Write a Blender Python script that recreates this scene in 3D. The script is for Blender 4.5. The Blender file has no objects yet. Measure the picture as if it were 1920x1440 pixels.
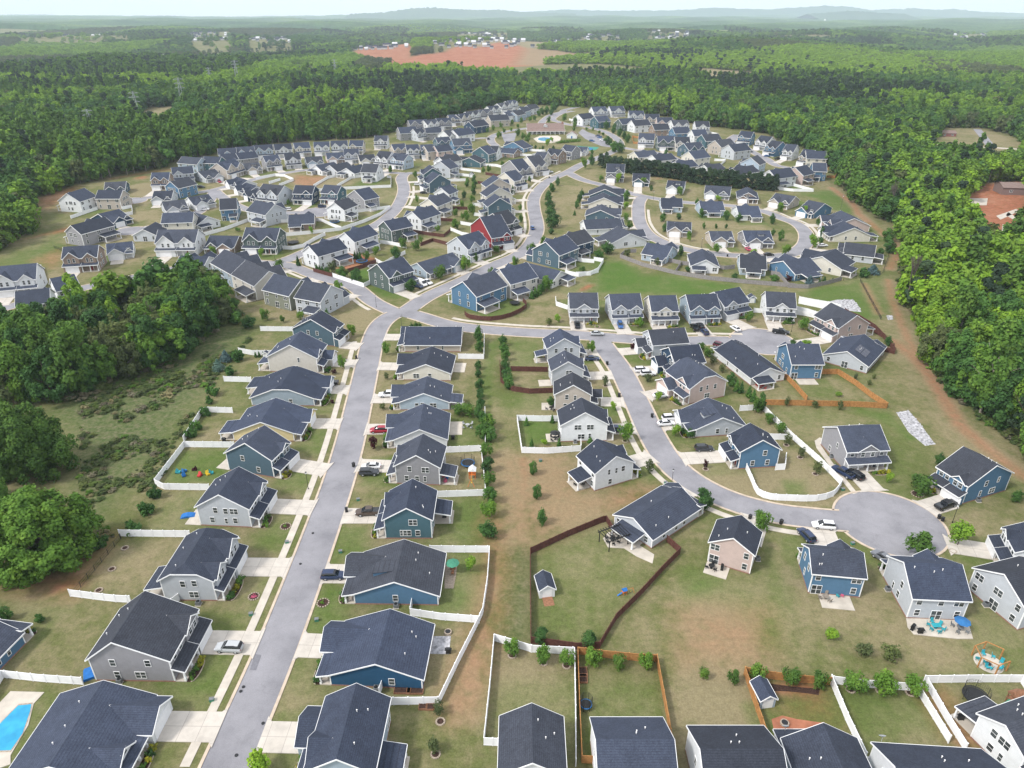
import bpy, math, random
import numpy as np
from mathutils import Vector

S = bpy.context.scene
COL = S.collection
R = math.radians

# ------------------------------------------------------------------ camera, sky, sun, exposure
CAM_H, PITCH, FPX = 100.0, R(27.6), 1333.0
cd = bpy.data.cameras.new('camera')
cam = bpy.data.objects.new('camera', cd); COL.objects.link(cam)
cam.location = (0, 0, CAM_H); cam.rotation_euler = (R(90) - PITCH, 0, 0)
cd.sensor_width = 36; cd.lens = FPX / 1920 * 36; cd.clip_end = 60000; cd.clip_start = 1
S.camera = cam
SUN_EL, SUN_AZ = R(48), R(-118)          # azimuth from +Y (view direction), clockwise
W = bpy.data.worlds.new('World'); S.world = W; W.use_nodes = True
nt = W.node_tree; bg = nt.nodes['Background']
sky = nt.nodes.new('ShaderNodeTexSky'); sky.sky_type = 'NISHITA'; sky.sun_disc = False
sky.sun_elevation = SUN_EL; sky.sun_rotation = SUN_AZ; sky.air_density = 1.0; sky.dust_density = 3.0; sky.ozone_density = 1.0
cloud = nt.nodes.new('ShaderNodeMix'); cloud.data_type = 'RGBA'; cloud.inputs[0].default_value = .72      # thin bright overcast over the blue
cloud.inputs[7].default_value = (10.9, 11.05, 11.4, 1); nt.links.new(sky.outputs[0], cloud.inputs[6])
nt.links.new(cloud.outputs[2], bg.inputs[0]); bg.inputs[1].default_value = 0.12
sl = bpy.data.lights.new('sun', 'SUN'); sl.energy = 2.8; sl.angle = R(9); sl.color = (1, .96, .9)
sun = bpy.data.objects.new('sun', sl); COL.objects.link(sun)
sdir = Vector((math.sin(SUN_AZ) * math.cos(SUN_EL), math.cos(SUN_AZ) * math.cos(SUN_EL), math.sin(SUN_EL)))
sun.rotation_euler = sdir.to_track_quat('Z', 'Y').to_euler(); sun.location = (0, 0, 300)
S.view_settings.view_transform = 'Standard'; S.view_settings.look = 'None'
S.view_settings.exposure = 0.33; S.view_settings.gamma = 1.0
S.render.engine = 'CYCLES'
S.cycles.max_bounces = 5; S.cycles.diffuse_bounces = 2; S.cycles.glossy_bounces = 2
S.cycles.transmission_bounces = 2; S.cycles.volume_bounces = 3; S.cycles.transparent_max_bounces = 4
S.cycles.use_denoising = True

# ------------------------------------------------------------------ placing helpers
sp, cp = math.sin(PITCH), math.cos(PITCH)
def G(px, py, z=0.0):
    """ground point seen at a pixel of the 1920 x 1440 photograph"""
    u = (px - 960) / FPX; v = (py - 720) / FPX
    dz = -sp - v * cp
    t = (z - CAM_H) / dz
    return Vector((t * u, t * (cp - v * sp), z))
ZR = dict(n=(0, 0, 1), A=(0, 960, 3), B=(560, 960, 3), C=(1280, 960, 3), D=(0, 560, 3), E=(560, 560, 3), F=(1120, 560, 2.4),
          G=(0, 260, 4.8), H=(360, 260, 4.8), I=(720, 260, 4.8), J=(1080, 260, 4.8), K=(1400, 260, 4.8), L=(380, 170, 4.8),
          M=(700, 160, 4.8), N=(1050, 160, 6.4), O=(1300, 160, 6.4), P=(1440, 300, 4))
def Z(r, x, y, z=0.0):
    ox, oy, s = ZR[r]
    return G(ox + x / s, oy + y / s, z)

# ------------------------------------------------------------------ materials
MATS = {}
def nmat(name, rough=.9, spec=.2):
    m = bpy.data.materials.new(name); m.use_nodes = True
    b = m.node_tree.nodes['Principled BSDF']
    b.inputs['Roughness'].default_value = rough
    b.inputs['Specular IOR Level'].default_value = spec
    MATS[name] = m
    return m, m.node_tree, b
def N_(t, typ, **kw):
    n = t.nodes.new(typ)
    for k, v in kw.items():
        if k in n.inputs: n.inputs[k].default_value = v
        else: setattr(n, k, v)
    return n
def noise(t, scale, detail=3, coord=None, rough=.55):
    n = N_(t, 'ShaderNodeTexNoise'); n.inputs['Scale'].default_value = scale; n.inputs['Detail'].default_value = detail
    n.inputs['Roughness'].default_value = rough
    if coord is not None: t.links.new(coord, n.inputs['Vector'])
    return n.outputs['Fac']
def ramp(t, fac, stops):
    n = t.nodes.new('ShaderNodeValToRGB')
    e = n.color_ramp.elements
    while len(e) < len(stops): e.new(.5)
    for i, (p, c) in enumerate(stops):
        e[i].position = p; e[i].color = (*c, 1) if len(c) == 3 else c
    t.links.new(fac, n.inputs[0])
    return n.outputs[0]
def mixc(t, fac, a, b, mode='MIX'):
    n = t.nodes.new('ShaderNodeMix'); n.data_type = 'RGBA'; n.blend_type = mode
    for i, v in ((0, fac), (6, a), (7, b)):
        if hasattr(v, 'is_output') or isinstance(v, bpy.types.NodeSocket): t.links.new(v, n.inputs[i])
        elif i == 0: n.inputs[0].default_value = v
        else: n.inputs[i].default_value = (*v, 1)
    return n.outputs[2]
def mth(t, op, a, b=0.0, c=None):
    n = t.nodes.new('ShaderNodeMath'); n.operation = op
    for i, v in enumerate((a, b) if c is None else (a, b, c)):
        if isinstance(v, bpy.types.NodeSocket): t.links.new(v, n.inputs[i])
        else: n.inputs[i].default_value = v
    return n.outputs[0]
def texco(t, which='Object'):
    return t.nodes.new('ShaderNodeTexCoord').outputs[which]
def geo_pos(t):
    return t.nodes.new('ShaderNodeNewGeometry').outputs['Position']
def g3(v): return (v, v, v)

def simple(name, col, rough=.85, var=.18, scale=2.0, spec=.2, metal=0.0):
    m, t, b = nmat(name, rough, spec)
    c = geo_pos(t)
    f = noise(t, scale, 4, c)
    lo = tuple(x * (1 - var) for x in col); hi = tuple(min(1, x * (1 + var)) for x in col)
    t.links.new(ramp(t, f, [(.3, lo), (.7, hi)]), b.inputs['Base Color'])
    b.inputs['Metallic'].default_value = metal
    return m
def tinted(name, rough=.8, spec=.25, var=.06, scale=1.2, lap=0.0):
    """wall or paint colour comes from the object's own colour"""
    m, t, b = nmat(name, rough, spec)
    oi = t.nodes.new('ShaderNodeObjectInfo')
    co = texco(t)
    f = noise(t, scale, 4, co)
    c = mixc(t, 1.0, oi.outputs['Color'], ramp(t, f, [(.3, g3(1 - var)), (.7, g3(1 + var))]), 'MULTIPLY')
    if lap:
        s = t.nodes.new('ShaderNodeSeparateXYZ'); t.links.new(co, s.inputs[0])
        fr = mth(t, 'FRACT', mth(t, 'MULTIPLY', s.outputs[2], 1 / lap))
        dk = mth(t, 'MULTIPLY_ADD', mth(t, 'LESS_THAN', fr, .14), -.22, 1.0)
        c = mixc(t, 1.0, c, dk, 'MULTIPLY')
    t.links.new(c, b.inputs['Base Color'])
    return m
tinted('siding', lap=.18)
tinted('car_paint', .3, .5, .0)
tinted('plain_paint', .6, .3, .06)
simple('white_trim', (.78, .79, .80), .6, .04)
simple('vinyl_white', (.80, .81, .83), .5, .05, .6)
simple('garage_white', (.74, .75, .77), .6, .05, 1.0)
simple('concrete', (.47, .43, .375), .9, .14, .5)
simple('kerb_concrete', (.47, .39, .31), .95, .16, .7)
simple('brick', (.27, .15, .115), .9, .3, 6)
simple('stone_edge', (.33, .275, .22), .95, .3, 3)
simple('mulch', (.05, .028, .022), 1, .5, 4)
simple('wood_cedar', (.38, .19, .07), .85, .25, 2)
simple('wood_brown', (.10, .042, .034), .85, .3, 2)
simple('wood_grey', (.25, .235, .235), .9, .22, 2)
simple('wood_deck', (.24, .12, .07), .85, .3, 3)
simple('black_metal', (.012, .013, .015), .5, .2, 3, .4)
simple('steel', (.36, .38, .40), .5, .15, 1, .4)
simple('road_patch', (.17, .17, .19), .95, .12, 3)
simple('far_wall', (.42, .42, .43), .8, .3, .02)
simple('white_paint', (.78, .78, .78), .5, .05)
simple('rubber', (.012, .012, .013), .8, .3)
simple('rim', (.35, .36, .38), .35, .1, 2, .5)
simple('bark', (.10, .075, .055), 1, .35, 4)
simple('bark_pale', (.24, .21, .18), 1, .3, 4)
simple('gravel', (.36, .36, .38), 1, .55, 1.2)
simple('door_dark', (.05, .06, .08), .5, .2)
simple('door_red', (.22, .03, .03), .5, .2)
simple('red_clay', (.33, .135, .08), 1, .25, .6)
simple('tarp_blue', (.02, .14, .42), .6, .15)
simple('plastic_green', (.05, .20, .13), .7, .15)
simple('plastic_teal', (.03, .30, .36), .6, .15)
simple('plastic_red', (.45, .04, .04), .6, .15)
simple('plastic_yellow', (.6, .42, .03), .6, .15)
simple('plastic_orange', (.6, .16, .03), .6, .15)
simple('plastic_pink', (.6, .12, .22), .6, .15)
simple('court_green', (.04, .22, .17), .8, .1)
simple('court_blue', (.03, .14, .34), .8, .1)
simple('barn_roof', (.50, .51, .53), .6, .12, .3)
simple('tan_roof', (.20, .145, .13), .9, .15, 1)
simple('solar_glass', (.02, .025, .05), .15, .2, 1, .6)
simple('headlamp', (.75, .77, .8), .2, .05, 2, .6)
simple('taillamp', (.25, .01, .01), .3, .1, 2, .5)
simple('air_unit', (.16, .17, .18), .7, .25, 6)
def glass():
    m, t, b = nmat('window_glass', .08, .6)
    f = noise(t, .5, 2, geo_pos(t))
    t.links.new(ramp(t, f, [(.35, (.02, .026, .03)), (.7, (.085, .10, .105))]), b.inputs['Base Color'])
    m, t, b = nmat('car_glass', .06, .7)
    b.inputs['Base Color'].default_value = (.01, .013, .017, 1)
glass()
def water():
    m, t, b = nmat('pool_water', .05, .5)
    f = noise(t, .35, 4, geo_pos(t))
    t.links.new(ramp(t, f, [(.3, (.01, .22, .42)), (.7, (.03, .36, .56))]), b.inputs['Base Color'])
    w = noise(t, 2.5, 2, geo_pos(t)); bp = t.nodes.new('ShaderNodeBump'); bp.inputs['Strength'].default_value = .15
    t.links.new(w, bp.inputs['Height']); t.links.new(bp.outputs[0], b.inputs['Normal'])
water()
def shingle():
    m, t, b = nmat('shingle', .92, .25)
    co = texco(t); oi = t.nodes.new('ShaderNodeObjectInfo')
    big = noise(t, .35, 3, co); fine = noise(t, 5.0, 5, co, .8)
    s = t.nodes.new('ShaderNodeSeparateXYZ'); t.links.new(co, s.inputs[0])
    fr = mth(t, 'FRACT', mth(t, 'MULTIPLY', s.outputs[2], 1 / .17))
    course = mth(t, 'MULTIPLY_ADD', mth(t, 'LESS_THAN', fr, .25), -.25, 1.0)
    c = ramp(t, fine, [(.22, (.018, .023, .037)), (.5, (.037, .045, .067)), (.8, (.074, .086, .118))])
    c = mixc(t, 1, c, ramp(t, big, [(.3, g3(.86)), (.7, g3(1.14))]), 'MULTIPLY')
    c = mixc(t, 1, c, course, 'MULTIPLY')
    vr = mth(t, 'MULTIPLY_ADD', oi.outputs['Random'], .55, .74)
    c = mixc(t, 1, c, vr, 'MULTIPLY')
    wn = t.nodes.new('ShaderNodeTexWhiteNoise'); wn.noise_dimensions = '1D'; t.links.new(oi.outputs['Random'], wn.inputs['W'])
    c = mixc(t, 1, c, ramp(t, wn.outputs['Value'], [(0, (1.12, 1.03, .90)), (.4, (1.0, 1.0, 1.0)), (1, (.94, 1.0, 1.10))]), 'MULTIPLY')
    stk = t.nodes.new('ShaderNodeMapping'); stk.inputs['Scale'].default_value = (1.6, 1.6, .12); t.links.new(co, stk.inputs['Vector'])
    c = mixc(t, 1, c, ramp(t, noise(t, 1.0, 4, stk.outputs[0], .65), [(.32, g3(.86)), (.5, g3(1.0)), (.72, g3(1.13))]), 'MULTIPLY')
    t.links.new(c, b.inputs['Base Color'])
    bp = t.nodes.new('ShaderNodeBump'); bp.inputs['Strength'].default_value = .4; bp.inputs['Distance'].default_value = .03
    t.links.new(fine, bp.inputs['Height']); t.links.new(bp.outputs[0], b.inputs['Normal'])
shingle()
def asphalt():
    m, t, b = nmat('asphalt', .93, .2)
    c = geo_pos(t)
    f = noise(t, .12, 5, c, .6); f2 = noise(t, 6, 3, c, .7); f3 = noise(t, .7, 4, c, .7)
    k = ramp(t, f, [(.3, (.178, .177, .195)), (.5, (.232, .230, .250)), (.7, (.268, .265, .287))])
    k = mixc(t, 1, k, ramp(t, f2, [(.25, g3(.85)), (.75, g3(1.13))]), 'MULTIPLY')
    k = mixc(t, 1, k, ramp(t, f3, [(.25, g3(.88)), (.42, g3(1.0)), (.8, g3(1.07))]), 'MULTIPLY')
    v = t.nodes.new('ShaderNodeTexVoronoi'); v.feature = 'DISTANCE_TO_EDGE'; v.inputs['Scale'].default_value = .10
    w = t.nodes.new('ShaderNodeMix'); w.data_type = 'VECTOR'
    nz = t.nodes.new('ShaderNodeTexNoise'); nz.inputs['Scale'].default_value = .25; t.links.new(c, nz.inputs['Vector'])
    vm = t.nodes.new('ShaderNodeVectorMath'); vm.operation = 'MULTIPLY_ADD'; vm.inputs[1].default_value = (6, 6, 0)
    t.links.new(nz.outputs['Color'], vm.inputs[0]); t.links.new(c, vm.inputs[2]); t.links.new(vm.outputs[0], v.inputs['Vector'])
    k = mixc(t, 1, k, ramp(t, v.outputs['Distance'], [(.0, g3(.90)), (.008, g3(1.0))]), 'MULTIPLY')
    t.links.new(k, b.inputs['Base Color'])
asphalt()
def drive():
    m, t, b = nmat('drive_concrete', .9, .2)
    co = texco(t)
    br = t.nodes.new('ShaderNodeTexBrick'); br.offset = 0; br.squash = 1
    br.inputs['Scale'].default_value = 1; br.inputs['Brick Width'].default_value = 3.0; br.inputs['Row Height'].default_value = 3.0
    br.inputs['Mortar Size'].default_value = .05
    br.inputs['Color1'].default_value = (.51, .475, .43, 1); br.inputs['Color2'].default_value = (.475, .44, .395, 1); br.inputs['Mortar'].default_value = (.34, .31, .28, 1)
    t.links.new(co, br.inputs['Vector'])
    f = noise(t, .45, 5, geo_pos(t), .65)
    k = mixc(t, 1, br.outputs['Color'], ramp(t, f, [(.25, g3(.80)), (.55, g3(1.02)), (.8, g3(1.1))]), 'MULTIPLY')
    t.links.new(k, b.inputs['Base Color'])
drive()
def leafmat(name, dark, mid, lite, vary=.24, nscale=.35):
    m, t, b = nmat(name, .75, .15)
    oi = t.nodes.new('ShaderNodeObjectInfo')
    f = noise(t, nscale, 3, geo_pos(t), .6)
    c = ramp(t, f, [(.28, dark), (.5, mid), (.74, lite)])
    vr = ramp(t, oi.outputs['Random'], [(0, (1 - vary, 1 - vary, 1 - vary * .6)), (.5, (1, 1, 1)), (1, (1 + vary * 1.2, 1 + vary, 1 - vary * .2))])
    c = mixc(t, 1, c, vr, 'MULTIPLY')
    t.links.new(c, b.inputs['Base Color'])
    tr = t.nodes.new('ShaderNodeBsdfTranslucent'); t.links.new(c, tr.inputs[0])
    mx = t.nodes.new('ShaderNodeMixShader'); mx.inputs[0].default_value = .22
    out = t.nodes['Material Output']
    t.links.new(b.outputs[0], mx.inputs[1]); t.links.new(tr.outputs[0], mx.inputs[2]); t.links.new(mx.outputs[0], out.inputs[0])
leafmat('leaf_mid', (.046, .108, .020), (.088, .18, .030), (.150, .255, .042))
leafmat('leaf_dark', (.028, .078, .020), (.054, .130, .032), (.092, .19, .042))
leafmat('leaf_bright', (.085, .18, .022), (.15, .27, .03), (.22, .34, .04))
leafmat('leaf_pine', (.018, .042, .024), (.034, .064, .034), (.058, .092, .042))
leafmat('leaf_scrub', (.055, .095, .028), (.085, .125, .040), (.12, .155, .058))
leafmat('leaf_olive', (.06, .085, .03), (.09, .12, .045), (.13, .155, .06))
leafmat('leaf_red', (.03, .01, .014), (.055, .015, .02), (.08, .025, .025))
leafmat('leaf_spruce', (.06, .12, .12), (.10, .17, .17), (.15, .22, .22))
leafmat('leaf_yellow', (.20, .22, .02), (.32, .32, .03), (.42, .38, .04))
leafmat('leaf_bright_sunlit', (.13, .24, .022), (.20, .34, .03), (.27, .40, .04), .2)  # lightest foliage; in the far belt its colour stands in for sunlight
leafmat('twigs', (.12, .10, .09), (.17, .14, .125), (.22, .18, .16))
leafmat('dry_grass', (.13, .12, .07), (.19, .175, .11), (.25, .23, .15))

# ------------------------------------------------------------------ mesh builder
class MB:
    def __init__(s): s.v = []; s.f = []; s.m = []; s.cur = 0
    def quad(s, *p):
        i = len(s.v); s.v += [tuple(q) for q in p]; s.f.append(tuple(range(i, i + len(p)))); s.m.append(s.cur)
    def box(s, x0, x1, y0, y1, z0, z1):
        i = len(s.v)
        s.v += [(x0, y0, z0), (x1, y0, z0), (x1, y1, z0), (x0, y1, z0), (x0, y0, z1), (x1, y0, z1), (x1, y1, z1), (x0, y1, z1)]
        for f in ((3, 2, 1, 0), (4, 5, 6, 7), (0, 1, 5, 4), (1, 2, 6, 5), (2, 3, 7, 6), (3, 0, 4, 7)):
            s.f.append(tuple(i + k for k in f)); s.m.append(s.cur)
    def prism(s, poly, axis, a, b):
        """poly: points in the plane across axis ('x': (y,z), 'y': (x,z), 'z': (x,y)), extruded from a to b"""
        n = len(poly); i = len(s.v)
        for t in (a, b):
            for p, q in poly:
                s.v.append((t, p, q) if axis == 'x' else (p, t, q) if axis == 'y' else (p, q, t))
        s.f.append(tuple(i + k for k in range(n))); s.f.append(tuple(i + n + k for k in reversed(range(n))))
        for k in range(n): s.f.append((i + k, i + (k + 1) % n, i + n + (k + 1) % n, i + n + k))
        s.m += [s.cur] * (n + 2)
    def cyl(s, cx, cy, z0, z1, r0, r1=None, n=12, axis='z'):
        r1 = r0 if r1 is None else r1; i = len(s.v)
        for z, r in ((z0, r0), (z1, r1)):
            for k in range(n):
                a = 2 * math.pi * k / n; c, q = r * math.cos(a), r * math.sin(a)
                s.v.append((cx + c, cy + q, z) if axis == 'z' else (cx + c, z, cy + q) if axis == 'y' else (z, cx + c, cy + q))
        s.f.append(tuple(i + k for k in reversed(range(n)))); s.f.append(tuple(i + n + k for k in range(n)))
        for k in range(n): s.f.append((i + k, i + (k + 1) % n, i + n + (k + 1) % n, i + n + k))
        s.m += [s.cur] * (n + 2)
    def tube(s, p, q, r0, r1=None, n=6):
        p, q = Vector(p), Vector(q); d = (q - p).normalized(); r1 = r0 if r1 is None else r1
        u = d.orthogonal().normalized(); w = d.cross(u); i = len(s.v)
        for c, r in ((p, r0), (q, r1)):
            for k in range(n):
                a = 2 * math.pi * k / n; s.v.append(tuple(c + u * (r * math.cos(a)) + w * (r * math.sin(a))))
        s.f.append(tuple(i + k for k in range(n))); s.f.append(tuple(i + n + k for k in reversed(range(n))))
        for k in range(n): s.f.append((i + k, i + (k + 1) % n, i + n + (k + 1) % n, i + n + k))
        s.m += [s.cur] * (n + 2)
    def mesh(s, name, mats):
        me = bpy.data.meshes.new(name); me.from_pydata(s.v, [], s.f)
        if isinstance(mats, str): mats = [mats]
        for k in mats: me.materials.append(MATS[k])
        if len(mats) > 1: me.polygons.foreach_set('material_index', s.m)
        import bmesh
        bm = bmesh.new(); bm.from_mesh(me); bmesh.ops.recalc_face_normals(bm, faces=bm.faces); bm.to_mesh(me); bm.free()
        return me

def link(name, me, parent=None, loc=None, rz=0.0, color=None):
    o = bpy.data.objects.new(name, me); COL.objects.link(o)
    if parent is not None: o.parent = parent
    if loc is not None: o.location = loc
    if rz: o.rotation_euler = (0, 0, rz)
    if color: o.color = (*color, 1)
    return o
def tag(o, label, cat, group=None):
    o['label'] = label; o['category'] = cat
    if group: o['group'] = group
    return o
def thing(name, label, cat, loc, rz=0.0, group=None):
    return tag(link(name, None, None, loc, rz), label, cat, group)
def struct(name, me, label=None, kind='structure', loc=None, rz=0):
    o = link(name, me, None, loc, rz); o['kind'] = kind
    if label: o['label'] = label
    return o
ORD = 'first second third fourth fifth sixth seventh eighth ninth tenth eleventh twelfth thirteenth fourteenth fifteenth sixteenth seventeenth eighteenth nineteenth twentieth'.split()
def ordw(i):
    if i < 20: return ORD[i]
    t, u = divmod(i + 1, 10); T = {2: 'twenty', 3: 'thirty', 4: 'forty', 5: 'fifty'}[t]
    return T + '-' + ORD[u - 1] if u else {2: 'twentieth', 3: 'thirtieth', 4: 'fortieth', 5: 'fiftieth'}[t]
_seen = {}
def uniq(label):
    return label
def catmull(pts, step=2.0, closed=False):
    pts = [Vector((p[0], p[1], 0)) for p in pts]; out = []; n = len(pts)
    for i in range(n if closed else n - 1):
        p1, p2 = pts[i], pts[(i + 1) % n]
        p0 = pts[i - 1] if (i > 0 or closed) else p1 * 2 - p2
        p3 = pts[(i + 2) % n] if (i + 2 < n or closed) else p2 * 2 - p1
        k = max(2, int((p2 - p1).length / step))
        for j in range(k):
            t = j / k
            out.append(.5 * ((2 * p1) + (p2 - p0) * t + (2 * p0 - 5 * p1 + 4 * p2 - p3) * t * t + (3 * p1 - p0 - 3 * p2 + p3) * t ** 3))
    if not closed: out.append(pts[-1])
    return out
# ------------------------------------------------------------------ terrain
def terr(x, y):
    x = np.asarray(x, float); y = np.asarray(y, float)
    d = np.hypot(x, y)
    k = np.clip((d - 1000) / 1400, 0, 1); k = k * k * (3 - 2 * k)
    h = 13 * np.sin(x / 410 + 1.3 + y / 900) * np.sin(y / 530 + .6) + 9 * np.sin(x / 170 - y / 260) + 7 * np.sin(y / 210 + x / 640 + 2)
    far = np.clip((d - 3500) / 6000, 0, 1)
    h2 = 22 * np.sin(x / 1300 + .5) * np.sin(y / 1700 + 1.0)
    return k * (h - 6) + far * h2 + far * 4
def axis_lines(lo, hi, c0, c1, step, g):
    a = list(np.arange(c0, c1, step)); s = step; p = c0
    while p > lo: s *= g; p -= s; a.insert(0, p)
    s = step; p = a[-1]
    while p < hi: s *= g; p += s; a.append(p)
    return np.array(a)
GX = axis_lines(-16000, 16000, -205, 235, 1.6, 1.035)
GY = axis_lines(-300, 18600, 40, 300, 1.6, 1.018)
NX, NY = len(GX), len(GY)
X, Y = np.meshgrid(GX, GY)
PX = X.ravel(); PY = Y.ravel(); PZ = terr(PX, PY)
ATTR = np.zeros((NX * NY, 4), np.float32)          # dirt, dry, lush, wild
def seg_dist(ax, ay, bx, by, qx, qy):
    dx, dy = bx - ax, by - ay; L = dx * dx + dy * dy + 1e-9
    t = np.clip(((qx - ax) * dx + (qy - ay) * dy) / L, 0, 1)
    return np.hypot(qx - ax - t * dx, qy - ay - t * dy)
def paint(pts, ch, amt, soft=1.5, width=None, mode='max', world=False):
    """soil and grass kind: pts = list of (region, x, y); a closed patch, or a strip when width is given"""
    w = pts if world else [Z(*p) for p in pts]
    xs = [p.x for p in w]; ys = [p.y for p in w]
    m = (width or 0) + soft + 1
    idx = np.nonzero((PX > min(xs) - m) & (PX < max(xs) + m) & (PY > min(ys) - m) & (PY < max(ys) + m))[0]
    if not len(idx): return
    qx, qy = PX[idx], PY[idx]; n = len(w)
    d = np.full(len(idx), 1e9)
    for i in range(n if width is None else n - 1):
        a, b = w[i], w[(i + 1) % n]; d = np.minimum(d, seg_dist(a.x, a.y, b.x, b.y, qx, qy))
    if width is None:
        ins = np.zeros(len(idx), bool)
        for i in range(n):
            a, b = w[i], w[(i + 1) % n]
            c = ((a.y > qy) != (b.y > qy)) & (qx < (b.x - a.x) * (qy - a.y) / (b.y - a.y + 1e-12) + a.x)
            ins ^= c
        d = np.where(ins, -d, d)
    else: d = d - width / 2
    k = np.clip(.5 - d / (2 * soft), 0, 1) * amt
    if mode == 'max': ATTR[idx, ch] = np.maximum(ATTR[idx, ch], k)
    else: ATTR[idx, ch] *= (1 - k)
def PP(r, s): return [(r, float(a), float(b)) for a, b in (q.split(',') for q in s.split())]
DIRT, DRY, LUSH, WILD = range(4)
# power-line cut, scrub bank at the left, drainage strip between the gardens, dry fields, dirt track
paint(PP('D', '420,1340 900,860 1060,640 1240,420 1420,170 1100,150 800,420 500,520 300,620 430,800 420,1000 480,1150 400,1300'), WILD, .9, 5)
paint(PP('D', '420,1340 900,860 1060,640 1240,420 1420,170 1100,150 800,420 500,520 300,620 430,800 420,1000 480,1150 400,1300'), LUSH, .5, 5)
paint(PP('D', '420,740 520,900 450,1050'), DRY, .7, 4, 7)
paint(PP('D', '700,480 850,420 1020,360'), DRY, .8, 3, 4)
paint(PP('A', '0,340 420,300 640,130 560,240 420,460 180,440 0,420'), DIRT, .45, 4)
paint(PP('A', '330,420 420,400'), DIRT, .8, 2, 3)
paint(PP('A', '0,480 420,470 700,560 480,840 460,930 0,930'), DRY, .45, 4)
paint(PP('A', '700,180 1010,180 900,400 620,470 460,460'), DRY, .5, 3)
paint(PP('D', '860,1080 1170,1080 1080,1290 820,1300'), DRY, .6, 3)
paint(PP('D', '1000,860 1320,840 1250,1030 930,1040'), LUSH, .6, 1)
paint(PP('B', '1100,60 1110,300 1090,500 1060,620 960,880 900,1100'), DIRT, .36, 3, 5.5)
paint(PP('B', '1100,60 1110,300 1090,500 1060,620 960,880 900,1100'), DRY, .6, 3, 6)
paint(PP('B', '1010,1130 860,1090 990,760 1060,620 1090,900'), DIRT, .34, 2)
paint(PP('B', '1140,200 1290,200 1290,720 1100,690 1150,400'), WILD, .8, 2)
paint(PP('B', '1140,240 1200,420 1130,640'), LUSH, .8, 2, 3)
paint(PP('B', '1230,380 1260,640'), DRY, .7, 2, 2)
paint(PP('E', '1100,880 1500,870 1640,1090 1900,1080 1720,1210 1300,1410 1130,1420'), DRY, .75, 4)
paint(PP('E', '1100,880 1500,870 1640,1090 1900,1080 1720,1210 1300,1410 1130,1420'), DIRT, .2, 4)
paint(PP('E', '1150,880 1200,1100 1180,1400'), DRY, .9, 2, 5)
paint(PP('E', '1270,900 1300,1250'), DIRT, .6, 1, 1.0)
paint(PP('E', '1060,240 1120,240 1090,380 1060,640 1040,500'), LUSH, .8, 2)
paint(PP('E', '1080,400 1110,640'), DRY, .5, 2, 2)
paint(PP('E', '1100,520 1430,540 1420,640 1150,650'), LUSH, .35, 3)
paint(PP('E', '1190,230 1350,230 1390,380 1200,390'), LUSH, .45, 2)
paint(PP('E', '1240,680 1460,680 1490,800 1270,830'), LUSH, .8, 1)
paint(PP('E', '900,340 1030,340 1010,620 880,600'), DRY, .35, 2)
paint(PP('E', '830,1120 1090,1120 1110,1400 780,1380'), LUSH, .45, 3)
paint(PP('E', '860,870 1030,860 1040,1070 790,1080'), DRY, .35, 2)
paint(PP('B', '860,230 1060,230 1000,580 650,570'), LUSH, .45, 1)
paint(PP('B', '760,640 1010,620 790,1050 480,1040'), DRY, .4, 2)
paint(PP('B', '1310,220 1720,40 1920,180 1890,480 1690,740 1310,730'), LUSH, .25, 3)
paint(PP('B', '1560,330 1700,420 1900,440'), DRY, .8, 3, 3)
paint(PP('B', '1500,250 1700,300 1800,220'), DRY, .6, 3, 2)
paint(PP('B', '1110,740 1550,760 1540,1400 1060,1330'), DRY, .55, 2)
paint(PP('B', '1580,860 1920,860 1920,1130 1680,1130'), DRY, .35, 2)
paint(PP('C', '0,420 260,300 480,560 470,860 0,830'), DRY, .7, 4)
paint(PP('C', '0,560 460,560 470,860 0,830'), DIRT, .3, 5)
paint(PP('C', '280,400 480,450 420,640 300,560'), LUSH, .4, 3)
paint(PP('C', '30,330 250,370 150,470 20,470'), LUSH, .8, 3)
paint(PP('C', '480,250 540,500 470,700'), LUSH, .6, 3, 2.2)
paint(PP('C', '500,230 620,120 1000,500 1250,620 1600,760 1640,900 480,880 470,700'), DRY, .3, 3)
paint(PP('C', '0,850 340,880 440,1240 0,1170'), DRY, .95, 2)
paint(PP('C', '500,1080 800,1000 900,1220 560,1170'), DIRT, .25, 3)
paint(PP('C', '500,1020 760,1040 780,1000 700,960 500,960'), DIRT, .75, 1)
paint(PP('C', '850,990 1330,1030 1450,1260 1010,1370'), LUSH, .3, 2)
paint(PP('C', '1400,970 1900,970 1880,1110 1540,1090'), DRY, .5, 3)
paint(PP('C', '1440,1060 1620,1320'), DIRT, .45, 2, 5)
paint(PP('C', '1650,450 1920,700 1920,930 1700,860 1560,700'), LUSH, .35, 4)
paint(PP('F', '180,840 440,900 0,960 0,900'), DIRT, .35, 4)
paint(PP('F', '380,730 640,740 720,880 1000,900 1130,880 1020,960 700,940 520,850'), DRY, .75, 2)
paint(PP('F', '800,640 940,720 1080,830 960,880 720,850 690,760'), DRY, .8, 2)
paint(PP('F', '830,820 930,820 950,880 850,880'), LUSH, .7, 1)
paint(PP('F', '880,370 1060,350 1230,450 940,460'), DRY, .45, 2)
paint(PP('F', '800,500 1080,490 1300,600 1520,700 1400,860 1240,820 1280,600 1020,560 960,640'), LUSH, .25, 4)
paint(PP('F', '1140,480 1320,510 1450,640 1400,640 1300,560 1150,510'), LUSH, .7, 2)
paint(PP('F', '170,340 330,330 340,420 220,430'), DRY, .6, 1)
paint(PP('F', '450,220 600,270 580,380 700,460 640,470 520,330'), DRY, .5, 2)
paint(PP('F', '150,290 270,290 270,320 170,330'), DRY, .5, 1)
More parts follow.
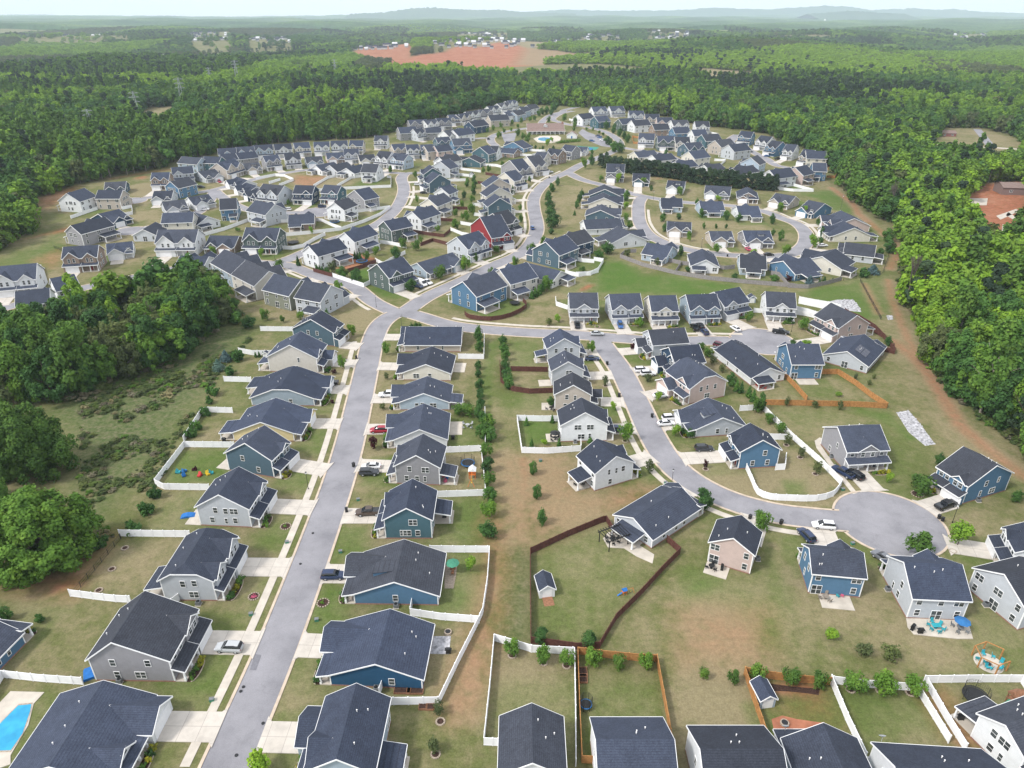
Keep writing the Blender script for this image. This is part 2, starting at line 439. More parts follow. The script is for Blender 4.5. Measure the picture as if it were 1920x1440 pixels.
paint(PP('F', '1260,40 1420,0 1500,330 1640,590 1900,800 1900,860 1560,700 1380,290'), DRY, .55, 4)
for r, s, w in (('K', '760,440 870,520 960,590 1010,680 1200,830 1320,930 1350,1040 1290,1170', 3.4), ('P', '900,900 930,1050 1050,1350 1110,1440', 2.2),
                ('F', '1330,190 1420,260 1490,340 1560,450 1640,580 1760,680 1920,800', 3.6), ('P', '720,930 830,1150', 2)):
    paint(PP(r, s), DRY, 1.0, 1.5, w + 1.6); paint(PP(r, s), DIRT, .5, 1.2, w)
paint(PP('P', '350,960 700,900 820,1180 640,1240 480,1120 230,1000'), LUSH, .75, 3)
paint(PP('P', '700,900 860,860 960,1100 850,1180'), LUSH, .5, 3)
paint(PP('K', '440,490 760,460 960,640 940,680 760,640 640,540'), LUSH, .7, 2)
paint(PP('J', '150,1080 640,1230 900,1230 1300,1290 1440,1310 1440,1420 180,1390'), LUSH, .85, 4)
paint(PP('J', '250,1100 420,1100 660,1260 560,1330 200,1390'), LUSH, 1.0, 4)
paint(PP('J', '0,1260 130,1320 30,1400 -260,1440 -240,1300'), DRY, .9, 3)
paint(PP('J', '60,1360 130,1320'), DIRT, .9, 1, 2)
paint(PP('J', '1000,1420 1150,1410'), DRY, 1, 2, 2)
paint(PP('E', '700,100 930,80 1280,130 1540,150 1530,60 1280,30 1300,100 1000,120'), DRY, .6, 2)
paint(PP('E', '200,100 400,60 430,130 350,230 230,220'), DRY, .7, 2)
paint(PP('E', '690,100 900,140 1540,170'), DRY, .5, 2, 5)
paint(PP('I', '1700,330 1920,260 1920,380 1720,360'), DRY, .5, 3)
paint(PP('I', '1450,420 1900,400 1900,800 1450,800'), DRY, .45, 5)
paint(PP('I', '810,460 1000,430 950,560 800,570'), DRY, .8, 2)
paint(PP('I', '380,900 800,890 1000,960 560,1000 240,960'), DRY, .7, 2)
paint(PP('J', '650,700 1100,720 1700,760 1850,900 1700,1000 800,960'), DRY, .7, 4)
paint(PP('J', '560,340 1480,440 1800,470 1700,450 1000,390'), DIRT, .8, 2)
paint(PP('J', '300,300 800,400 1160,440 1120,560 800,520 500,450'), DRY, .5, 3)
paint(PP('H', '930,330 1200,330 1160,400 1060,450 920,400'), DIRT, .5, 2)
paint(PP('H', '800,320 1260,300 1500,400 1060,450 870,400'), DRY, .8, 3)
paint(PP('H', '1540,640 1800,490 1860,560 1840,640'), LUSH, .3, 2)
paint(PP('H', '1480,600 1840,480 1830,560 1600,680'), DRY, .6, 2)
paint(PP('H', '1300,1180 1400,1010 1660,1080 1400,1190'), DIRT, .85, 1.5)
paint(PP('H', '1400,1210 1600,1160 1600,1300 1500,1310'), LUSH, .9, 1)
paint(PP('H', '1550,1340 1920,1330 1920,1440 1750,1440'), LUSH, .8, 2)
paint(PP('G', '320,540 700,420 680,470 420,640 370,620'), DIRT, .55, 4)
paint(PP('G', '250,900 700,770 690,820 340,880'), DIRT, .6, 3)
paint(PP('G', '0,1090 520,880 640,1000 440,1180 300,1180 0,1180'), LUSH, .45, 5)
paint(PP('G', '300,1090 520,1000 600,1060 470,1170'), DIRT, .4, 4)
paint(PP('G', '430,1180 590,1140 580,1350 430,1360'), DRY, .5, 2)
paint(PP('G', '1130,430 1380,380 1380,510 1140,510'), DRY, .8, 2)
paint(PP('G', '1160,600 1370,560 1460,680 1200,760'), DRY, .6, 3)
paint(PP('G', '1240,340 1310,340 1300,360 1240,360'), DIRT, 1, 2)
paint(PP('G', '1000,360 1350,300 1600,270'), DIRT, .4, 3, 6)
# watered front lawns along the straight street, and tired ones
for r, q, ch, am in (('A', '1060,560 1440,580 1400,690 1130,680', LUSH, .3), ('A', '860,960 1270,1060 1220,1110 880,1080', LUSH, .35), ('A', '1180,820 1340,810 1230,1050 1130,980', LUSH, .35), ('A', '1430,120 1700,20 1620,230 1430,210', LUSH, .3), ('A', '1470,310 1590,320 1440,680 1380,560', LUSH, .3),
                     ('B', '130,405 300,420 300,500 240,690 10,690', LUSH, .55), ('B', '240,80 400,80 380,230 160,300', LUSH, .5), ('B', '0,810 150,820 120,990 0,1100', LUSH, .25), ('D', '1690,705 1860,705 1820,880 1650,860', LUSH, .5), ('D', '1660,940 1800,940 1750,1130 1500,1040', LUSH, .5), ('D', '1560,1205 1700,1215 1630,1420 1430,1400', LUSH, .35),
                     ('E', '0,700 190,705 150,880 0,870', LUSH, .4), ('E', '0,530 240,530 210,650 20,650', LUSH, .25), ('E', '330,770 500,780 490,930 330,940', DRY, .6), ('E', '400,590 530,590 520,700 380,710', DRY, .55), ('E', '440,420 560,420 550,540 420,540', DRY, .5), ('E', '290,1000 480,1010 440,1100 270,1120', DRY, .5), ('E', '180,1280 400,1280 380,1440 190,1440', LUSH, .45),
                     ('F', '170,760 230,760 260,870 100,880', DRY, .6), ('C', '860,1000 1330,1030 1430,1240 1020,1350', LUSH, .35), ('C', '1470,140 1700,250 1560,300 1440,200', LUSH, .3), ('F', '1000,560 1030,720 960,640', DRY, .4), ('F', '1220,790 1500,840 1450,930 1270,880', LUSH, .35)):
    paint(PP(r, q), ch, am, 1.2)
# far clearings: red building ground, pale fields, homesteads beyond the woods
FARCLEAR = [PP('n', '690,114 716,127 745,134 775,131 800,136 850,128 885,129 940,121 1000,118 1030,114 1108,110 1104,101 1040,95 990,93 940,88 900,93 860,92 830,97 780,99 735,106'), PP('n', '650,92 690,81 775,82 770,96 700,98'),
            PP('n', '262,222 268,205 345,197 320,226'), PP('n', '560,205 655,180 660,196 600,214'), PP('n', '1290,126 1420,133 1420,139 1325,142'),
            PP('n', '1742,262 1790,240 1840,240 1920,262 1920,290 1842,282 1740,276'), PP('n', '1795,380 1830,350 1920,345 1920,475 1890,470 1850,440'),
            PP('n', '70,290 140,268 145,278 110,300'), PP('n', '1080,191 1110,182 1190,187 1250,186 1250,191 1170,194'), PP('n', '1090,98 1130,101 1100,106'),
            PP('n', '860,88 960,72 1030,74 1080,82 960,88'), PP('n', '1788,118 1830,100 1834,106 1796,124'), PP('n', '940,146 980,140 985,144'), PP('n', '430,146 470,140 465,148')]
for c_ in FARCLEAR[1:6] + FARCLEAR[7:8] + FARCLEAR[9:]:      # trees stand clear of the near side, so the opening shows over them
    my = sum(q[2] for q in c_) / len(c_)
    for i_, q in enumerate(c_):
        if q[2] > my: c_[i_] = (q[0], q[1], q[2] + (270 if c_ in (FARCLEAR[2], FARCLEAR[3], FARCLEAR[4]) else 190) * (.463 + (q[2] - 720) / FPX * .886))
FARCLEAR[6] = PP('n', '1795,400 1815,365 1840,345 1930,338 1930,510 1890,500 1840,470')
paint(FARCLEAR[0], DIRT, 1, 12); paint(PP('n', '985,92 1110,98 1114,112 1010,118 960,112'), DRY, 1, 12); paint(PP('n', '985,92 1110,98 1114,112 1010,118 960,112'), DIRT, .75, 25, mode='cut'); paint(FARCLEAR[1], DIRT, .9, 10)
for k in (2, 3, 7, 8): paint(FARCLEAR[k], DRY, .8, 8)
for k in (4, 9, 10, 11): paint(FARCLEAR[k], DRY, 1, 12)
paint(FARCLEAR[5], DRY, .5, 6); paint(FARCLEAR[6], DIRT, .95, 4)
paint(PP('n', '1830,355 1900,350 1915,362 1840,368'), LUSH, .9, 3)

gm = bpy.data.meshes.new('ground')
gm.vertices.add(NX * NY); gm.vertices.foreach_set('co', np.column_stack((PX, PY, PZ)).ravel())
ii = (np.arange(NY - 1)[:, None] * NX + np.arange(NX - 1)[None, :]).ravel()
q = np.column_stack((ii, ii + 1, ii + NX + 1, ii + NX)).ravel()
gm.loops.add(len(q)); gm.loops.foreach_set('vertex_index', q)
gm.polygons.add(len(ii)); gm.polygons.foreach_set('loop_start', np.arange(len(ii)) * 4); gm.polygons.foreach_set('loop_total', np.full(len(ii), 4))
gm.update()
at = gm.attributes.new('soil', 'FLOAT_COLOR', 'POINT')
def ground_mat():
    m, t, b = nmat('lawn', 1.0, .1)
    c = geo_pos(t)
    a = t.nodes.new('ShaderNodeAttribute'); a.attribute_name = 'soil'
    sc = t.nodes.new('ShaderNodeSeparateColor'); t.links.new(a.outputs['Color'], sc.inputs[0])
    n1 = noise(t, .045, 5, c, .6); n2 = noise(t, .35, 5, c, .65); n3 = noise(t, 3.5, 4, c, .7); n4 = noise(t, .12, 4, c, .65); n6 = noise(t, .55, 7, c, .72); n7 = noise(t, 1.1, 6, c, .75)
    green = ramp(t, n3, [(.25, (.072, .083, .028)), (.5, (.106, .118, .042)), (.78, (.146, .156, .064))])
    dry = ramp(t, n3, [(.25, (.155, .130, .074)), (.5, (.208, .178, .102)), (.78, (.27, .236, .146))])
    lush = ramp(t, n3, [(.25, (.042, .078, .013)), (.5, (.066, .120, .022)), (.78, (.10, .165, .038))])
    wild = ramp(t, n6, [(.26, (.030, .055, .018)), (.42, (.065, .095, .032)), (.54, (.105, .115, .055)), (.66, (.15, .135, .085)), (.8, (.22, .195, .135))])
    dirt = ramp(t, mth(t, 'ADD', mth(t, 'MULTIPLY', n2, .5), mth(t, 'MULTIPLY', n1, .5)), [(.3, (.19, .058, .032)), (.48, (.29, .112, .064)), (.56, (.31, .135, .08)), (.7, (.37, .21, .14))])
    # dry patches come and go everywhere
    fd = mth(t, 'ADD', mth(t, 'MULTIPLY', mth(t, 'SUBTRACT', mth(t, 'MULTIPLY_ADD', n2, .55, mth(t, 'MULTIPLY', n1, .75)), .60), 4.2), mth(t, 'MULTIPLY_ADD', sc.outputs[1], 1.0, .10))
    cl = N_(t, 'ShaderNodeClamp'); t.links.new(fd, cl.inputs[0])
    k = mixc(t, cl.outputs[0], green, dry)
    def edge(v, nz, gain=1.2):
        x = mth(t, 'ADD', v, mth(t, 'MULTIPLY', mth(t, 'SUBTRACT', nz, .5), mth(t, 'MULTIPLY', mth(t, 'MINIMUM', mth(t, 'MULTIPLY', v, 1.7), 1.0), gain)))
        q = N_(t, 'ShaderNodeClamp'); t.links.new(x, q.inputs[0]); return q.outputs[0]
    k = mixc(t, edge(sc.outputs[2], n4, 1.0), k, lush)
    k = mixc(t, edge(a.outputs['Alpha'], n4, .9), k, wild)
    k = mixc(t, edge(sc.outputs[0], n2, 1.5), k, dirt)
    k = mixc(t, 1, k, ramp(t, n7, [(.28, g3(.74)), (.5, g3(1.0)), (.72, g3(1.22))]), 'MULTIPLY')
    t.links.new(k, b.inputs['Base Color'])
    bp = t.nodes.new('ShaderNodeBump'); bp.inputs['Strength'].default_value = .35; bp.inputs['Distance'].default_value = .12
    t.links.new(n3, bp.inputs['Height']); t.links.new(bp.outputs[0], b.inputs['Normal'])
ground_mat()
gm.materials.append(MATS['lawn'])
struct('ground', gm, 'lawns, dry grass and bare red soil under the whole estate')

# ------------------------------------------------------------------ roads with kerbs
ROADS = []       # (name, world polyline, half width)
def road(pts, w=6.9, name='road', step=2.0):
    w_ = [Z(*p) for p in pts]; line = catmull([(p.x, p.y) for p in w_], step)
    ROADS.append((name, line, w / 2, None)); return line
def bulb(r, x, y, rad): c = Z(r, x, y); ROADS.append(('road', [Vector((c.x, c.y, 0))], rad, 'disc'))
main_line = road(PP('n', '400,1500 422,1440 525,1200 615,960 653,840 681,720 699,640 716,606 745,588 775,590 850,611 960,622 1060,627 1160,634 1240,640 1320,639 1400,640'), 7.2)
bulb('n', 1430, 640, 10.8)
curve_line = road(PP('n', '1120,632 1137,656 1166,697 1195,756 1224,818 1257,868 1303,906 1370,939 1453,962 1528,972 1600,978'), 7.0)
bulb('n', 1668, 980, 11.4)
nw_line = road(PP('n', '745,588 700,566 662,537 620,525 589,516 547,500 518,495 440,491 380,494 250,520 110,551 0,580 -120,610'), 6.6)
ne_line = road(PP('n', '755,588 803,556 866,527 928,497 970,479 993,460 1005,437 1006,418 1001,393 1001,372 1012,354 1032,337 1064,323 1090,309 1119,297 1152,283 1162,272 1158,262 1144,252 1125,244 1097,238 1068,234 1037,226'), 7.2)
inner_line = road(PP('n', '518,495 530,490 547,484 577,471 610,455 655,440 702,424 729,406 747,385 756,365 757,350 753,335 760,326 775,325 800,323 830,318'), 7.4)
loop_line = road(PP('n', '1064,323 1080,332 1101,340 1142,350 1184,363 1215,370 1267,378 1330,383 1378,387 1434,397 1465,409 1494,420 1510,436 1511,454 1500,467 1478,478 1440,481'), 7.0)
loop_west = road(PP('n', '1478,478 1440,481 1372,479 1325,474 1288,468 1247,456 1215,439 1200,418 1197,398 1198,380 1205,369'), 7.0)
road(PP('n', '765,326 734,324 690,322 640,316 584,318 526,326 480,336 432,348 401,356 340,366 285,370 250,376'), 6.4)
bulb('n', 245, 377, 9)
road(PP('n', '401,356 410,364 422,373 449,388 480,396 536,399 585,398'), 6.4)
bulb('n', 598, 398, 11)
road(PP('n', '401,356 396,372 375,396 345,410 308,420 262,430 248,433'), 6.2)
bulb('n', 247, 433, 8)
road(PP('n', '1162,276 1190,281 1214,284 1240,288 1256,293 1270,300 1275,310'), 6.4)
road(PP('n', '1366,266 1385,270 1420,290 1437,298 1448,306 1458,311 1480,315'), 6.4)
road(PP('n', '1366,266 1376,258 1385,253'), 9)
road(PP('n', '1110,201 1090,200 1060,206 1054,210 1033,216 1019,226 1008,237 971,243 940,249 922,257 921,266 930,274'), 7)
road(PP('n', '922,259 905,259 885,260 862,256 840,250'), 6)
road(PP('n', '1040,226 1037,222 1052,213 1075,208'), 6)
NROAD_CURB = 13
def parking(poly): return [Z(*p) for p in poly]
PARK = [parking(PP('M', '1150,440 1290,425 1270,500 1180,510')), parking(PP('N', '270,520 330,560 420,590 520,640 640,690 620,745 500,730 400,690 300,640 220,570'))]
KERB = []
RX = np.array([p.x for r in ROADS for p in r[1]]); RY = np.array([p.y for r in ROADS for p in r[1]])
RH = np.array([r[2] for r in ROADS for p in r[1]]); RJ = np.array([j for j, r in enumerate(ROADS) for p in r[1]])
def near_other(p, skip, pad):
    return bool((((RX - p.x) ** 2 + (RY - p.y) ** 2 < (RH + pad) ** 2) & (RJ != skip)).any())
def offset(line, d):
    out = []
    for i, p in enumerate(line):
        a, b = line[max(0, i - 1)], line[min(len(line) - 1, i + 1)]
        t = (b - a); t.normalize(); out.append(Vector((p.x - t.y * d, p.y + t.x * d, 0)))
    return out
def ribbon(mb, a, b, z0, z1=None):
    """strip between polylines a and b; with z1 a raised one with sides"""
    for i in range(len(a) - 1):
        p, q, r, s = a[i], a[i + 1], b[i + 1], b[i]
        zt = z0 if z1 is None else z1
        mb.quad((p.x, p.y, zt), (q.x, q.y, zt), (r.x, r.y, zt), (s.x, s.y, zt))
        if z1 is not None:
            mb.quad((p.x, p.y, z0), (q.x, q.y, z0), (q.x, q.y, z1), (p.x, p.y, z1))
            mb.quad((s.x, s.y, z0), (r.x, r.y, z0), (r.x, r.y, z1), (s.x, s.y, z1))
def disc_pts(c, r, n=48): return [Vector((c.x + r * math.cos(2 * math.pi * k / n), c.y + r * math.sin(2 * math.pi * k / n), 0)) for k in range(n + 1)]
kb = MB()
for j, (nm, line, hw, kind) in enumerate(ROADS):
    mb = MB(); z = .02 + .004 * j
    if kind == 'disc':
        c = line[0]; ring = disc_pts(c, hw)
        mb.quad(*[(p.x, p.y, z + .002) for p in ring[:-1]])
        sides = [(disc_pts(c, hw), disc_pts(c, hw + .5))]
    else:
        ribbon(mb, offset(line, hw), offset(line, -hw), z)
        sides = [(offset(line, s * hw), offset(line, s * (hw + .5))) for s in (1, -1)]
    struct('road', mb.mesh('road', 'asphalt'))
    for a, b in sides:
        run = None
        for i in range(len(a) - 1):
            if near_other((a[i] + b[i]) / 2, j, .25): run = None; continue
            ribbon(kb, a[i:i + 2], b[i:i + 2], .0, .125)
struct('kerb', kb.mesh('kerb', 'kerb_concrete'))
for poly in PARK:
    mb = MB(); mb.quad(*[(p.x, p.y, .012) for p in poly]); struct('parking_area', mb.mesh('parking_area', 'asphalt'))
# pavements: offset from a road, between two arc positions given as pixels
pv = MB()
def pavement(line, hw, side, p0, p1, gap=1.25, w=1.5):
    off = offset(line, side * (hw + .5 + gap)); off2 = offset(line, side * (hw + .5 + gap + w))
    def near(p): q = G(*p); return min(range(len(line)), key=lambda i: (line[i] - q).length)
    i0, i1 = sorted((near(p0), near(p1)))
    ribbon(pv, off[i0:i1 + 1], off2[i0:i1 + 1], 0, .10)
pavement(main_line, 3.6, 1, (420, 1460), (700, 640))
pavement(main_line, 3.6, 1, (830, 605), (1400, 640))
pavement(curve_line, 3.5, -1, (1140, 655), (1490, 975))
pavement(ne_line, 3.6, 1, (806, 556), (1064, 322))
pavement(nw_line, 3.3, 1, (720, 575), (560, 503), .9)
pavement(inner_line, 3.7, 1, (640, 446), (640, 446))
pavement(inner_line, 3.7, -1, (747, 385), (757, 350))
pavement(loop_west, 3.5, -1, (1320, 474), (1197, 392), .8)
pavement(loop_line, 3.5, 1, (1434, 397), (1440, 481), .8)
struct('pavement', pv.mesh('pavement', 'concrete'))
# grey patch and manhole covers in the asphalt
mb = MB()
for x, y in ((1760, 120), (1690, 293), (1480, 1190), (1330, 1370), (1370, 985), (1355, 1010)):
    c = Z('A', x, y); mb.cyl(c.x, c.y, .05, .14, .26, n=16)
struct('road_cover', mb.mesh('road_cover', 'black_metal'))

DRV = 0
def driveway(r, s, wmul=1.0, z=.135):
    """a slab from pixel corners; first edge runs along the kerb"""
    global DRV
    p = [Z(*q) for q in PP(r, s)]
    a, b = p[0], p[1]; rz = math.atan2(b.y - a.y, b.x - a.x)
    ca, sa = math.cos(-rz), math.sin(-rz); mb = MB()
    zz = z + .004 * (DRV % 9); DRV += 1
    L = [((q.x - a.x) * ca - (q.y - a.y) * sa, (q.x - a.x) * sa + (q.y - a.y) * ca) for q in p]
    n = len(L); ar = sum(L[i][0] * L[(i + 1) % n][1] - L[(i + 1) % n][0] * L[i][1] for i in range(n))
    if ar < 0: L.reverse()
    mb.prism(L, 'z', 0, zz)
    struct('driveway', mb.mesh('driveway', 'drive_concrete'), loc=(a.x, a.y, .005), rz=rz)
# ------------------------------------------------------------------ houses
WALLC = dict(white=(.66, .68, .70), offwhite=(.60, .60, .58), cream=(.62, .595, .53), yellow=(.66, .56, .32), ltgrey=(.46, .49, .53), grey=(.27, .27, .29), greyblue=(.30, .37, .44),
             ltblue=(.36, .44, .52), blue=(.085, .175, .28), slate=(.075, .125, .165), teal=(.06, .125, .155), navy=(.03, .06, .105), deepblue=(.022, .085, .17), pink=(.50, .40, .37),
             tan=(.44, .395, .35), beige=(.54, .515, .475), brown=(.25, .19, .155), green=(.085, .115, .11), olive=(.22, .235, .19), red=(.25, .028, .035))
WORD = dict(white='white', offwhite='off-white', cream='cream', yellow='pale yellow', ltgrey='light grey', grey='grey', greyblue='grey-blue', ltblue='pale blue', blue='blue', slate='slate blue',
            teal='dark teal', navy='navy', deepblue='deep blue', pink='pinkish beige', tan='tan', beige='beige', brown='brown', green='dark green-grey', olive='olive', red='red')
def roof_polys(x0, x1, y0, y1, E, s, axis, oh=.4, ro=.5, clip=(0, 0), og=.3):
    if axis == 'y':
        P, Rz, cc = roof_polys(y0, y1, x0, x1, E, s, 'x', oh, ro, clip, og)
        return [[(b, a, c) for a, b, c in reversed(p)] for p in P], Rz, None
    H = s * (y1 - y0) / 2; Rz = E + H; yr = y0 + (y1 - y0) * ro
    sf, sb = H / (yr - y0), H / (y1 - yr)
    X0, X1 = x0 - og, x1 + og
    f0, b0 = (y0 - oh, E - sf * oh), (y1 + oh, E - sb * oh)
    def cl(c): return Rz - c * H, yr - (yr - y0) * c, yr + (y1 - yr) * c, c * H / 1.1
    zl, fl, bl, al = cl(clip[0]); zr, fr, br, ar = cl(clip[1])
    front = [(X0, *f0), (X1, *f0)]; back = [(X1, *b0), (X0, *b0)]
    if clip[1]: front.append((X1, fr, zr))
    front += [(X1 - ar, yr, Rz), (X0 + al, yr, Rz)]
    if clip[0]: front.append((X0, fl, zl)); back.append((X0, bl, zl))
    back += [(X0 + al, yr, Rz), (X1 - ar, yr, Rz)]
    if clip[1]: back.append((X1, br, zr))
    P = [front, back]
    if clip[1]: P.append([(X1, fr, zr), (X1, br, zr), (X1 - ar, yr, Rz)])
    if clip[0]: P.append([(X0, bl, zl), (X0, fl, zl), (X0 + al, yr, Rz)])
    return P, Rz, None
def add_roof(mb, tb, polys, t=.2, trim=True):
    """slab from top polygons, plus white fascia boards along its free edges"""
    cnt = {}
    key = lambda p: tuple(round(c, 3) for c in p)
    for p in polys:
        for i in range(len(p)):
            k = frozenset((key(p[i]), key(p[(i + 1) % len(p)]))); cnt[k] = cnt.get(k, 0) + 1
    cx = sum(q[0] for p in polys for q in p) / sum(map(len, polys)); cy = sum(q[1] for p in polys for q in p) / sum(map(len, polys))
    for p in polys:
        mb.quad(*p); mb.quad(*[(x, y, z - t) for x, y, z in reversed(p)])
        for i in range(len(p)):
            a, b = p[i], p[(i + 1) % len(p)]
            if cnt[frozenset((key(a), key(b)))] > 1 or key(a) == key(b): continue
            mb.quad(a, b, (b[0], b[1], b[2] - t), (a[0], a[1], a[2] - t))
            if not trim: continue
            dx, dy = b[0] - a[0], b[1] - a[1]; L = math.hypot(dx, dy)
            if L < .05: continue
            nx, ny = dy / L, -dx / L
            if nx * ((a[0] + b[0]) / 2 - cx) + ny * ((a[1] + b[1]) / 2 - cy) < 0: nx, ny = -nx, -ny
            i0 = len(tb.v)
            for o in (.004, .075):
                for q in (a, b):
                    for dz in (.0, -.26): tb.v.append((q[0] + nx * o, q[1] + ny * o, q[2] + dz))
            for f in ((0, 1, 3, 2), (4, 6, 7, 5), (0, 4, 5, 1), (2, 3, 7, 6), (0, 2, 6, 4), (1, 5, 7, 3)):
                tb.f.append(tuple(i0 + k for k in f)); tb.m.append(0)
def gable_prism(mb, x0, x1, y0, y1, E, s, axis, ro=.5, clip=0, z0=0, drop=.2):
    """wall body under a gable roof; the gable ends stand at both ends of the axis"""
    if axis == 'x': a0, a1, lo, hi = y0, y1, x0, x1
    else: a0, a1, lo, hi = x0, x1, y0, y1
    H = s * (a1 - a0) / 2; r = a0 + (a1 - a0) * ro
    if clip:
        z = E + H * (1 - clip) - drop
        prof = [(a0, z0), (a1, z0), (a1, E - drop), (r + (a1 - r) * clip, z), (r - (r - a0) * clip, z), (a0, E - drop)]
    else: prof = [(a0, z0), (a1, z0), (a1, E - drop), (r, E + H - drop), (a0, E - drop)]
    mb.prism(prof, axis, lo, hi)
WINM = {}
def window_mesh(w, h, det):
    k = (w, h, det)
    if k in WINM: return WINM[k]
    f, p = MB(), MB(); t = .075
    f.box(-w / 2 - t, w / 2 + t, -.07, .02, -h / 2 - t, -h / 2); f.box(-w / 2 - t, w / 2 + t, -.07, .02, h / 2, h / 2 + t)
    f.box(-w / 2 - t, -w / 2, -.068, .02, -h / 2, h / 2); f.box(w / 2, w / 2 + t, -.068, .02, -h / 2, h / 2)
    f.box(-w / 2, w / 2, -.05, .0, -.03, .03)
    if w > 1.3:
        for k_ in range(1, int(w / .85)): x = -w / 2 + w * k_ / int(w / .85); f.box(x - .05, x + .05, -.052, .0, -h / 2, h / 2)
    if det == 2:
        p.box(-w / 2, w / 2, -.03, .01, -h / 2, h / 2)
        r = (f.mesh('window', 'white_trim'), p.mesh('pane', 'window_glass'))
    else:
        f.cur = 1; f.box(-w / 2, w / 2, -.03, .01, -h / 2, h / 2)
        r = (f.mesh('window', ['white_trim', 'window_glass']), None)
    WINM[k] = r; return r
def garage_mesh(w, det):
    k = ('g', w)
    if k in WINM: return WINM[k]
    m = MB(); n = 4; h = 2.15
    for i in range(n): m.box(-w / 2, w / 2, -.06, .02, i * h / n + .012, (i + 1) * h / n - .012)
    m.box(-w / 2, w / 2, -.03, .01, 0, h)
    for a, b, c, d in ((-w / 2 - .12, -w / 2, 0, h), (w / 2, w / 2 + .12, 0, h), (-w / 2 - .12, w / 2 + .12, h, h + .14)): m.box(a, b, -.075, .02, c, d)
    r = m.mesh('garage_door', 'garage_white'); WINM[k] = r; return r
def door_mesh(mat):
    if mat in WINM: return WINM[mat]
    m = MB(); m.cur = 1; m.box(-.48, .48, -.05, .02, .02, 2.05); m.cur = 0
    m.box(-.6, -.48, -.07, .02, 0, 2.15); m.box(.48, .6, -.07, .02, 0, 2.15); m.box(-.48, .48, -.069, .02, 2.05, 2.15)
    r = m.mesh('front_door', ['white_trim', mat]); WINM[mat] = r; return r
VENT = MB(); VENT.cyl(0, 0, -.3, .34, .065, n=8); VENT.cyl(0, 0, .3, .40, .10, n=8); VENT = VENT.mesh('vent_pipe', 'white_paint')
HCACHE = {}
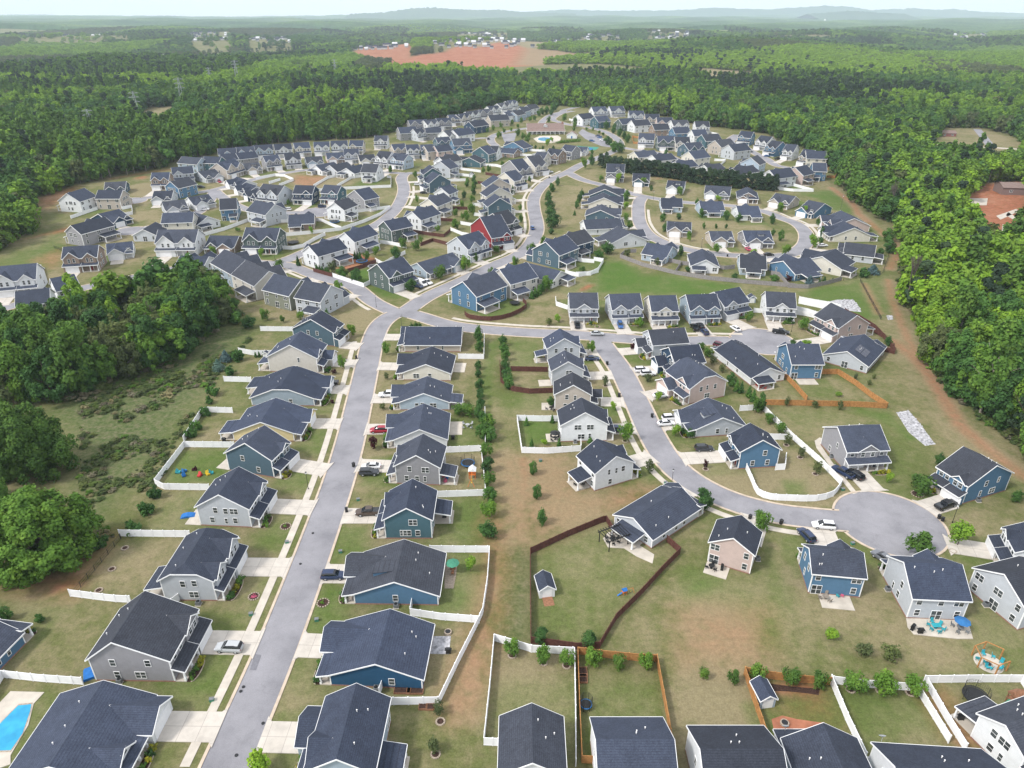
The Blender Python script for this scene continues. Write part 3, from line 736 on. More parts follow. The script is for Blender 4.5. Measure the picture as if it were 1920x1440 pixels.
def house_kit(w, d, st, axis, var, det, ro=.5, clip=0, patio=None, dormer=0, drop=0, garage='l', brick=0):
    """meshes of one house kind. Front faces -Y, stands on z = 0"""
    key = (w, d, st, axis, var, det, ro, clip, patio, dormer, garage, brick)
    if key in HCACHE: return HCACHE[key]
    rs = random.Random(hash((w, d, st, var, 7)))
    E = 5.4 if st == 2 else 2.8
    span = d if axis == 'x' else w
    s = .60 if st == 2 else .45
    if span > 13.5: s *= .9
    x0, x1, y0, y1 = -w / 2, w / 2, -d / 2, d / 2
    wb, rb, tb = MB(), MB(), MB(); subs = []       # subs: (name, mesh, loc, rz, material-coloured?, [(name, mesh, loc)])
    gable_prism(wb, x0, x1, y0, y1, E, s, axis, ro, clip)
    polys, RZ, _ = roof_polys(x0, x1, y0, y1, E, s, axis, ro=ro, clip=(clip, clip)); add_roof(rb, tb, polys)
    H = s * span / 2
    sf = H / (span * ro) if axis == 'x' else 0
    g = -1 if garage == 'l' else 1
    wins, porch, posts = [], MB(), []
    def cross(cx, gw, fo, ez, sl=.75, brickf=False):
        """front cross gable"""
        Rg = ez + sl * gw / 2
        if axis == 'x' and Rg > E: yi = min(y0 + (Rg - E) / sf, y0 + span * ro)
        else: yi = y0 + .1
        ye = y0 + max(0, (ez - E) / sf if axis == 'x' and ez >= E else 0)
        oh = .3; a = ez - sl * oh; yf = y0 - fo - .35
        if ez < E and axis == 'x' and Rg > E: ye = y0 + .05
        L = [(cx - gw / 2 - oh, yf, a), (cx, yf, Rg), (cx, yi, Rg), (cx - gw / 2 - oh, ye, a)]
        Q = [(cx, yf, Rg), (cx + gw / 2 + oh, yf, a), (cx + gw / 2 + oh, ye, a), (cx, yi, Rg)]
        add_roof(rb, tb, [[(x, y, z + .012) for x, y, z in L], [(x, y, z + .012) for x, y, z in Q]], .18)
        mb = wb
        prof = [(cx - gw / 2, 0 if fo > .5 else E - 3.0), (cx + gw / 2, 0 if fo > .5 else E - 3.0), (cx + gw / 2, ez - .2), (cx, Rg - .2), (cx - gw / 2, ez - .2)]
        mb.prism(prof, 'y', y0 - fo, y0 + .3)
        return Rg
    def shed(xa, xb, dep, zt, zf, closed):
        P = [(xa - .25, y0 - dep - .35, zf - .1), (xb + .25, y0 - dep - .35, zf - .1), (xb + .25, y0 - .004, zt), (xa - .25, y0 - .004, zt)]
        add_roof(rb, tb, [P], .16)
        if closed: wb.prism([(y0 - dep, 0), (y0 + .1, 0), (y0 + .1, zt - .24), (y0 - dep, zf - .24)], 'x', xa, xb)
        else:
            porch.box(xa, xb, y0 - dep, y0 - .01, 0, .22)
            n = max(2, int((xb - xa) / 2.2) + 1)
            for i in range(n): posts.append((xa + .2 + (xb - xa - .4) * i / (n - 1), y0 - dep + .2, .2, zf - .22))
    def winf(x, z, ww, hh, y=None): wins.append((x, (y0 if y is None else y) - .01, z, 0, ww, hh))
    gfront = y0
    if st == 2:
        if var == 0:      # garage one side, porch the other, one lower roof across
            xm = g * .04 * w
            if g < 0: ga, gb, pa, pb = x0, xm, xm, x1
            else: ga, gb, pa, pb = xm, x1, x0, xm
            shed(ga, gb, 1.9, 3.45, 2.75, True); shed(pa + (.26 if g < 0 else 0), pb - (0 if g < 0 else .26), 1.9, 3.44, 2.74, False)
            cross(g * w * .22, w * .42, .35, E)
            for x in (g * w * .31, g * w * .15): winf(x, 4.35, .9, 1.4, y0 - .35)
            for x in (-g * w * .15, -g * w * .34): winf(x, 4.35, .9, 1.4)
            gx, gfront, px = (ga + gb) / 2, y0 - 1.9, (pa + pb) / 2
        elif var == 1:    # two cross gables
            cross(-g * w * .28, w * .36, .5, E); cross(g * w * .24, w * .44, .5, E, .8)
            shed(x0 if g < 0 else 0, 0 if g < 0 else x1, 1.6, 3.4, 2.8, True); shed(.26 if g < 0 else x0, x1 if g < 0 else -.26, 1.5, 3.39, 2.79, False)
            for x in (-g * w * .34, -g * w * .22): winf(x, 4.35, .8, 1.4, y0 - .5)
            for x in (g * w * .17, g * w * .31): winf(x, 4.35, .9, 1.4, y0 - .5)
            gx, gfront, px = g * w * .25, y0 - 1.6, -g * w * .25
        elif var == 2:    # gabled garage wing in front, small porch
            gw = min(6.6, w * .55); cx = g * (w / 2 - gw / 2)
            cross(cx, gw, 3.2, 2.95, .62)
            xa, xb = (cx + gw / 2 + .3, x1) if g < 0 else (x0, cx - gw / 2 - .3)
            shed(xa, xb, 1.8, 3.3, 2.7, False); cross(-g * w * .2, w * .4, .02, E, .8)
            for x in (-g * w * .27, -g * w * .13): winf(x, 4.35, .9, 1.4, y0 - .04)
            winf(g * w * .25, 4.6, 1.6, 1.2)
            gx, gfront, px = cx, y0 - 3.2, (xa + xb) / 2
        else:             # plain front with wide cross gable
            cross(0, w * .5, .3, E, .7); shed(x0, x1, 1.7, 3.4, 2.8, False)
            for i in range(4): winf(-w * .36 + w * .24 * i, 4.35, .9, 1.4, y0 - (.31 if 0 < i < 3 else 0))
            gx, px = g * w * .25, -g * w * .22
    else:
        if axis == 'x':
            gw = 6.4; cx = g * (w / 2 - gw / 2 - .2)
            cross(cx, gw, 2.6, E, .62)
            xa, xb = (cx + gw / 2 + .3, x1) if g < 0 else (x0, cx - gw / 2 - .3)
            shed(xa, xb, 1.9, E - .06, 2.4, False)
            if var == 1: cross((xa + xb) / 2, min(4.6, xb - xa), .6, E, .75); winf((xa + xb) / 2, 3.5, 1.4, .8, y0 - .6)
            gx, gfront, px = cx, y0 - 2.6, (xa + xb) / 2 - g * .3
        else:
            gw = min(6.2, w * .5); cx = g * (w / 2 - gw / 2)
            wb.prism([(x0 + .01, 0), (x1 - .01, 0), (x1 - .01, 2.3), (x0 + .01, 2.3)], 'y', y0 + .02, y0 + .2)
            cross(cx, gw, 2.2, 2.7, .5)
            xa, xb = (cx + gw / 2 + .3, x1) if g < 0 else (x0, cx - gw / 2 - .3)
            shed(xa, xb, 2.0, 3.2, 2.7, False)
            winf(0, RZ - 1.8, 1.2, 1.0)
            gx, gfront, px = cx, y0 - 2.2, (xa + xb) / 2 - g * .3
    # side and back windows
    rows = [(1.55, .9, 1.4)] if st == 1 else [(1.55, .9, 1.4), (4.2, .9, 1.4)]
    for side in (-1, 1):
        X = side * w / 2; rz = R(90) * side
        for z, ww, hh in rows:
            n = rs.choice((1, 2, 2, 3)) if det else 2
            for i in range(n):
                y = -d * .30 + d * .6 * (i + rs.uniform(.2, .8)) / n
                wins.append((X + side * .01, y, z + rs.choice((0, 0, .15)), rz, rs.choice((.9, .9, .6, .9, 1.7)) if det else .9, hh))
    nb = 3 if w > 9.5 else 2
    for z, ww, hh in rows:
        for i in range(nb):
            x = -w * .36 + w * .72 * i / (nb - 1)
            if z < 3 and i == 1: wins.append((x, y1 + .01, 1.12, R(180), 1.8, 2.05)); continue
            wins.append((x + rs.uniform(-.3, .3), y1 + .01, z, R(180), rs.choice((.9, .9, 1.7)), hh))
    if dormer and axis == 'x':
        cx = -g * w * .12 if dormer == 1 else g * w * .2; yf = y0 + span * ro * .42; zb = E + sf * (yf - y0); yb = y0 + span * ro * .93; zt = E + sf * (yb - y0) + .02
        wb.prism([(yf, zb - .3), (yb, zt - .3), (yf, zb + .85)], 'x', cx - 1.3, cx + 1.3)
        add_roof(rb, tb, [[(cx - 1.5, yf - .25, zb + .93), (cx + 1.5, yf - .25, zb + .93), (cx + 1.5, yb, zt), (cx - 1.5, yb, zt)]], .12, trim=False)
        wins.append((cx, yf - .01, zb + .45, 0, 1.6, .5))
    pat = MB()
    if patio:
        xa, xb = (x0 + .3, x0 + w * .5) if 'l' in patio else (x1 - w * .5, x1 - .3) if 'r' in patio else (-w * .28, w * .28)
        dep = 3.4; zlo, zhi = (2.55, 3.25) if st == 2 else (2.3, E - .07)
        if 'o' in patio:
            pat.box(xa - .3, xb + .3, y1 + .01, y1 + dep + .3, 0, .12)
        else:
            pat.box(xa, xb, y1 + .01, y1 + dep + .6, 0, .12)
            P = [(xb + .25, y1 + dep + .3, zlo), (xa - .25, y1 + dep + .3, zlo), (xa - .25, y1 + .004, zhi), (xb + .25, y1 + .004, zhi)]
            add_roof(rb, tb, [P], .15)
            for x in (xa + .15, xb - .15): posts.append((x, y1 + dep, .1, zlo - .13))
            if 's' in patio:
                for x in np.linspace(xa + .15, xb - .15, 4)[1:-1]: posts.append((float(x), y1 + dep, .1, zlo - .13))
    # corner boards
    if det:
        for x in (x0, x1):
            for y in (y0, y1):
                sx, sy = (1 if x > 0 else -1), (1 if y > 0 else -1)
                tb.box(min(x - sx * .16, x + sx * .03), max(x - sx * .16, x + sx * .03), min(y, y + sy * .035), max(y, y + sy * .035), .25, E - .25)
                tb.box(min(x, x + sx * .035), max(x, x + sx * .035), min(y - sy * .16, y), max(y - sy * .16, y), .25, E - .25)
    kit = dict(E=E, RZ=RZ, gx=gx, gfront=gfront, px=px, x0=x0, x1=x1, y0=y0, y1=y1, wins=wins, posts=posts, sf=sf, H=H, axis=axis, span=span, ro=ro,
               wall=wb.mesh('wall', 'siding'), roof=rb.mesh('roof', 'shingle'), trim=tb.mesh('trim', 'white_trim'),
               porch=porch.mesh('porch_floor', 'concrete') if porch.v else None, patio=pat.mesh('patio', 'concrete') if pat.v else None, st=st, det=det)
    fb = MB(); fb.box(x0 - .03, x1 + .03, y0 - .03, y1 + .03, -.2, .28); kit['base'] = fb.mesh('foundation', 'brick') if det == 2 else None
    HCACHE[key] = kit; return kit
POSTM = {}
def post_mesh(h):
    h = round(h, 2)
    if h not in POSTM:
        m = MB(); m.box(-.13, .13, -.13, .13, 0, h); m.box(-.18, .18, -.18, .18, 0, .7); POSTM[h] = m.mesh('porch_post', 'white_trim')
    return POSTM[h]
HOUSES = []      # (centre, rz, w, d, kit, label-name)
hr = random.Random(11)
def put_house(cx, cy, rz, kit, color, label, group, z=0.0, vents=3, gopen=False, name='house'):
    root = thing(name, label, 'house', (cx, cy, z), rz, group)
    if kit['det'] < 2: root.scale = (1.05, 1.12, 1.17)
    c = WALLC[color]; j = hr.uniform(.94, 1.06); c = tuple(v * j for v in c)
    link('wall', kit['wall'], root, color=c)
    rf = link('roof', kit['roof'], root)
    link('trim', kit['trim'], root)
    if kit['base']: link('foundation', kit['base'], root)
    if kit['porch']: link('porch_floor', kit['porch'], root)
    if kit['patio']: link('patio', kit['patio'], root)
    det = kit['det']
    for x, y, zz, r, ww, hh in kit['wins']:
        f, p = window_mesh(ww, hh, det); o = link('window', f, root, (x, y, zz), r)
        if p: link('pane', p, o)
    link('garage_door', garage_mesh(4.8, det), root, (kit['gx'], kit['gfront'] - .02, .15 if det < 2 else .15))
    if det: link('front_door', door_mesh(hr.choice(('door_dark', 'door_dark', 'door_red'))), root, (kit['px'] + .4, kit['y0'] - .02, .22))
    for x, y, a, b in kit['posts'] if det else kit['posts'][::2]: link('porch_post', post_mesh(b - a), root, (x, y, a))
    if det == 2:
        for k in range(vents):
            if kit['axis'] == 'x':
                x = hr.uniform(-.38, .38) * (kit['x1'] - kit['x0']); q = hr.uniform(.25, .85); y = kit['y1'] - q * kit['span'] * (1 - kit['ro']); h = kit['E'] + kit['H'] * q
            else:
                y = hr.uniform(-.1, .4) * (kit['y1'] - kit['y0']); q = hr.uniform(.25, .85); sd = hr.choice((-1, 1)); x = sd * (1 - q) * kit['span'] / 2; h = kit['E'] + kit['H'] * q
            link('vent_pipe', VENT, rf, (x, y, h))
    HOUSES.append((Vector((cx, cy, 0)), rz, kit, label))
    # driveway from the garage to the street it faces
    f = Vector((math.sin(rz), -math.cos(rz), 0)); gp = Vector((kit['gx'] * math.cos(rz) - kit['gfront'] * math.sin(rz) + cx, kit['gx'] * math.sin(rz) + kit['gfront'] * math.cos(rz) + cy, 0))
    ln = None
    for k in range(2, 56):
        p = gp + f * (k * .5)
        if ((RX - p.x) ** 2 + (RY - p.y) ** 2 < (RH + .3) ** 2).any(): ln = k * .5; break
    kit_l = ln or (7.0 if det < 2 else None)
    if kit_l:
        global DRV
        zz = .135 + .004 * (DRV % 9); DRV += 1
        mb = MB(); wd = 2.7 if det == 2 else 2.6; e = .9 if ln else 0
        mb.prism([(-wd, .02), (wd, .02), (wd, -kit_l + .8), (wd + e, -kit_l), (-wd - e, -kit_l), (-wd, -kit_l + .8)], 'z', 0, zz)
        struct('driveway', mb.mesh('driveway', 'drive_concrete'), loc=(gp.x, gp.y, .005), rz=rz)
    return root
def edge_house(r, a, b, hd, other, st, axis, var, color, label, group=None, det=2, shift=0.0, q=.5, **kw):
    """a, b: the two lower corners of the side that faces the camera, left to right. hd: which way the front is turned (0 front, 90 front to the b end,
    180 back, 270 front to the a end). other: the size across, in metres or ('c', x, y) = third ground corner, or ('r', x, y, height) = far ridge end"""
    A, B = Z(r, *a), Z(r, *b); e = B - A; L = e.length; th = math.atan2(e.y, e.x); n = Vector((-e.y, e.x, 0)) / L
    if isinstance(other, tuple):
        p = Z(r, other[1], other[2], other[3] if other[0] == 'r' else 0)
        o = abs((p - A).dot(n)) - (.3 if other[0] == 'r' else 0)
    else: o = other
    w, d = (L, o) if hd in (0, 180) else (o, L)
    w = max(7.5, min(19, round(w / q) * q)); d = max(7.5, min(22, round(d / q) * q))
    oo = d if hd in (0, 180) else w
    c = (A + B) / 2 + n * (oo / 2 - shift)
    kit = house_kit(w, d, st, axis, var, det, **kw)
    return put_house(c.x, c.y, th + R(hd), kit, color, label, group)
# ------------------------------------------------------------------ the houses, street by street
gW, gE, gM, gN, gC, gS, gB = ('houses along the west side of the straight street', 'houses along the east side of the straight street', 'houses inside the curving street', 'houses outside the curving street',
                          'houses round the small cul-de-sac', 'houses backing onto the open lawns', 'houses along the bottom of the picture')
EH = edge_house
EH('A', (60, 1560), (640, 1570), 90, ('r', 560, 945, 5.8), 1, 'x', 1, 'white', 'large white one-storey house beside the blue swimming pool', gW, garage='r', clip=0)
EH('A', (545, 948), (985, 955), 90, ('r', 830, 462, 8.6), 2, 'x', 0, 'grey', 'warm grey two-storey house with silver car on its driveway', gW, garage='r', ro=.62)
EH('A', (930, 497), (1225, 500), 90, ('r', 1205, 58, 8.6), 2, 'x', 1, 'ltgrey', 'pale grey two-storey house in front of black metal garden fence', gW, garage='r', clip=.5, patio='l')
EH('D', (1130, 1275), (1420, 1288), 90, ('r', 1330, 950, 8.6), 2, 'x', 0, 'ltgrey', 'pale grey two-storey house with blue cover lying on its back lawn', gW, garage='r', patio='lo')
EH('D', (1290, 965), (1545, 1008), 90, ('r', 1460, 715, 8.6), 2, 'x', 0, 'slate', 'slate blue two-storey house with toys scattered on fenced back lawn', gW, garage='r', patio='lo')
EH('D', (1315, 800), (1660, 803), 90, ('r', 1520, 560, 5.8), 1, 'x', 0, 'yellow', 'pale yellow one-storey house, the only yellow one on its street', gW, garage='r', patio='l')
EH('D', (1420, 602), (1770, 605), 90, ('r', 1600, 380, 5.8), 1, 'x', 0, 'greyblue', 'grey one-storey house with two black cars on its driveway', gW, garage='r', patio='r', clip=.25)
EH('D', (1520, 410), (1790, 418), 90, ('r', 1725, 215, 7.6), 2, 'x', 2, 'beige', 'beige house with row of small cypresses along its back fence', gW, garage='r', patio='l')
EH('D', (1655, 246), (1885, 270), 90, ('r', 1760, 80, 8.6), 2, 'x', 0, 'slate', 'slate blue two-storey house, last on its side before street junction', gW, garage='l')
EH('A', (-160, 1060), (146, 742), 90, 13, 1, 'y', 0, 'blue', 'blue house cut by picture edge, above pool garden', None, garage='r')
# east side of the straight street
EH('B', (66, 1580), (436, 1590), 270, ('r', 345, 985, 7.2), 2, 'x', 2, 'greyblue', 'grey-blue house with screened rear porch, nearest on the straight street', gE, garage='l', patio='rs')
EH('B', (180, 975), (700, 998), 270, ('r', 515, 545, 5.8), 1, 'x', 0, 'deepblue', 'deep blue one-storey house with paver patio and kite-shaped fence', gE, garage='l', ro=.52)
EH('B', (318, 518), (785, 525), 270, ('r', 610, 160, 5.8), 1, 'x', 0, 'blue', 'mid blue one-storey house with flagstone path behind white fence', gE, garage='l', dormer=1)
EH('E', (487, 1350), (755, 1350), 270, ('r', 640, 1010, 8.6), 2, 'x', 0, 'teal', 'dark teal two-storey house with brown jeep parked in front', gE, garage='l', patio='l')
EH('E', (552, 1040), (795, 1050), 270, ('r', 685, 760, 8.6), 2, 'x', 0, 'grey', 'grey two-storey house beside trampoline and wooden play tower', gE, garage='l', patio='r')
EH('E', (538, 842), (835, 838), 270, ('r', 715, 588, 5.8), 1, 'x', 0, 'white', 'white one-storey house with red car on its driveway', gE, garage='l', patio='lo')
EH('E', (568, 627), (850, 627), 270, ('r', 715, 430, 5.8), 1, 'x', 0, 'ltblue', 'pale blue one-storey house with white pickup on its driveway', gE, garage='l', patio='r')
EH('E', (588, 458), (855, 463), 270, ('r', 735, 265, 5.8), 1, 'x', 0, 'cream', 'cream one-storey house, second from corner on east side of straight street', gE, garage='l', patio='lo')
EH('E', (598, 300), (910, 300), 270, 15, 1, 'y', 0, 'tan', 'tan one-storey corner house beside the street junction, broad roof', gE, garage='l')
# inside the curving street
EH('E', (1400, 362), (1578, 352), 90, ('r', 1460, 178, 8.6), 2, 'x', 0, 'ltgrey', 'light grey two-storey corner house with covered patio at its west wall', gM, garage='r', patio='l')
EH('E', (1420, 492), (1600, 486), 90, ('r', 1500, 305, 8.6), 2, 'x', 0, 'ltgrey', 'light grey two-storey house between two brown garden fences', gM, garage='r', patio='lo')
EH('E', (1438, 628), (1640, 632), 90, ('r', 1520, 430, 8.6), 2, 'x', 2, 'tan', 'beige-tan two-storey house south of curved brown garden fence', gM, garage='r', patio='lo')
EH('E', (1475, 806), (1730, 800), 90, ('r', 1550, 578, 8.6), 2, 'x', 0, 'white', 'white two-storey house with green garden inside square white fence', gM, garage='r', patio='lo')
EH('E', (1665, 1083), (1872, 1020), 90, ('r', 1670, 790, 8.6), 2, 'x', 0, 'white', 'white two-storey house with covered porch at edge of brown field', gM, garage='r', patio='c')
EH('F', (243, 1125), (452, 985), 90, ('c', 75, 1020), 1, 'y', 0, 'ltgrey', 'long light grey one-storey house with black pergola and round patio', gM, garage='r', patio='c')
# outside the curving street
EH('F', (245, 274), (402, 262), 270, 10, 2, 'y', 2, 'ltgrey', 'light grey two-storey corner house beside red-leaved shrub', gN, garage='l')
EH('F', (345, 366), (475, 352), 270, 11, 2, 'y', 2, 'navy', 'navy two-storey house with two white cars parked in front', gN, garage='l')
EH('F', (408, 476), (570, 440), 270, 12, 2, 'x', 2, 'pink', 'pinkish beige two-storey house between navy and pale grey houses', gN, garage='l', clip=.3)
EH('F', (440, 625), (660, 610), 270, ('r', 530, 442, 5.8), 1, 'x', 0, 'ltgrey', 'pale grey one-storey house with two white cars side by side', gN, garage='l', dormer=1)
EH('F', (632, 767), (806, 757), 270, ('r', 640, 560, 8.6), 2, 'x', 0, 'blue', 'blue two-storey house by long curving white fence', gN, garage='l')
EH('F', (1105, 768), (1287, 757), 0, ('c', 1022, 655), 2, 'x', 3, 'grey', 'grey two-storey house with two dark cars facing big cul-de-sac', gN, garage='l')
EH('F', (1505, 838), (1642, 926), 0, ('c', 1795, 840), 2, 'x', 0, 'blue', 'blue two-storey house with black pickup beside big cul-de-sac', gN, garage='r')
EH('F', (1795, 1120), (1850, 1230), 0, 13, 2, 'x', 0, 'white', 'white house at picture edge behind bright green tree', gN, garage='l')
EH('C', (1600, 432), (1880, 665), 180, 11, 2, 'y', 0, 'ltgrey', 'tall pale house with bare gable wall at picture edge', gN, garage='l')
# south of the curving street
EH('C', (135, 277), (380, 352), 180, ('r', 330, 12, 8.4), 2, 'y', 0, 'pink', 'pinkish beige two-storey house standing alone on bare lawn', gS, patio='ro')
EH('C', (705, 455), (992, 482), 180, ('c', 620, 290), 2, 'x', 0, 'blue', 'bright blue two-storey house with pink chair on its patio', gS, patio='co')
EH('C', (1255, 597), (1572, 612), 180, ('c', 1112, 360), 2, 'x', 0, 'ltgrey', 'pale grey two-storey house with large furnished patio', gS, patio='co')
EH('C', (1626, 1275), (1850, 1500), 90, 12, 2, 'x', 0, 'white', 'white two-storey house beside covered trampoline and playset', gS, patio='ls')
# bottom row
EH('B', (1135, 1600), (1488, 1604), 0, 9, 2, 'y', 0, 'white', 'house with long plain gabled roof inside white-fenced garden', gB)
EH('B', (1672, 1600), (2085, 1600), 0, 12.5, 2, 'x', 3, 'white', 'house with broad roof below cedar-fenced garden and small trampoline', gB, shift=3.8)
EH('C', (75, 1590), (500, 1590), 0, 12.5, 2, 'x', 3, 'white', 'house with broad roof and pale end wall on straw-coloured lawn', gB, shift=5.5)
EH('C', (600, 1590), (1010, 1590), 0, 13, 2, 'y', 0, 'greyblue', 'house with peaked roof beside dirt patio and satellite dish', gB, patio='l', shift=8)
EH('C', (1100, 1600), (1700, 1640), 0, 12, 2, 'x', 3, 'white', 'pale house with satellite dish below white-fenced green garden', gB, shift=7.5)
# small cul-de-sac
EH('n', (1068, 603), (1120, 603), 0, 12, 2, 'x', 3, 'ltgrey', 'light grey two-storey house, first of the row beyond street junction', gC, det=2, garage='l')
EH('n', (1146, 606), (1203, 604), 0, 12, 2, 'x', 1, 'ltgrey', 'grey two-gabled house with blue car parked in front', gC, garage='l')
EH('n', (1220, 609), (1269, 608), 0, 12, 2, 'x', 3, 'cream', 'cream two-storey house with empty white driveway facing the street', gC, garage='l')
EH('n', (1291, 607), (1347, 605), 0, 12, 2, 'x', 1, 'greyblue', 'grey-blue two-gabled house with three dark cars in front', gC, garage='l')
EH('n', (1355, 600), (1400, 590), 0, 12, 2, 'x', 0, 'ltgrey', 'light grey two-storey house with white car at cul-de-sac entrance', gC, garage='l')
EH('n', (1434, 600), (1487, 603), 0, 12, 2, 'x', 3, 'white', 'white two-storey house at head of small cul-de-sac', gC, garage='l')
EH('n', (1523, 617), (1567, 641), 0, ('c', 1614, 628), 2, 'x', 0, 'pink', 'pinkish beige two-storey house with low side garage near dirt track', gC, garage='r', patio='r')
EH('n', (1541, 678), (1624, 701), 180, 17, 1, 'y', 0, 'ltgrey', 'light grey one-storey house with solar panels on its roof', gC)
EH('n', (1480, 711), (1537, 711), 180, ('c', 1453, 678), 2, 'x', 1, 'blue', 'blue two-storey house above cedar-fenced garden', gC, patio='co')
EH('n', (1407, 723), (1468, 714), 180, ('c', 1362, 666), 1, 'y', 0, 'white', 'white one-storey house with open rear porch and cypress row', gC, patio='r')

ALLROW = []
def row(desc, group, items, det=1, end='left'):
    """items: 'region x1 y1 x2 y2 heading across storeys axis variant colour [garage] [patio]'; far houses share their kits"""
    it = [q.split() for q in items.strip().split('\n')]
    it.sort(key=lambda q: ZR[q[0]][0] + (float(q[1]) + float(q[3])) / 2 / ZR[q[0]][2])
    n = len(it)
    for i, q in enumerate(it):
        r, x1, y1, x2, y2, hd, o, st, ax, var, col = q[:11]
        gar = 'l'; pt = None; dm = 0
        for e in q[11:]:
            if e == 'g': gar = 'r'
            elif e == 'd': dm = 1
            else: pt = e
        where = f'{ordw(i)} from left' if i < (n + 1) // 2 else ('rightmost' if i == n - 1 else f'{ordw(n - 1 - i)} from right')
        if i == 0: where = 'leftmost'
        lab = f"{WORD[col]} {'two-storey' if st == '2' else 'one-storey'} house, {where} {desc}"
        edge_house(r, (float(x1), float(y1)), (float(x2), float(y2)), int(hd), float(o) + (1.5 if det == 0 else .5), int(st), ax, int(var), col, lab, group, det=det, q=1.0, garage=gar, patio=pt, dormer=dm)
row('of the line backing onto the intersection', 'houses north-west of the junction', '''
n 405 518 441 539 180 11 2 x 1 greyblue
n 443 540 484 562 180 11 2 x 1 beige l
n 501 570 548 582 180 11 2 x 0 olive
n 560 585 606 594 180 12 2 x 2 ltgrey l''', 1)
row('in the block between the two upper streets', 'houses on the inner winding street', '''
n 600 505 650 490 180 10 2 x 1 white l
n 666 477 708 462 180 10 2 x 0 white c
n 735 455 773 446 180 10 2 x 0 green l
n 790 434 824 422 180 10 2 x 1 white r
n 820 407 846 396 180 10 2 x 0 cream r
n 816 381 842 384 270 10 2 x 0 white r
n 808 362 843 358 270 10 2 x 0 slate r
n 797 345 828 343 270 10 2 x 0 teal
n 812 330 842 334 270 10 2 x 0 ltgrey r
n 836 323 865 316 180 9 2 x 1 white r
n 862 312 899 314 270 11 1 x 0 teal
n 888 302 914 305 270 10 2 x 0 teal
n 912 300 932 301 180 10 2 x 1 white r
n 934 293 963 296 180 9 1 x 1 brown
n 946 282 980 286 270 11 1 x 0 blue''', 1)
row('on the inner side of the S-bend road', 'houses along the S-bend road', '''
n 730 547 774 533 0 11 2 x 0 green
n 800 522 862 502 0 9 1 x 0 ltblue g
n 877 491 914 479 0 11 2 x 1 ltgrey
n 885 446 922 469 90 10 2 x 0 red g
n 907 434 945 444 90 9 2 x 0 green g
n 917 408 957 405 90 9 2 x 0 slate g l
n 916 388 957 384 90 9 2 x 0 cream g l
n 915 369 955 366 90 9 2 x 0 tan g
n 931 352 963 358 90 9 2 x 0 cream g
n 942 330 972 338 90 9 2 x 1 grey g
n 975 322 1002 330 90 9 2 x 1 cream g
n 1001 312 1020 314 0 10 2 x 1 beige
n 1024 305 1046 308 0 10 2 x 1 brown
n 1052 297 1072 300 0 10 2 x 0 grey
n 1078 291 1098 292 0 9 1 x 1 white''', 1)
row('of the group beyond the green slope', 'houses between the S-bend road and the green slope', '''
n 893 583 946 562 180 12 2 x 0 blue r
n 957 559 1003 546 180 12 2 x 1 beige r
n 1032 540 1060 527 180 15 1 y 0 offwhite l
n 1002 492 1046 503 270 13 2 x 2 slate g r
n 1044 474 1076 484 270 12 2 x 2 navy g r''', 1)
row('of the row along the loop road west arm', 'houses on the west arm of the loop road', '''
n 1108 376 1158 377 90 12 1 x 0 slate g l
n 1106 392 1156 393 90 11 1 x 0 cream g l
n 1100 415 1150 417 90 11 1 x 0 slate g
n 1102 441 1164 438 90 11 1 y 0 white g
n 1150 467 1206 461 90 11 1 x 0 white g r''', 1)
row('of the loop houses facing the pine belt', 'houses on the north side of the loop road', '''
n 1137 340 1168 341 0 11 2 x 2 grey d
n 1187 348 1215 349 0 14 1 x 1 slate
n 1250 361 1280 363 0 11 1 x 1 white d
n 1321 371 1366 374 0 11 1 x 1 ltgrey
n 1382 379 1419 381 0 14 1 y 1 brown
n 1444 386 1478 392 0 12 1 x 1 tan
n 1498 403 1525 409 0 15 1 x 1 blue
n 1545 420 1566 434 0 15 1 x 1 pink''', 1)
row('of the outer loop houses above grey fence', 'houses on the south side of the loop road', '''
n 1205 487 1247 494 180 12 1 x 1 ltblue l
n 1296 510 1344 512 180 13 1 y 0 white r
n 1387 514 1433 517 180 14 1 x 1 ltblue c
n 1488 526 1532 519 180 14 1 x 1 blue c
n 1572 517 1594 503 180 15 1 x 1 cream r
n 1582 488 1632 494 270 14 1 y 0 ltgrey r
n 1565 453 1625 453 270 12 1 x 0 cream r''', 1)
row('of the three houses inside loop, upper line', 'upper line inside the loop road', '''
n 1240 397 1277 398 180 11 1 x 1 ltblue r
n 1315 404 1355 404 180 11 1 x 1 ltblue c
n 1385 413 1423 413 180 11 1 x 1 white l''', 1)
row('of the three houses inside loop, lower line', 'lower line inside the loop road', '''
n 1252 441 1292 443 0 10 1 x 1 tan
n 1333 461 1372 461 0 10 1 x 1 tan
n 1397 463 1445 463 0 11 1 x 1 grey d''', 1)
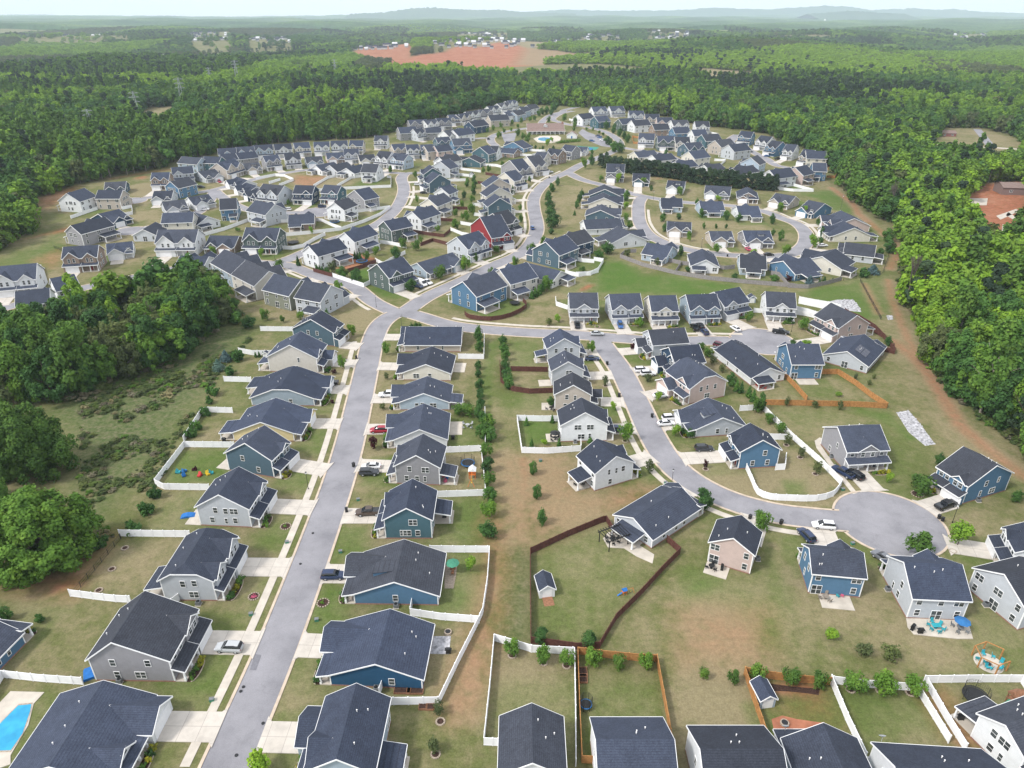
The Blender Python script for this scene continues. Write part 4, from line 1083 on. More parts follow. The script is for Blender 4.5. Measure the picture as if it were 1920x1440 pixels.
# west cluster
row('of the pair of houses left of big trees', 'houses left of the near wood', '''
n 0 556 73 549 0 11 2 x 1 white
n 43 602 100 595 180 10 2 x 1 white l
n 122 572 150 566 180 10 2 x 0 white''', 1)
row('of the street half hidden by the near wood', 'houses behind the near wood', '''
n 126 510 188 506 0 10 2 x 1 brown
n 205 486 252 481 0 10 1 x 1 white
n 300 479 369 478 0 11 2 x 1 white
n 334 510 384 512 180 10 1 x 1 white
n 391 473 440 474 0 12 1 x 1 brown g
n 462 474 520 475 0 12 2 x 1 green''', 1)
row('of the short street by the western wood', 'houses round the western street ends', '''
n 154 398 183 388 180 11 2 x 0 white
n 158 462 217 445 180 10 2 x 0 grey l
n 186 392 229 392 180 9 2 x 0 tan
n 200 365 236 363 0 11 1 x 1 slate
n 208 427 243 418 0 13 1 x 1 navy
n 254 452 296 452 180 12 1 y 0 ltgrey
n 310 440 364 438 180 10 2 x 1 cream
n 370 433 412 424 180 13 1 y 0 white r
n 417 414 448 412 180 11 2 x 2 blue l
n 314 404 352 399 0 12 1 x 1 ltgrey
n 290 383 322 382 0 12 1 x 1 ltgrey
n 366 394 401 388 0 11 1 x 1 white d
n 338 372 370 364 180 10 2 x 2 blue
n 288 356 320 355 0 10 2 x 1 brown
n 328 345 366 342 0 10 2 x 0 ltgrey''', 1)
row('of the row facing right onto hooked street', 'houses on the hooked street', '''
n 434 351 452 358 0 9 1 x 1 white
n 450 362 468 370 0 9 1 x 1 white
n 468 373 486 380 0 9 1 x 1 navy
n 488 382 524 386 0 11 2 x 1 ltgrey g
n 553 382 588 383 0 10 2 x 0 navy g
n 606 381 634 383 0 10 2 x 0 teal g
n 655 388 684 395 270 9 2 x 0 grey r
n 646 415 670 405 180 10 2 x 0 white r
n 545 431 588 429 180 12 1 x 1 brown r
n 469 416 502 424 180 11 2 x 1 ltgrey l''', 1)
row('of the white backs along sloping white fences', 'houses with white rear walls by the fenced slope', '''
n 586 325 606 329 180 13 1 y 0 white r
n 611 326 634 330 180 13 1 y 0 ltgrey r
n 640 331 666 334 180 13 1 y 0 white r
n 680 340 706 341 180 11 2 x 1 white c''', 1)
row('of the second row along western forest', 'second row of houses along the western forest', '''
n 338 322 373 325 180 10 2 x 0 ltblue
n 382 322 412 323 180 10 2 x 1 teal
n 386 343 415 338 0 13 1 x 1 ltgrey g
n 419 317 449 315 180 9 2 x 0 ltblue
n 427 336 456 327 0 11 2 x 1 tan
n 452 315 486 311 180 9 2 x 0 grey
n 463 327 491 324 0 11 1 x 1 tan d
n 501 321 528 318 0 10 2 x 1 grey g
n 538 317 566 315 0 10 2 x 3 white g
n 577 314 606 312 0 12 1 x 1 ltblue
n 616 306 648 304 0 12 1 x 1 pink
n 648 307 674 306 0 10 2 x 1 ltgrey
n 676 310 705 308 0 11 1 x 1 cream
n 706 313 728 315 0 11 2 x 1 white
n 734 315 758 318 0 10 2 x 0 ltblue''', 1)
row('of the back row against western forest', 'back row of houses along the western forest', '''
n 413 306 446 304 0 9 2 x 3 ltblue
n 449 303 479 301 0 9 2 x 1 ltblue
n 481 299 513 297 0 9 2 x 1 ltblue
n 519 297 549 295 0 9 2 x 3 white
n 556 294 583 292 0 9 2 x 0 cream
n 591 292 619 291 0 9 2 x 1 white
n 624 290 652 289 0 9 2 x 1 white
n 657 289 681 289 0 10 2 x 0 tan
n 704 279 726 279 0 10 2 x 3 white''', 1)
row('of the upper cluster, its lowest line', 'lowest line of the upper cluster', '''
n 741 297 763 295 0 9 2 x 1 tan
n 765 298 786 297 0 9 2 x 1 white
n 791 298 814 297 0 9 2 x 1 slate
n 822 300 848 297 180 9 2 x 1 pink
n 803 300 820 298 180 9 2 x 1 tan
n 822 283 846 281 0 9 2 x 1 slate
n 852 288 884 286 0 10 2 x 2 blue''', 0)
row('of the upper cluster, its middle line', 'middle line of the upper cluster', '''
n 752 264 783 262 180 10 2 x 0 grey
n 783 265 798 263 0 9 2 x 1 ltgrey
n 800 263 828 262 180 9 2 x 1 grey
n 846 258 880 254 180 9 1 x 1 teal
n 842 270 858 267 0 10 2 x 1 white
n 860 269 889 264 180 11 2 x 1 white
n 884 252 920 246 180 10 2 x 1 navy
n 913 239 962 236 180 10 2 x 1 tan
n 952 230 974 226 180 9 2 x 0 white
n 968 229 986 224 180 9 2 x 0 greyblue
n 981 222 996 217 180 9 2 x 0 greyblue
n 994 216 1010 213 180 9 2 x 0 white''', 0)
row('of the far row under the woods', 'far row under the woods', '''
n 770 247 803 245 0 9 2 x 1 grey
n 802 247 823 244 0 9 2 x 1 white
n 822 243 846 242 0 9 2 x 1 grey
n 844 236 862 235 0 9 2 x 0 tan
n 864 235 882 231 0 9 2 x 1 beige
n 880 229 900 226 0 9 2 x 1 white
n 898 226 923 223 0 9 2 x 1 grey
n 920 218 938 216 0 9 2 x 1 white
n 939 212 958 209 0 9 2 x 1 white
n 955 207 970 204 0 9 2 x 1 white''', 0)
row('of the right cluster, its top line', 'top line of the right-hand cluster', '''
n 1092 236 1113 233 180 10 2 x 0 white
n 1113 221 1137 220 0 10 2 x 3 white
n 1146 220 1170 219 0 10 2 x 3 white
n 1180 229 1206 229 0 10 2 x 1 ltgrey
n 1210 236 1235 236 0 10 2 x 1 tan
n 1232 243 1260 243 0 10 2 x 1 pink
n 1262 249 1290 248 0 10 2 x 1 white
n 1304 251 1328 251 0 10 2 x 3 white''', 0)
row('of the right cluster, its second line', 'second line of the right-hand cluster', '''
n 1121 241 1143 239 180 10 2 x 0 teal
n 1166 246 1192 244 180 10 2 x 0 green
n 1190 249 1218 247 180 10 2 x 0 white
n 1226 257 1254 256 180 10 2 x 0 brown
n 1265 264 1292 263 180 10 2 x 0 blue
n 1300 269 1325 268 180 10 2 x 0 white
n 1322 279 1350 277 180 10 2 x 0 teal
n 1350 291 1376 287 180 10 2 x 0 tan
n 1374 300 1404 296 180 10 2 x 0 ltgrey''', 0)
row('of the right cluster, its third line', 'third line of the right-hand cluster', '''
n 1197 276 1224 277 0 10 2 x 0 white
n 1234 282 1265 282 0 10 2 x 1 green
n 1266 284 1292 284 0 10 2 x 1 beige
n 1290 297 1318 294 0 10 2 x 1 slate
n 1300 314 1328 310 180 10 2 x 0 cream
n 1197 303 1232 300 180 10 1 x 1 cream
n 1232 310 1266 306 180 10 1 x 1 white
n 1276 323 1306 319 180 10 1 x 1 tan
n 1332 330 1358 326 180 10 1 x 1 white
n 1388 322 1420 326 270 10 2 x 2 ltblue
n 1386 336 1420 330 180 10 1 x 1 grey''', 0)
row('of the right cluster, its lane end', 'houses at the lane end of the right-hand cluster', '''
n 1383 271 1405 273 0 11 2 x 0 blue
n 1416 280 1436 283 0 11 2 x 1 white
n 1434 291 1452 294 0 12 2 x 1 blue
n 1466 299 1484 301 0 12 2 x 1 white
n 1498 310 1514 312 0 13 2 x 1 tan
n 1510 313 1546 314 180 10 2 x 0 cream
n 1452 353 1488 348 180 10 2 x 0 white r
n 1502 347 1521 342 180 10 2 x 0 pink r
n 1521 338 1546 339 180 10 2 x 0 blue r''', 0)

# every lot has its own lawn: fresher, ordinary or tired
for c, rz, kit, lab in HOUSES:
    ca, sa = math.cos(rz), math.sin(rz)
    def wp(x, y): return Vector((c.x + x * ca - y * sa, c.y + x * sa + y * ca, 0))
    a, b = kit['x0'] - 2.3, kit['x1'] + 2.3
    for y0_, y1_ in ((kit['y0'] - 9, kit['y0'] + 4), (kit['y1'] - 4, kit['y1'] + 11)):
        ch, am = hr.choice(((LUSH, .55), (LUSH, .35), (LUSH, .3), (DRY, .35), (DRY, .6), (DRY, .2), (DRY, .45)))
        paint([wp(a, y0_), wp(b, y0_), wp(b, y1_), wp(a, y1_)], ch, am * (.8 if c.y < 250 else 1), .5, world=True)
at = gm.attributes['soil']; at.data.foreach_set('color', ATTR.ravel())
# ------------------------------------------------------------------ trees
def np_mesh(name, V, F, mats, mi=None):
    me = bpy.data.meshes.new(name); nv, nf, k = len(V), len(F), F.shape[1]
    me.vertices.add(nv); me.vertices.foreach_set('co', V.astype(np.float32).ravel())
    me.loops.add(nf * k); me.loops.foreach_set('vertex_index', F.astype(np.int32).ravel())
    me.polygons.add(nf); me.polygons.foreach_set('loop_start', np.arange(nf, dtype=np.int32) * k); me.polygons.foreach_set('loop_total', np.full(nf, k, np.int32))
    for m in ([mats] if isinstance(mats, str) else mats): me.materials.append(MATS[m])
    if mi is not None: me.polygons.foreach_set('material_index', mi.astype(np.int32))
    me.update(); return me
def unit(v): return v / np.linalg.norm(v, axis=1, keepdims=True)
def leaf_quads(rg, P, Nn, size):
    n = len(P); t = unit(np.cross(Nn, unit(rg.normal(size=(n, 3))))); b = np.cross(Nn, t)
    s = (size * rg.uniform(.55, 1.35, n))[:, None]; a = rg.uniform(.6, 1.0, n)[:, None]
    V = np.stack((P - t * s - b * s * a * .4, P + t * s * .3 - b * s * a, P + t * s + b * s * a * .3, P - t * s * .2 + b * s * a), 1).reshape(-1, 3)
    return V, np.arange(4 * n).reshape(n, 4)
def crown_np(seed, H, Rr, base, nl, nleaf, leaf, shape='round'):
    rg = np.random.default_rng(seed); hc = (H - base) / 2; zc = base + hc
    if shape == 'neat':
        d = unit(rg.normal(size=(nl, 3))); q = rg.uniform(.3, .72, nl); C = d * q[:, None] * np.array([Rr, Rr, hc]); C[:, 2] += zc; rl = Rr * rg.uniform(.26, .40, nl); rz = rl * .95
    elif shape in ('round', 'oval', 'tall'):
        d = unit(rg.normal(size=(nl, 3))); nl = nl * 2; d = unit(rg.normal(size=(nl, 3))); q = rg.uniform(.2, .95, nl) ** .6
        C = d * q[:, None] * np.array([Rr, Rr, hc]); C[:, 2] += zc
        C[:, :2] *= (1.12 - .35 * np.clip((C[:, 2] - zc) / hc, -1, 1))[:, None]
        rl = Rr * rg.uniform(.17, .40, nl) * (34 / nl) ** .36 if shape != 'tall' else Rr * rg.uniform(.2, .5, nl)
        rz = rl * (.85 if shape != 'tall' else 1.25)
    elif shape == 'cone':
        t = np.linspace(.03, .93, nl); a = np.arange(nl) * 2.4; rr = Rr * (1 - t) * .62
        C = np.stack((rr * np.cos(a), rr * np.sin(a), base + t * (H - base)), 1); rl = Rr * (1 - t) * .55 + .12 * Rr; rz = rl * 1.0
    elif shape == 'pine':
        t = rg.uniform(.0, 1, nl) ** .8; a = rg.uniform(0, 6.28, nl); rr = Rr * (1 - .8 * t) * rg.uniform(.3, .9, nl)
        C = np.stack((rr * np.cos(a), rr * np.sin(a), base + t * (H - base) * .95), 1); rl = Rr * rg.uniform(.25, .42, nl); rz = rl * .5
    k = rg.choice(nl, nleaf, p=rl ** 2 / (rl ** 2).sum()); d = unit(rg.normal(size=(nleaf, 3)) + np.array([0, 0, .25]))
    P = C[k] + d * np.stack((rl[k], rl[k], rz[k]), 1) * rg.uniform(.5, 1.12, nleaf)[:, None]
    if shape != 'cone':
        P[:, :2] *= Rr / np.percentile(np.hypot(P[:, 0], P[:, 1]), 96.5); zl, zh = np.percentile(P[:, 2], (1.5, 98.5)); P[:, 2] = base + (P[:, 2] - zl) * (H - base) / (zh - zl)
    zc = base + hc; out = P - np.array([0, 0, zc - hc * .3]); out = unit(out)
    Nn = unit(d * .9 + out * .5 + rg.normal(size=(nleaf, 3)) * .55 + np.array([0, 0, .25]))
    return leaf_quads(rg, P, Nn, leaf)
def trunk_np(seed, h, r, limbs=4, spread=.35):
    rg = random.Random(seed); m = MB(); m.tube((0, 0, -.1), (0, 0, h * .55), r, r * .7, 7); m.tube((0, 0, h * .55), (rg.uniform(-.2, .2), rg.uniform(-.2, .2), h * .95), r * .68, r * .15, 6)
    for i in range(limbs):
        a = 6.28 * i / max(1, limbs) + rg.uniform(-.4, .4); z = h * rg.uniform(.35, .6)
        m.tube((0, 0, z), (math.cos(a) * h * spread, math.sin(a) * h * spread, z + h * .28), r * .45, r * .1, 5)
    return m
CROWN, TRUNK = {}, {}
# kind: H, R, base, lobes, leaves, leaf size, shape, leaf material, trunk height, trunk radius, bark, variants
KIND = dict(
    big=(15, 9.5, .6, 90, 42000, .27, 'round', 'leaf_mid', 10, .5, 'bark', 2),
    bigmid=(15, 9.0, .6, 100, 42000, .27, 'round', 'leaf_mid', 10, .5, 'bark', 1),
    wood=(14.5, 6.1, 1.2, 26, 7000, .38, 'oval', 'leaf_mid', 13, .28, 'bark', 3),
    woodd=(14.5, 6.1, 1.2, 26, 7000, .38, 'oval', 'leaf_dark', 13, .28, 'bark', 3),
    woodb=(14.5, 5.6, 1.2, 26, 7000, .38, 'oval', 'leaf_bright', 13, .25, 'bark_pale', 2),
    woodo=(13, 5.4, .9, 24, 6000, .38, 'oval', 'leaf_olive', 11, .25, 'bark_pale', 1),
    woodt=(20, 4.0, 3.0, 26, 7000, .38, 'tall', 'leaf_mid', 17, .28, 'bark_pale', 2),
    woodp=(19, 3.6, 5.0, 40, 3600, .45, 'pine', 'leaf_pine', 18.5, .25, 'bark', 2),
    yard=(5, 2.0, .9, 26, 1500, .20, 'neat', 'leaf_mid', 3.6, .09, 'bark', 2),
    yardd=(5, 2.1, .5, 28, 1700, .20, 'neat', 'leaf_dark', 3.6, .09, 'bark', 2),
    yardb=(5, 1.9, .9, 22, 1100, .22, 'neat', 'leaf_bright', 3.6, .08, 'bark', 1),
    yardo=(4, 1.5, .6, 16, 700, .18, 'neat', 'leaf_olive', 3.2, .06, 'bark', 1),
    redleaf=(4, 1.5, .7, 11, 520, .24, 'neat', 'leaf_red', 2.8, .07, 'bark', 1),
    cypress=(5, 1.0, .1, 16, 700, .24, 'cone', 'leaf_dark', 4, .08, 'bark', 1),
    spruce=(5, 2.0, .2, 18, 900, .26, 'cone', 'leaf_spruce', 4, .09, 'bark', 1),
    pine=(9, 2.7, .4, 34, 1500, .34, 'pine', 'leaf_pine', 8.6, .14, 'bark', 3),
    shrub=(1, .62, .0, 8, 170, .12, 'neat', 'leaf_mid', .5, .03, 'bark', 2),
    shrubd=(1, .62, .0, 8, 170, .12, 'neat', 'leaf_dark', .5, .03, 'bark', 1),
    shruby=(1, .62, .0, 8, 170, .12, 'neat', 'leaf_yellow', .5, .03, 'bark', 1),
    bush=(2.4, 1.7, .0, 12, 700, .24, 'round', 'leaf_dark', 1.4, .06, 'bark', 2),
    busho=(2.4, 1.7, .0, 12, 600, .24, 'round', 'leaf_olive', 1.4, .06, 'bark', 1),
)
def tree_meshes(kind, v):
    k = (kind, v)
    if k not in CROWN:
        H, Rr, base, nl, nleaf, lf, shp, mat, th, tr, bark, nv = KIND[kind]
        CROWN[k] = np_mesh('crown', *crown_np(hash_(kind) + v * 17, H, Rr, base, nl, nleaf, lf, shp), mat)
        TRUNK[k] = trunk_np(v + 3, th, tr).mesh('trunk', bark)
    return CROWN[k], TRUNK[k]
def hash_(s): return sum(ord(c) * (i + 7) for i, c in enumerate(s))
tr_ = random.Random(5)
TREEQ = []
def tree(kind, pos, H, Wd, label, group=None, cat='tree', name=None, trunk=True):
    if cat == 'tree':       # planted later: the 290 largest in view as trees of their own, the tiniest as one mass
        d = math.sqrt(pos.x ** 2 + pos.y ** 2 + (CAM_H - H / 2) ** 2); TREEQ.append((H * Wd / d ** 2, kind, pos, H, Wd, label, group)); return
    return plant(kind, pos, H, Wd, label, group, cat, name, trunk)
def plant(kind, pos, H, Wd, label, group=None, cat='tree', name=None, trunk=True):
    base = KIND[kind]; v = tr_.randrange(base[11]); cm, tm = tree_meshes(kind, v)
    sz = H / base[0]; sx = Wd / (2 * base[1])
    o = thing(name or ('pine_tree' if 'pine' in kind or kind == 'woodp' else 'shrub' if 'shrub' in kind or 'bush' in kind else 'tree'), label, cat, (pos.x, pos.y, pos.z), tr_.uniform(0, 6.28), group)
    c = link('crown' if cat == 'tree' else 'foliage', cm, o); c.scale = (sx * tr_.uniform(.94, 1.06), sx * tr_.uniform(.94, 1.06), sz)
    if trunk:
        t = link('trunk' if cat == 'tree' else 'stem', tm, o); t.scale = (sx, sx, sz)
    return o
def inpoly(px, py, poly):
    px = np.asarray(px, float); py = np.asarray(py, float); ins = np.zeros(px.shape, bool); n = len(poly)
    for i in range(n):
        ax, ay = poly[i]; bx, by = poly[(i + 1) % n]
        c = ((ay > py) != (by > py)) & (px < (bx - ax) * (py - ay) / (by - ay + 1e-12) + ax); ins ^= c
    return ins
def to_px(x, y, z=0.0):
    dz = z - CAM_H; f_ = y * cp - dz * sp; d_ = -(y * sp + dz * cp)
    return 960 + FPX * x / f_, 720 + FPX * d_ / f_
NEIGH = [tuple(map(float, q.split(','))) for q in '0,470 58,442 60,400 67,374 104,360 146,349 187,340 229,330 292,319 337,309 380,295 480,275 567,265 640,262 700,258 748,242 767,232 846,219 908,203 950,192 1000,197 1080,201 1140,206 1180,211 1237,218 1300,232 1331,238 1387,243 1440,253 1472,267 1503,279 1534,296 1560,320 1590,365 1612,383 1668,420 1694,462 1688,510 1690,522 1702,575 1738,630 1752,700 1800,755 1866,810 1960,880 1960,1600 -300,1600 -300,520'.split()]
LEFTW = [tuple(map(float, q.split(','))) for q in '20,655 130,612 250,572 400,556 446,590 340,672 150,750 -20,765 -80,700'.split()]
# two great trees and the third at the left edge
tree('big', G(62, 888), 17, 20, 'huge round dark tree, upper one of the two at meadow edge', 'great trees on the left meadow')
tree('bigmid', G(85, 1052), 16, 21, 'huge spreading tree standing above the bare red soil', 'great trees on the left meadow')
tree('big', G(-20, 1000), 14, 14, 'dark tree cut by left picture edge between two huge trees', 'great trees on the left meadow')
fr = np.random.default_rng(21)
def jitter_grid(x0, x1, y0, y1, s):
    xs = np.arange(x0, x1, s); ys = np.arange(y0, y1, s * .9)
    gx, gy = np.meshgrid(xs, ys); gx = gx + (np.arange(len(ys)) % 2 * s / 2)[:, None]
    gx = gx + fr.uniform(-.42, .42, gx.shape) * s; gy = gy + fr.uniform(-.42, .42, gy.shape) * s
    return gx.ravel(), gy.ravel()
def lowf(x, y, s, ph=0.0):
    return .5 + .25 * (np.sin(x / s + ph) * np.cos(y / s * .8 + 2 * ph) + np.sin((x + y) / s * .6 + 1.7 + ph) * np.cos((x - y) / s * .53 + ph * .3))
# --- forest positions: rings of growing spacing
FX, FY = [], []
for d0, d1, s in ((60, 420, 6.2), (420, 800, 7.0), (800, 1500, 9.0), (1500, 2800, 12.0), (2800, 5200, 19.0)):
    x, y = jitter_grid(-d1 * .88 - 40, d1 * .88 + 40, 40, d1 * 1.02, s)
    d = np.hypot(x, y); k = (d >= d0) & (d < d1) & (np.abs(x) < y * .86 + 40); FX.append(x[k]); FY.append(y[k])
FX, FY = np.concatenate(FX), np.concatenate(FY)
px, py = to_px(FX, FY)
m = ~inpoly(px, py, NEIGH) | inpoly(px, py, LEFTW)
FDIST = np.hypot(FX, FY); m &= py < 960
for c in FARCLEAR: m &= ~inpoly(px, py, [(q[1], q[2]) for q in c])
# roads and houses beyond the woods keep a gap; the wooded distance has small openings
FX, FY, px, py, FDIST = FX[m], FY[m], px[m], py[m], FDIST[m]
op = lowf(FX, FY, 190, 1.3); FKEEP = (FDIST < 1100) | (op > .24)
SPECK = ((360, 430, 66, 80, 60), (468, 545, 70, 82, 50), (300, 345, 104, 110, 8), (370, 420, 112, 120, 16), (545, 590, 118, 132, 12), (815, 1000, 84, 94, 60), (660, 770, 88, 94, 24), (860, 950, 61, 67, 26), (1040, 1100, 74, 80, 26), (1090, 1160, 70, 76, 20), (1215, 1275, 68, 76, 30), (1790, 1850, 62, 67, 20), (660, 720, 42, 45, 10), (1280, 1292, 66, 74, 6), (40, 240, 70, 74, 16), (180, 260, 41, 43, 6), (1100, 1160, 50, 56, 8))
for a_, b_, c_, d_, _n in SPECK: FKEEP &= ~((px > a_ - 4) & (px < b_ + 4) & (py > c_ - 2) & (py < d_ + 5 + (d_ - c_) * .5) & (fr.uniform(0, 1, len(px)) < .93))
FX, FY, px, py, FDIST = (a[FKEEP] for a in (FX, FY, px, py, FDIST))
FZ = terr(FX, FY)
zone = lowf(FX, FY, 95, .4); zone2 = lowf(FX, FY, 60, 2.2); rnd = fr.uniform(0, 1, len(FX))
belt = (py > 108 + 8 * np.sin(px / 90)) & (py < 152) & (px > 720) & (px < 1760 + 60 * np.sin(py))  # woods under a sun gap in the clouds, painted by brighter leaf colour
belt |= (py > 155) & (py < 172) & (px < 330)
KN = ['wood', 'woodd', 'woodb', 'woodo', 'woodt', 'woodp', 'belt']
kindx = np.where(rnd < .40, 0, np.where(rnd < .64, 1, np.where(rnd < .76, 2, np.where(rnd < .84, 3, np.where(rnd < .90, 4, np.where(rnd < .94, 5, 0))))))
kindx = np.where((zone > .66) & (rnd < .7), 5, kindx); kindx = np.where((zone2 > .66) & (rnd < .75), 2, kindx); kindx = np.where((zone2 < .34) & (rnd < .7), 1, kindx)
farz = FDIST > 1150; za = lowf(FX, FY * .55, 260, .9); zb_ = lowf(FX, FY * .5, 170, 2.9)
kindx = np.where(farz & (za > .60), np.where(rnd < .7, 2, 6), kindx); kindx = np.where(farz & (za < .36), np.where(rnd < .7, 1, 0), kindx); kindx = np.where(farz & (zb_ > .69), np.where(rnd < .6, 4, 5), kindx); kindx = np.where(farz & (zb_ < .3), 3, kindx)
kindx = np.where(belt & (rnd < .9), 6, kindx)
rightw = (px > 1500) & (py > 330); kindx = np.where(rightw & (px > 1720 + (py - 560) * .2) & (py < 720) & (rnd < .55), 2, kindx)
leftw = inpoly(px, py, LEFTW); kindx = np.where(leftw, np.where(rnd < .3, 1, np.where(rnd < .72, 0, np.where(rnd < .92, 3, 2))), kindx)
bandl = (px < 700) & (py > 225) & (py < 340) & (py > 250 - (px - 300) * .02); kindx = np.where(bandl & (rnd < .55), 4, kindx)
scl = fr.uniform(.78, 1.18, len(FX)); scl0 = scl.copy(); scl = np.where(FDIST > 2800, scl * 2.0, np.where(FDIST > 1500, scl * 1.4, scl))
order = np.argsort(FDIST); vis = (px[order] > -40) & (px[order] < 1960)
solo = order[vis][:165]
WOODWORD = dict(wood='mid-green', woodd='dark green', woodb='bright green', woodo='olive', woodt='tall narrow', woodp='dark pine')
for i in solo:
    k = KN[kindx[i]] if kindx[i] < 6 else 'woodb'
    H = KIND[k][0] * scl[i] * (fr.uniform(.75, 1.25) if leftw[i] else fr.uniform(.9, 1.2)); wd = KIND[k][1] * 2 * scl[i] * (fr.uniform(.75, 1.1) if leftw[i] else fr.uniform(.8, 1.1))
    if px[i] < 600: lab, grp = f'{WOODWORD[k]} tree in the small wood left of the straight street', 'trees of the small wood'
    else: lab, grp = f'{WOODWORD[k]} tree in the wood beyond the dirt track', 'trees of the wood beyond the dirt track'
    tree(k, Vector((FX[i], FY[i], FZ[i])), H, wd, lab, grp + ', ' + WOODWORD[k])
rest = np.ones(len(FX), bool); rest[solo] = False
# --- the mass of the woods: one object of points carrying tree instances
protos = bpy.data.collections.new('wood_tree_kinds')
def proto(nm, kind, n, lf, seed, mat=None, H=None, Rr=None):
    h, r, base, nl, nleaf, lf0, shp, mt, th, tr, bark, nv = KIND[kind]
    V, F = crown_np(seed, h, r, base, max(10, nl * 2 // 3), n, lf, shp)
    tm = MB(); tm.tube((0, 0, -.3), (0, 0, th * .8), tr, tr * .5, 5)
    V2 = np.array(tm.v); n0 = len(V); F2 = np.array([f for f in tm.f if len(f) == 4]) + n0
    me = np_mesh(nm, np.vstack((V, V2)), np.vstack((F, F2)), [mat or mt, bark], np.concatenate((np.zeros(len(F)), np.ones(len(F2)))))
    o = bpy.data.objects.new(nm, me); protos.objects.link(o)
NEARP = [('wood', None), ('woodd', None), ('woodb', None), ('woodo', None), ('woodt', None), ('woodp', None), ('woodb', 'leaf_bright_sunlit')]
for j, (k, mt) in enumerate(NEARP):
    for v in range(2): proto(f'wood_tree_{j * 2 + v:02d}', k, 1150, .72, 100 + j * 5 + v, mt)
def scatter_obj(name, X_, Y_, Z_, kind, s, label, vec=None):
    n = len(X_); me = bpy.data.meshes.new(name); me.vertices.add(n); me.vertices.foreach_set('co', np.column_stack((X_, Y_, Z_)).astype(np.float32).ravel())
    a = me.attributes.new('kind', 'INT', 'POINT'); a.data.foreach_set('value', kind.astype(np.int32))
    a = me.attributes.new('rot', 'FLOAT', 'POINT'); a.data.foreach_set('value', fr.uniform(0, 6.28, n).astype(np.float32))
    a = me.attributes.new('size', 'FLOAT_VECTOR', 'POINT'); w = s * fr.uniform(.9, 1.2, n); a.data.foreach_set('vector', (np.column_stack((w, w, s * fr.uniform(.85, 1.15, n))) if vec is None else vec).astype(np.float32).ravel())
    o = struct(name, me, label, 'stuff')
    g = bpy.data.node_groups.new('scatter', 'GeometryNodeTree')
    g.interface.new_socket('Geometry', in_out='INPUT', socket_type='NodeSocketGeometry'); g.interface.new_socket('Geometry', in_out='OUTPUT', socket_type='NodeSocketGeometry')
    L = g.links.new; gi = g.nodes.new('NodeGroupInput'); go = g.nodes.new('NodeGroupOutput'); ip = g.nodes.new('GeometryNodeInstanceOnPoints'); ci = g.nodes.new('GeometryNodeCollectionInfo')
    ci.inputs['Collection'].default_value = protos; ci.inputs['Separate Children'].default_value = True; ci.inputs['Reset Children'].default_value = True
    def at_(nm, ty):
        q = g.nodes.new('GeometryNodeInputNamedAttribute'); q.data_type = ty; q.inputs[0].default_value = nm; return q.outputs[0]
    L(gi.outputs[0], ip.inputs['Points']); L(ci.outputs[0], ip.inputs['Instance']); ip.inputs['Pick Instance'].default_value = True
    L(at_('kind', 'INT'), ip.inputs['Instance Index']); L(at_('size', 'FLOAT_VECTOR'), ip.inputs['Scale'])
    cx = g.nodes.new('ShaderNodeCombineXYZ'); L(at_('rot', 'FLOAT'), cx.inputs[2]); L(cx.outputs[0], ip.inputs['Rotation'])
    L(ip.outputs[0], go.inputs[0])
    md = o.modifiers.new('scatter', 'NODES'); md.node_group = g
    return o
kk = kindx * 2 + fr.integers(0, 2, len(FX))
nearf = rest & (FDIST < 1500); farf = rest & (FDIST >= 1500)
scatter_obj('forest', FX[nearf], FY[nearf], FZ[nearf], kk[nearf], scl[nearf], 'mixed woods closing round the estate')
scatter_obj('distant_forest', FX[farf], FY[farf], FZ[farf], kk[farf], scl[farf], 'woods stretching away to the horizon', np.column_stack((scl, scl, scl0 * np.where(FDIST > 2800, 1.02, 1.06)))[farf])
print('forest', nearf.sum(), farf.sum())
# undergrowth along the wood edges and the scrub bank
ux, uy = jitter_grid(-190, 190, 60, 420, 1.45); upx, upy = to_px(ux, uy)
SCRUB = [tuple(map(float, q.split(','))) for q in '150,745 330,672 350,720 400,640 450,600 470,640 420,690 380,760 330,830 290,920 230,1010 160,1010 150,900'.split()]
e1 = inpoly(upx, upy, SCRUB) & (lowf(ux, uy, 9, .7) * .6 + lowf(ux, uy, 3.1, 1.9) * .4 > .42)
e2 = (~inpoly(upx, upy, NEIGH) & (upx > 1400) & inpoly(upx - 26, upy + 4, NEIGH)) & (fr.uniform(0, 1, len(ux)) < .8)
e3 = inpoly(upx, upy, LEFTW) & ~inpoly(upx + 14, upy + 14, LEFTW)
e = e1 | e2 | e3
for j, (k, mt) in enumerate((('bush', 'leaf_scrub'), ('busho', None), ('bush', 'leaf_mid'), ('busho', 'dry_grass'))):
    h, r, base, nl, nleaf, lf0, shp, mt0, th, tr, bark, nv = KIND[k]
    V, F = crown_np(300 + j, h, r, base, nl, 420, .25, shp); me = np_mesh(f'scrub_{j}', V, F, mt or mt0)
protos_s = bpy.data.collections.new('scrub_kinds')
for j in range(4): o = bpy.data.objects.new(f'scrub_{j}', bpy.data.meshes[f'scrub_{j}']); protos_s.objects.link(o)
_p = protos; protos = protos_s
ne = int(e.sum()); us = fr.uniform(.10, .55, ne) ** 1.3 * np.where(e1[e], 1.0, 1.7); uw = us * fr.uniform(1.1, 2.4, ne)
scatter_obj('undergrowth', ux[e], uy[e], np.zeros(ne), fr.choice(4, ne, p=(.46, .26, .08, .20)), us, 'tangled bushes and weeds along the wood edges', np.column_stack((uw, uw * fr.uniform(.7, 1.2, ne), us)))
protos = _p
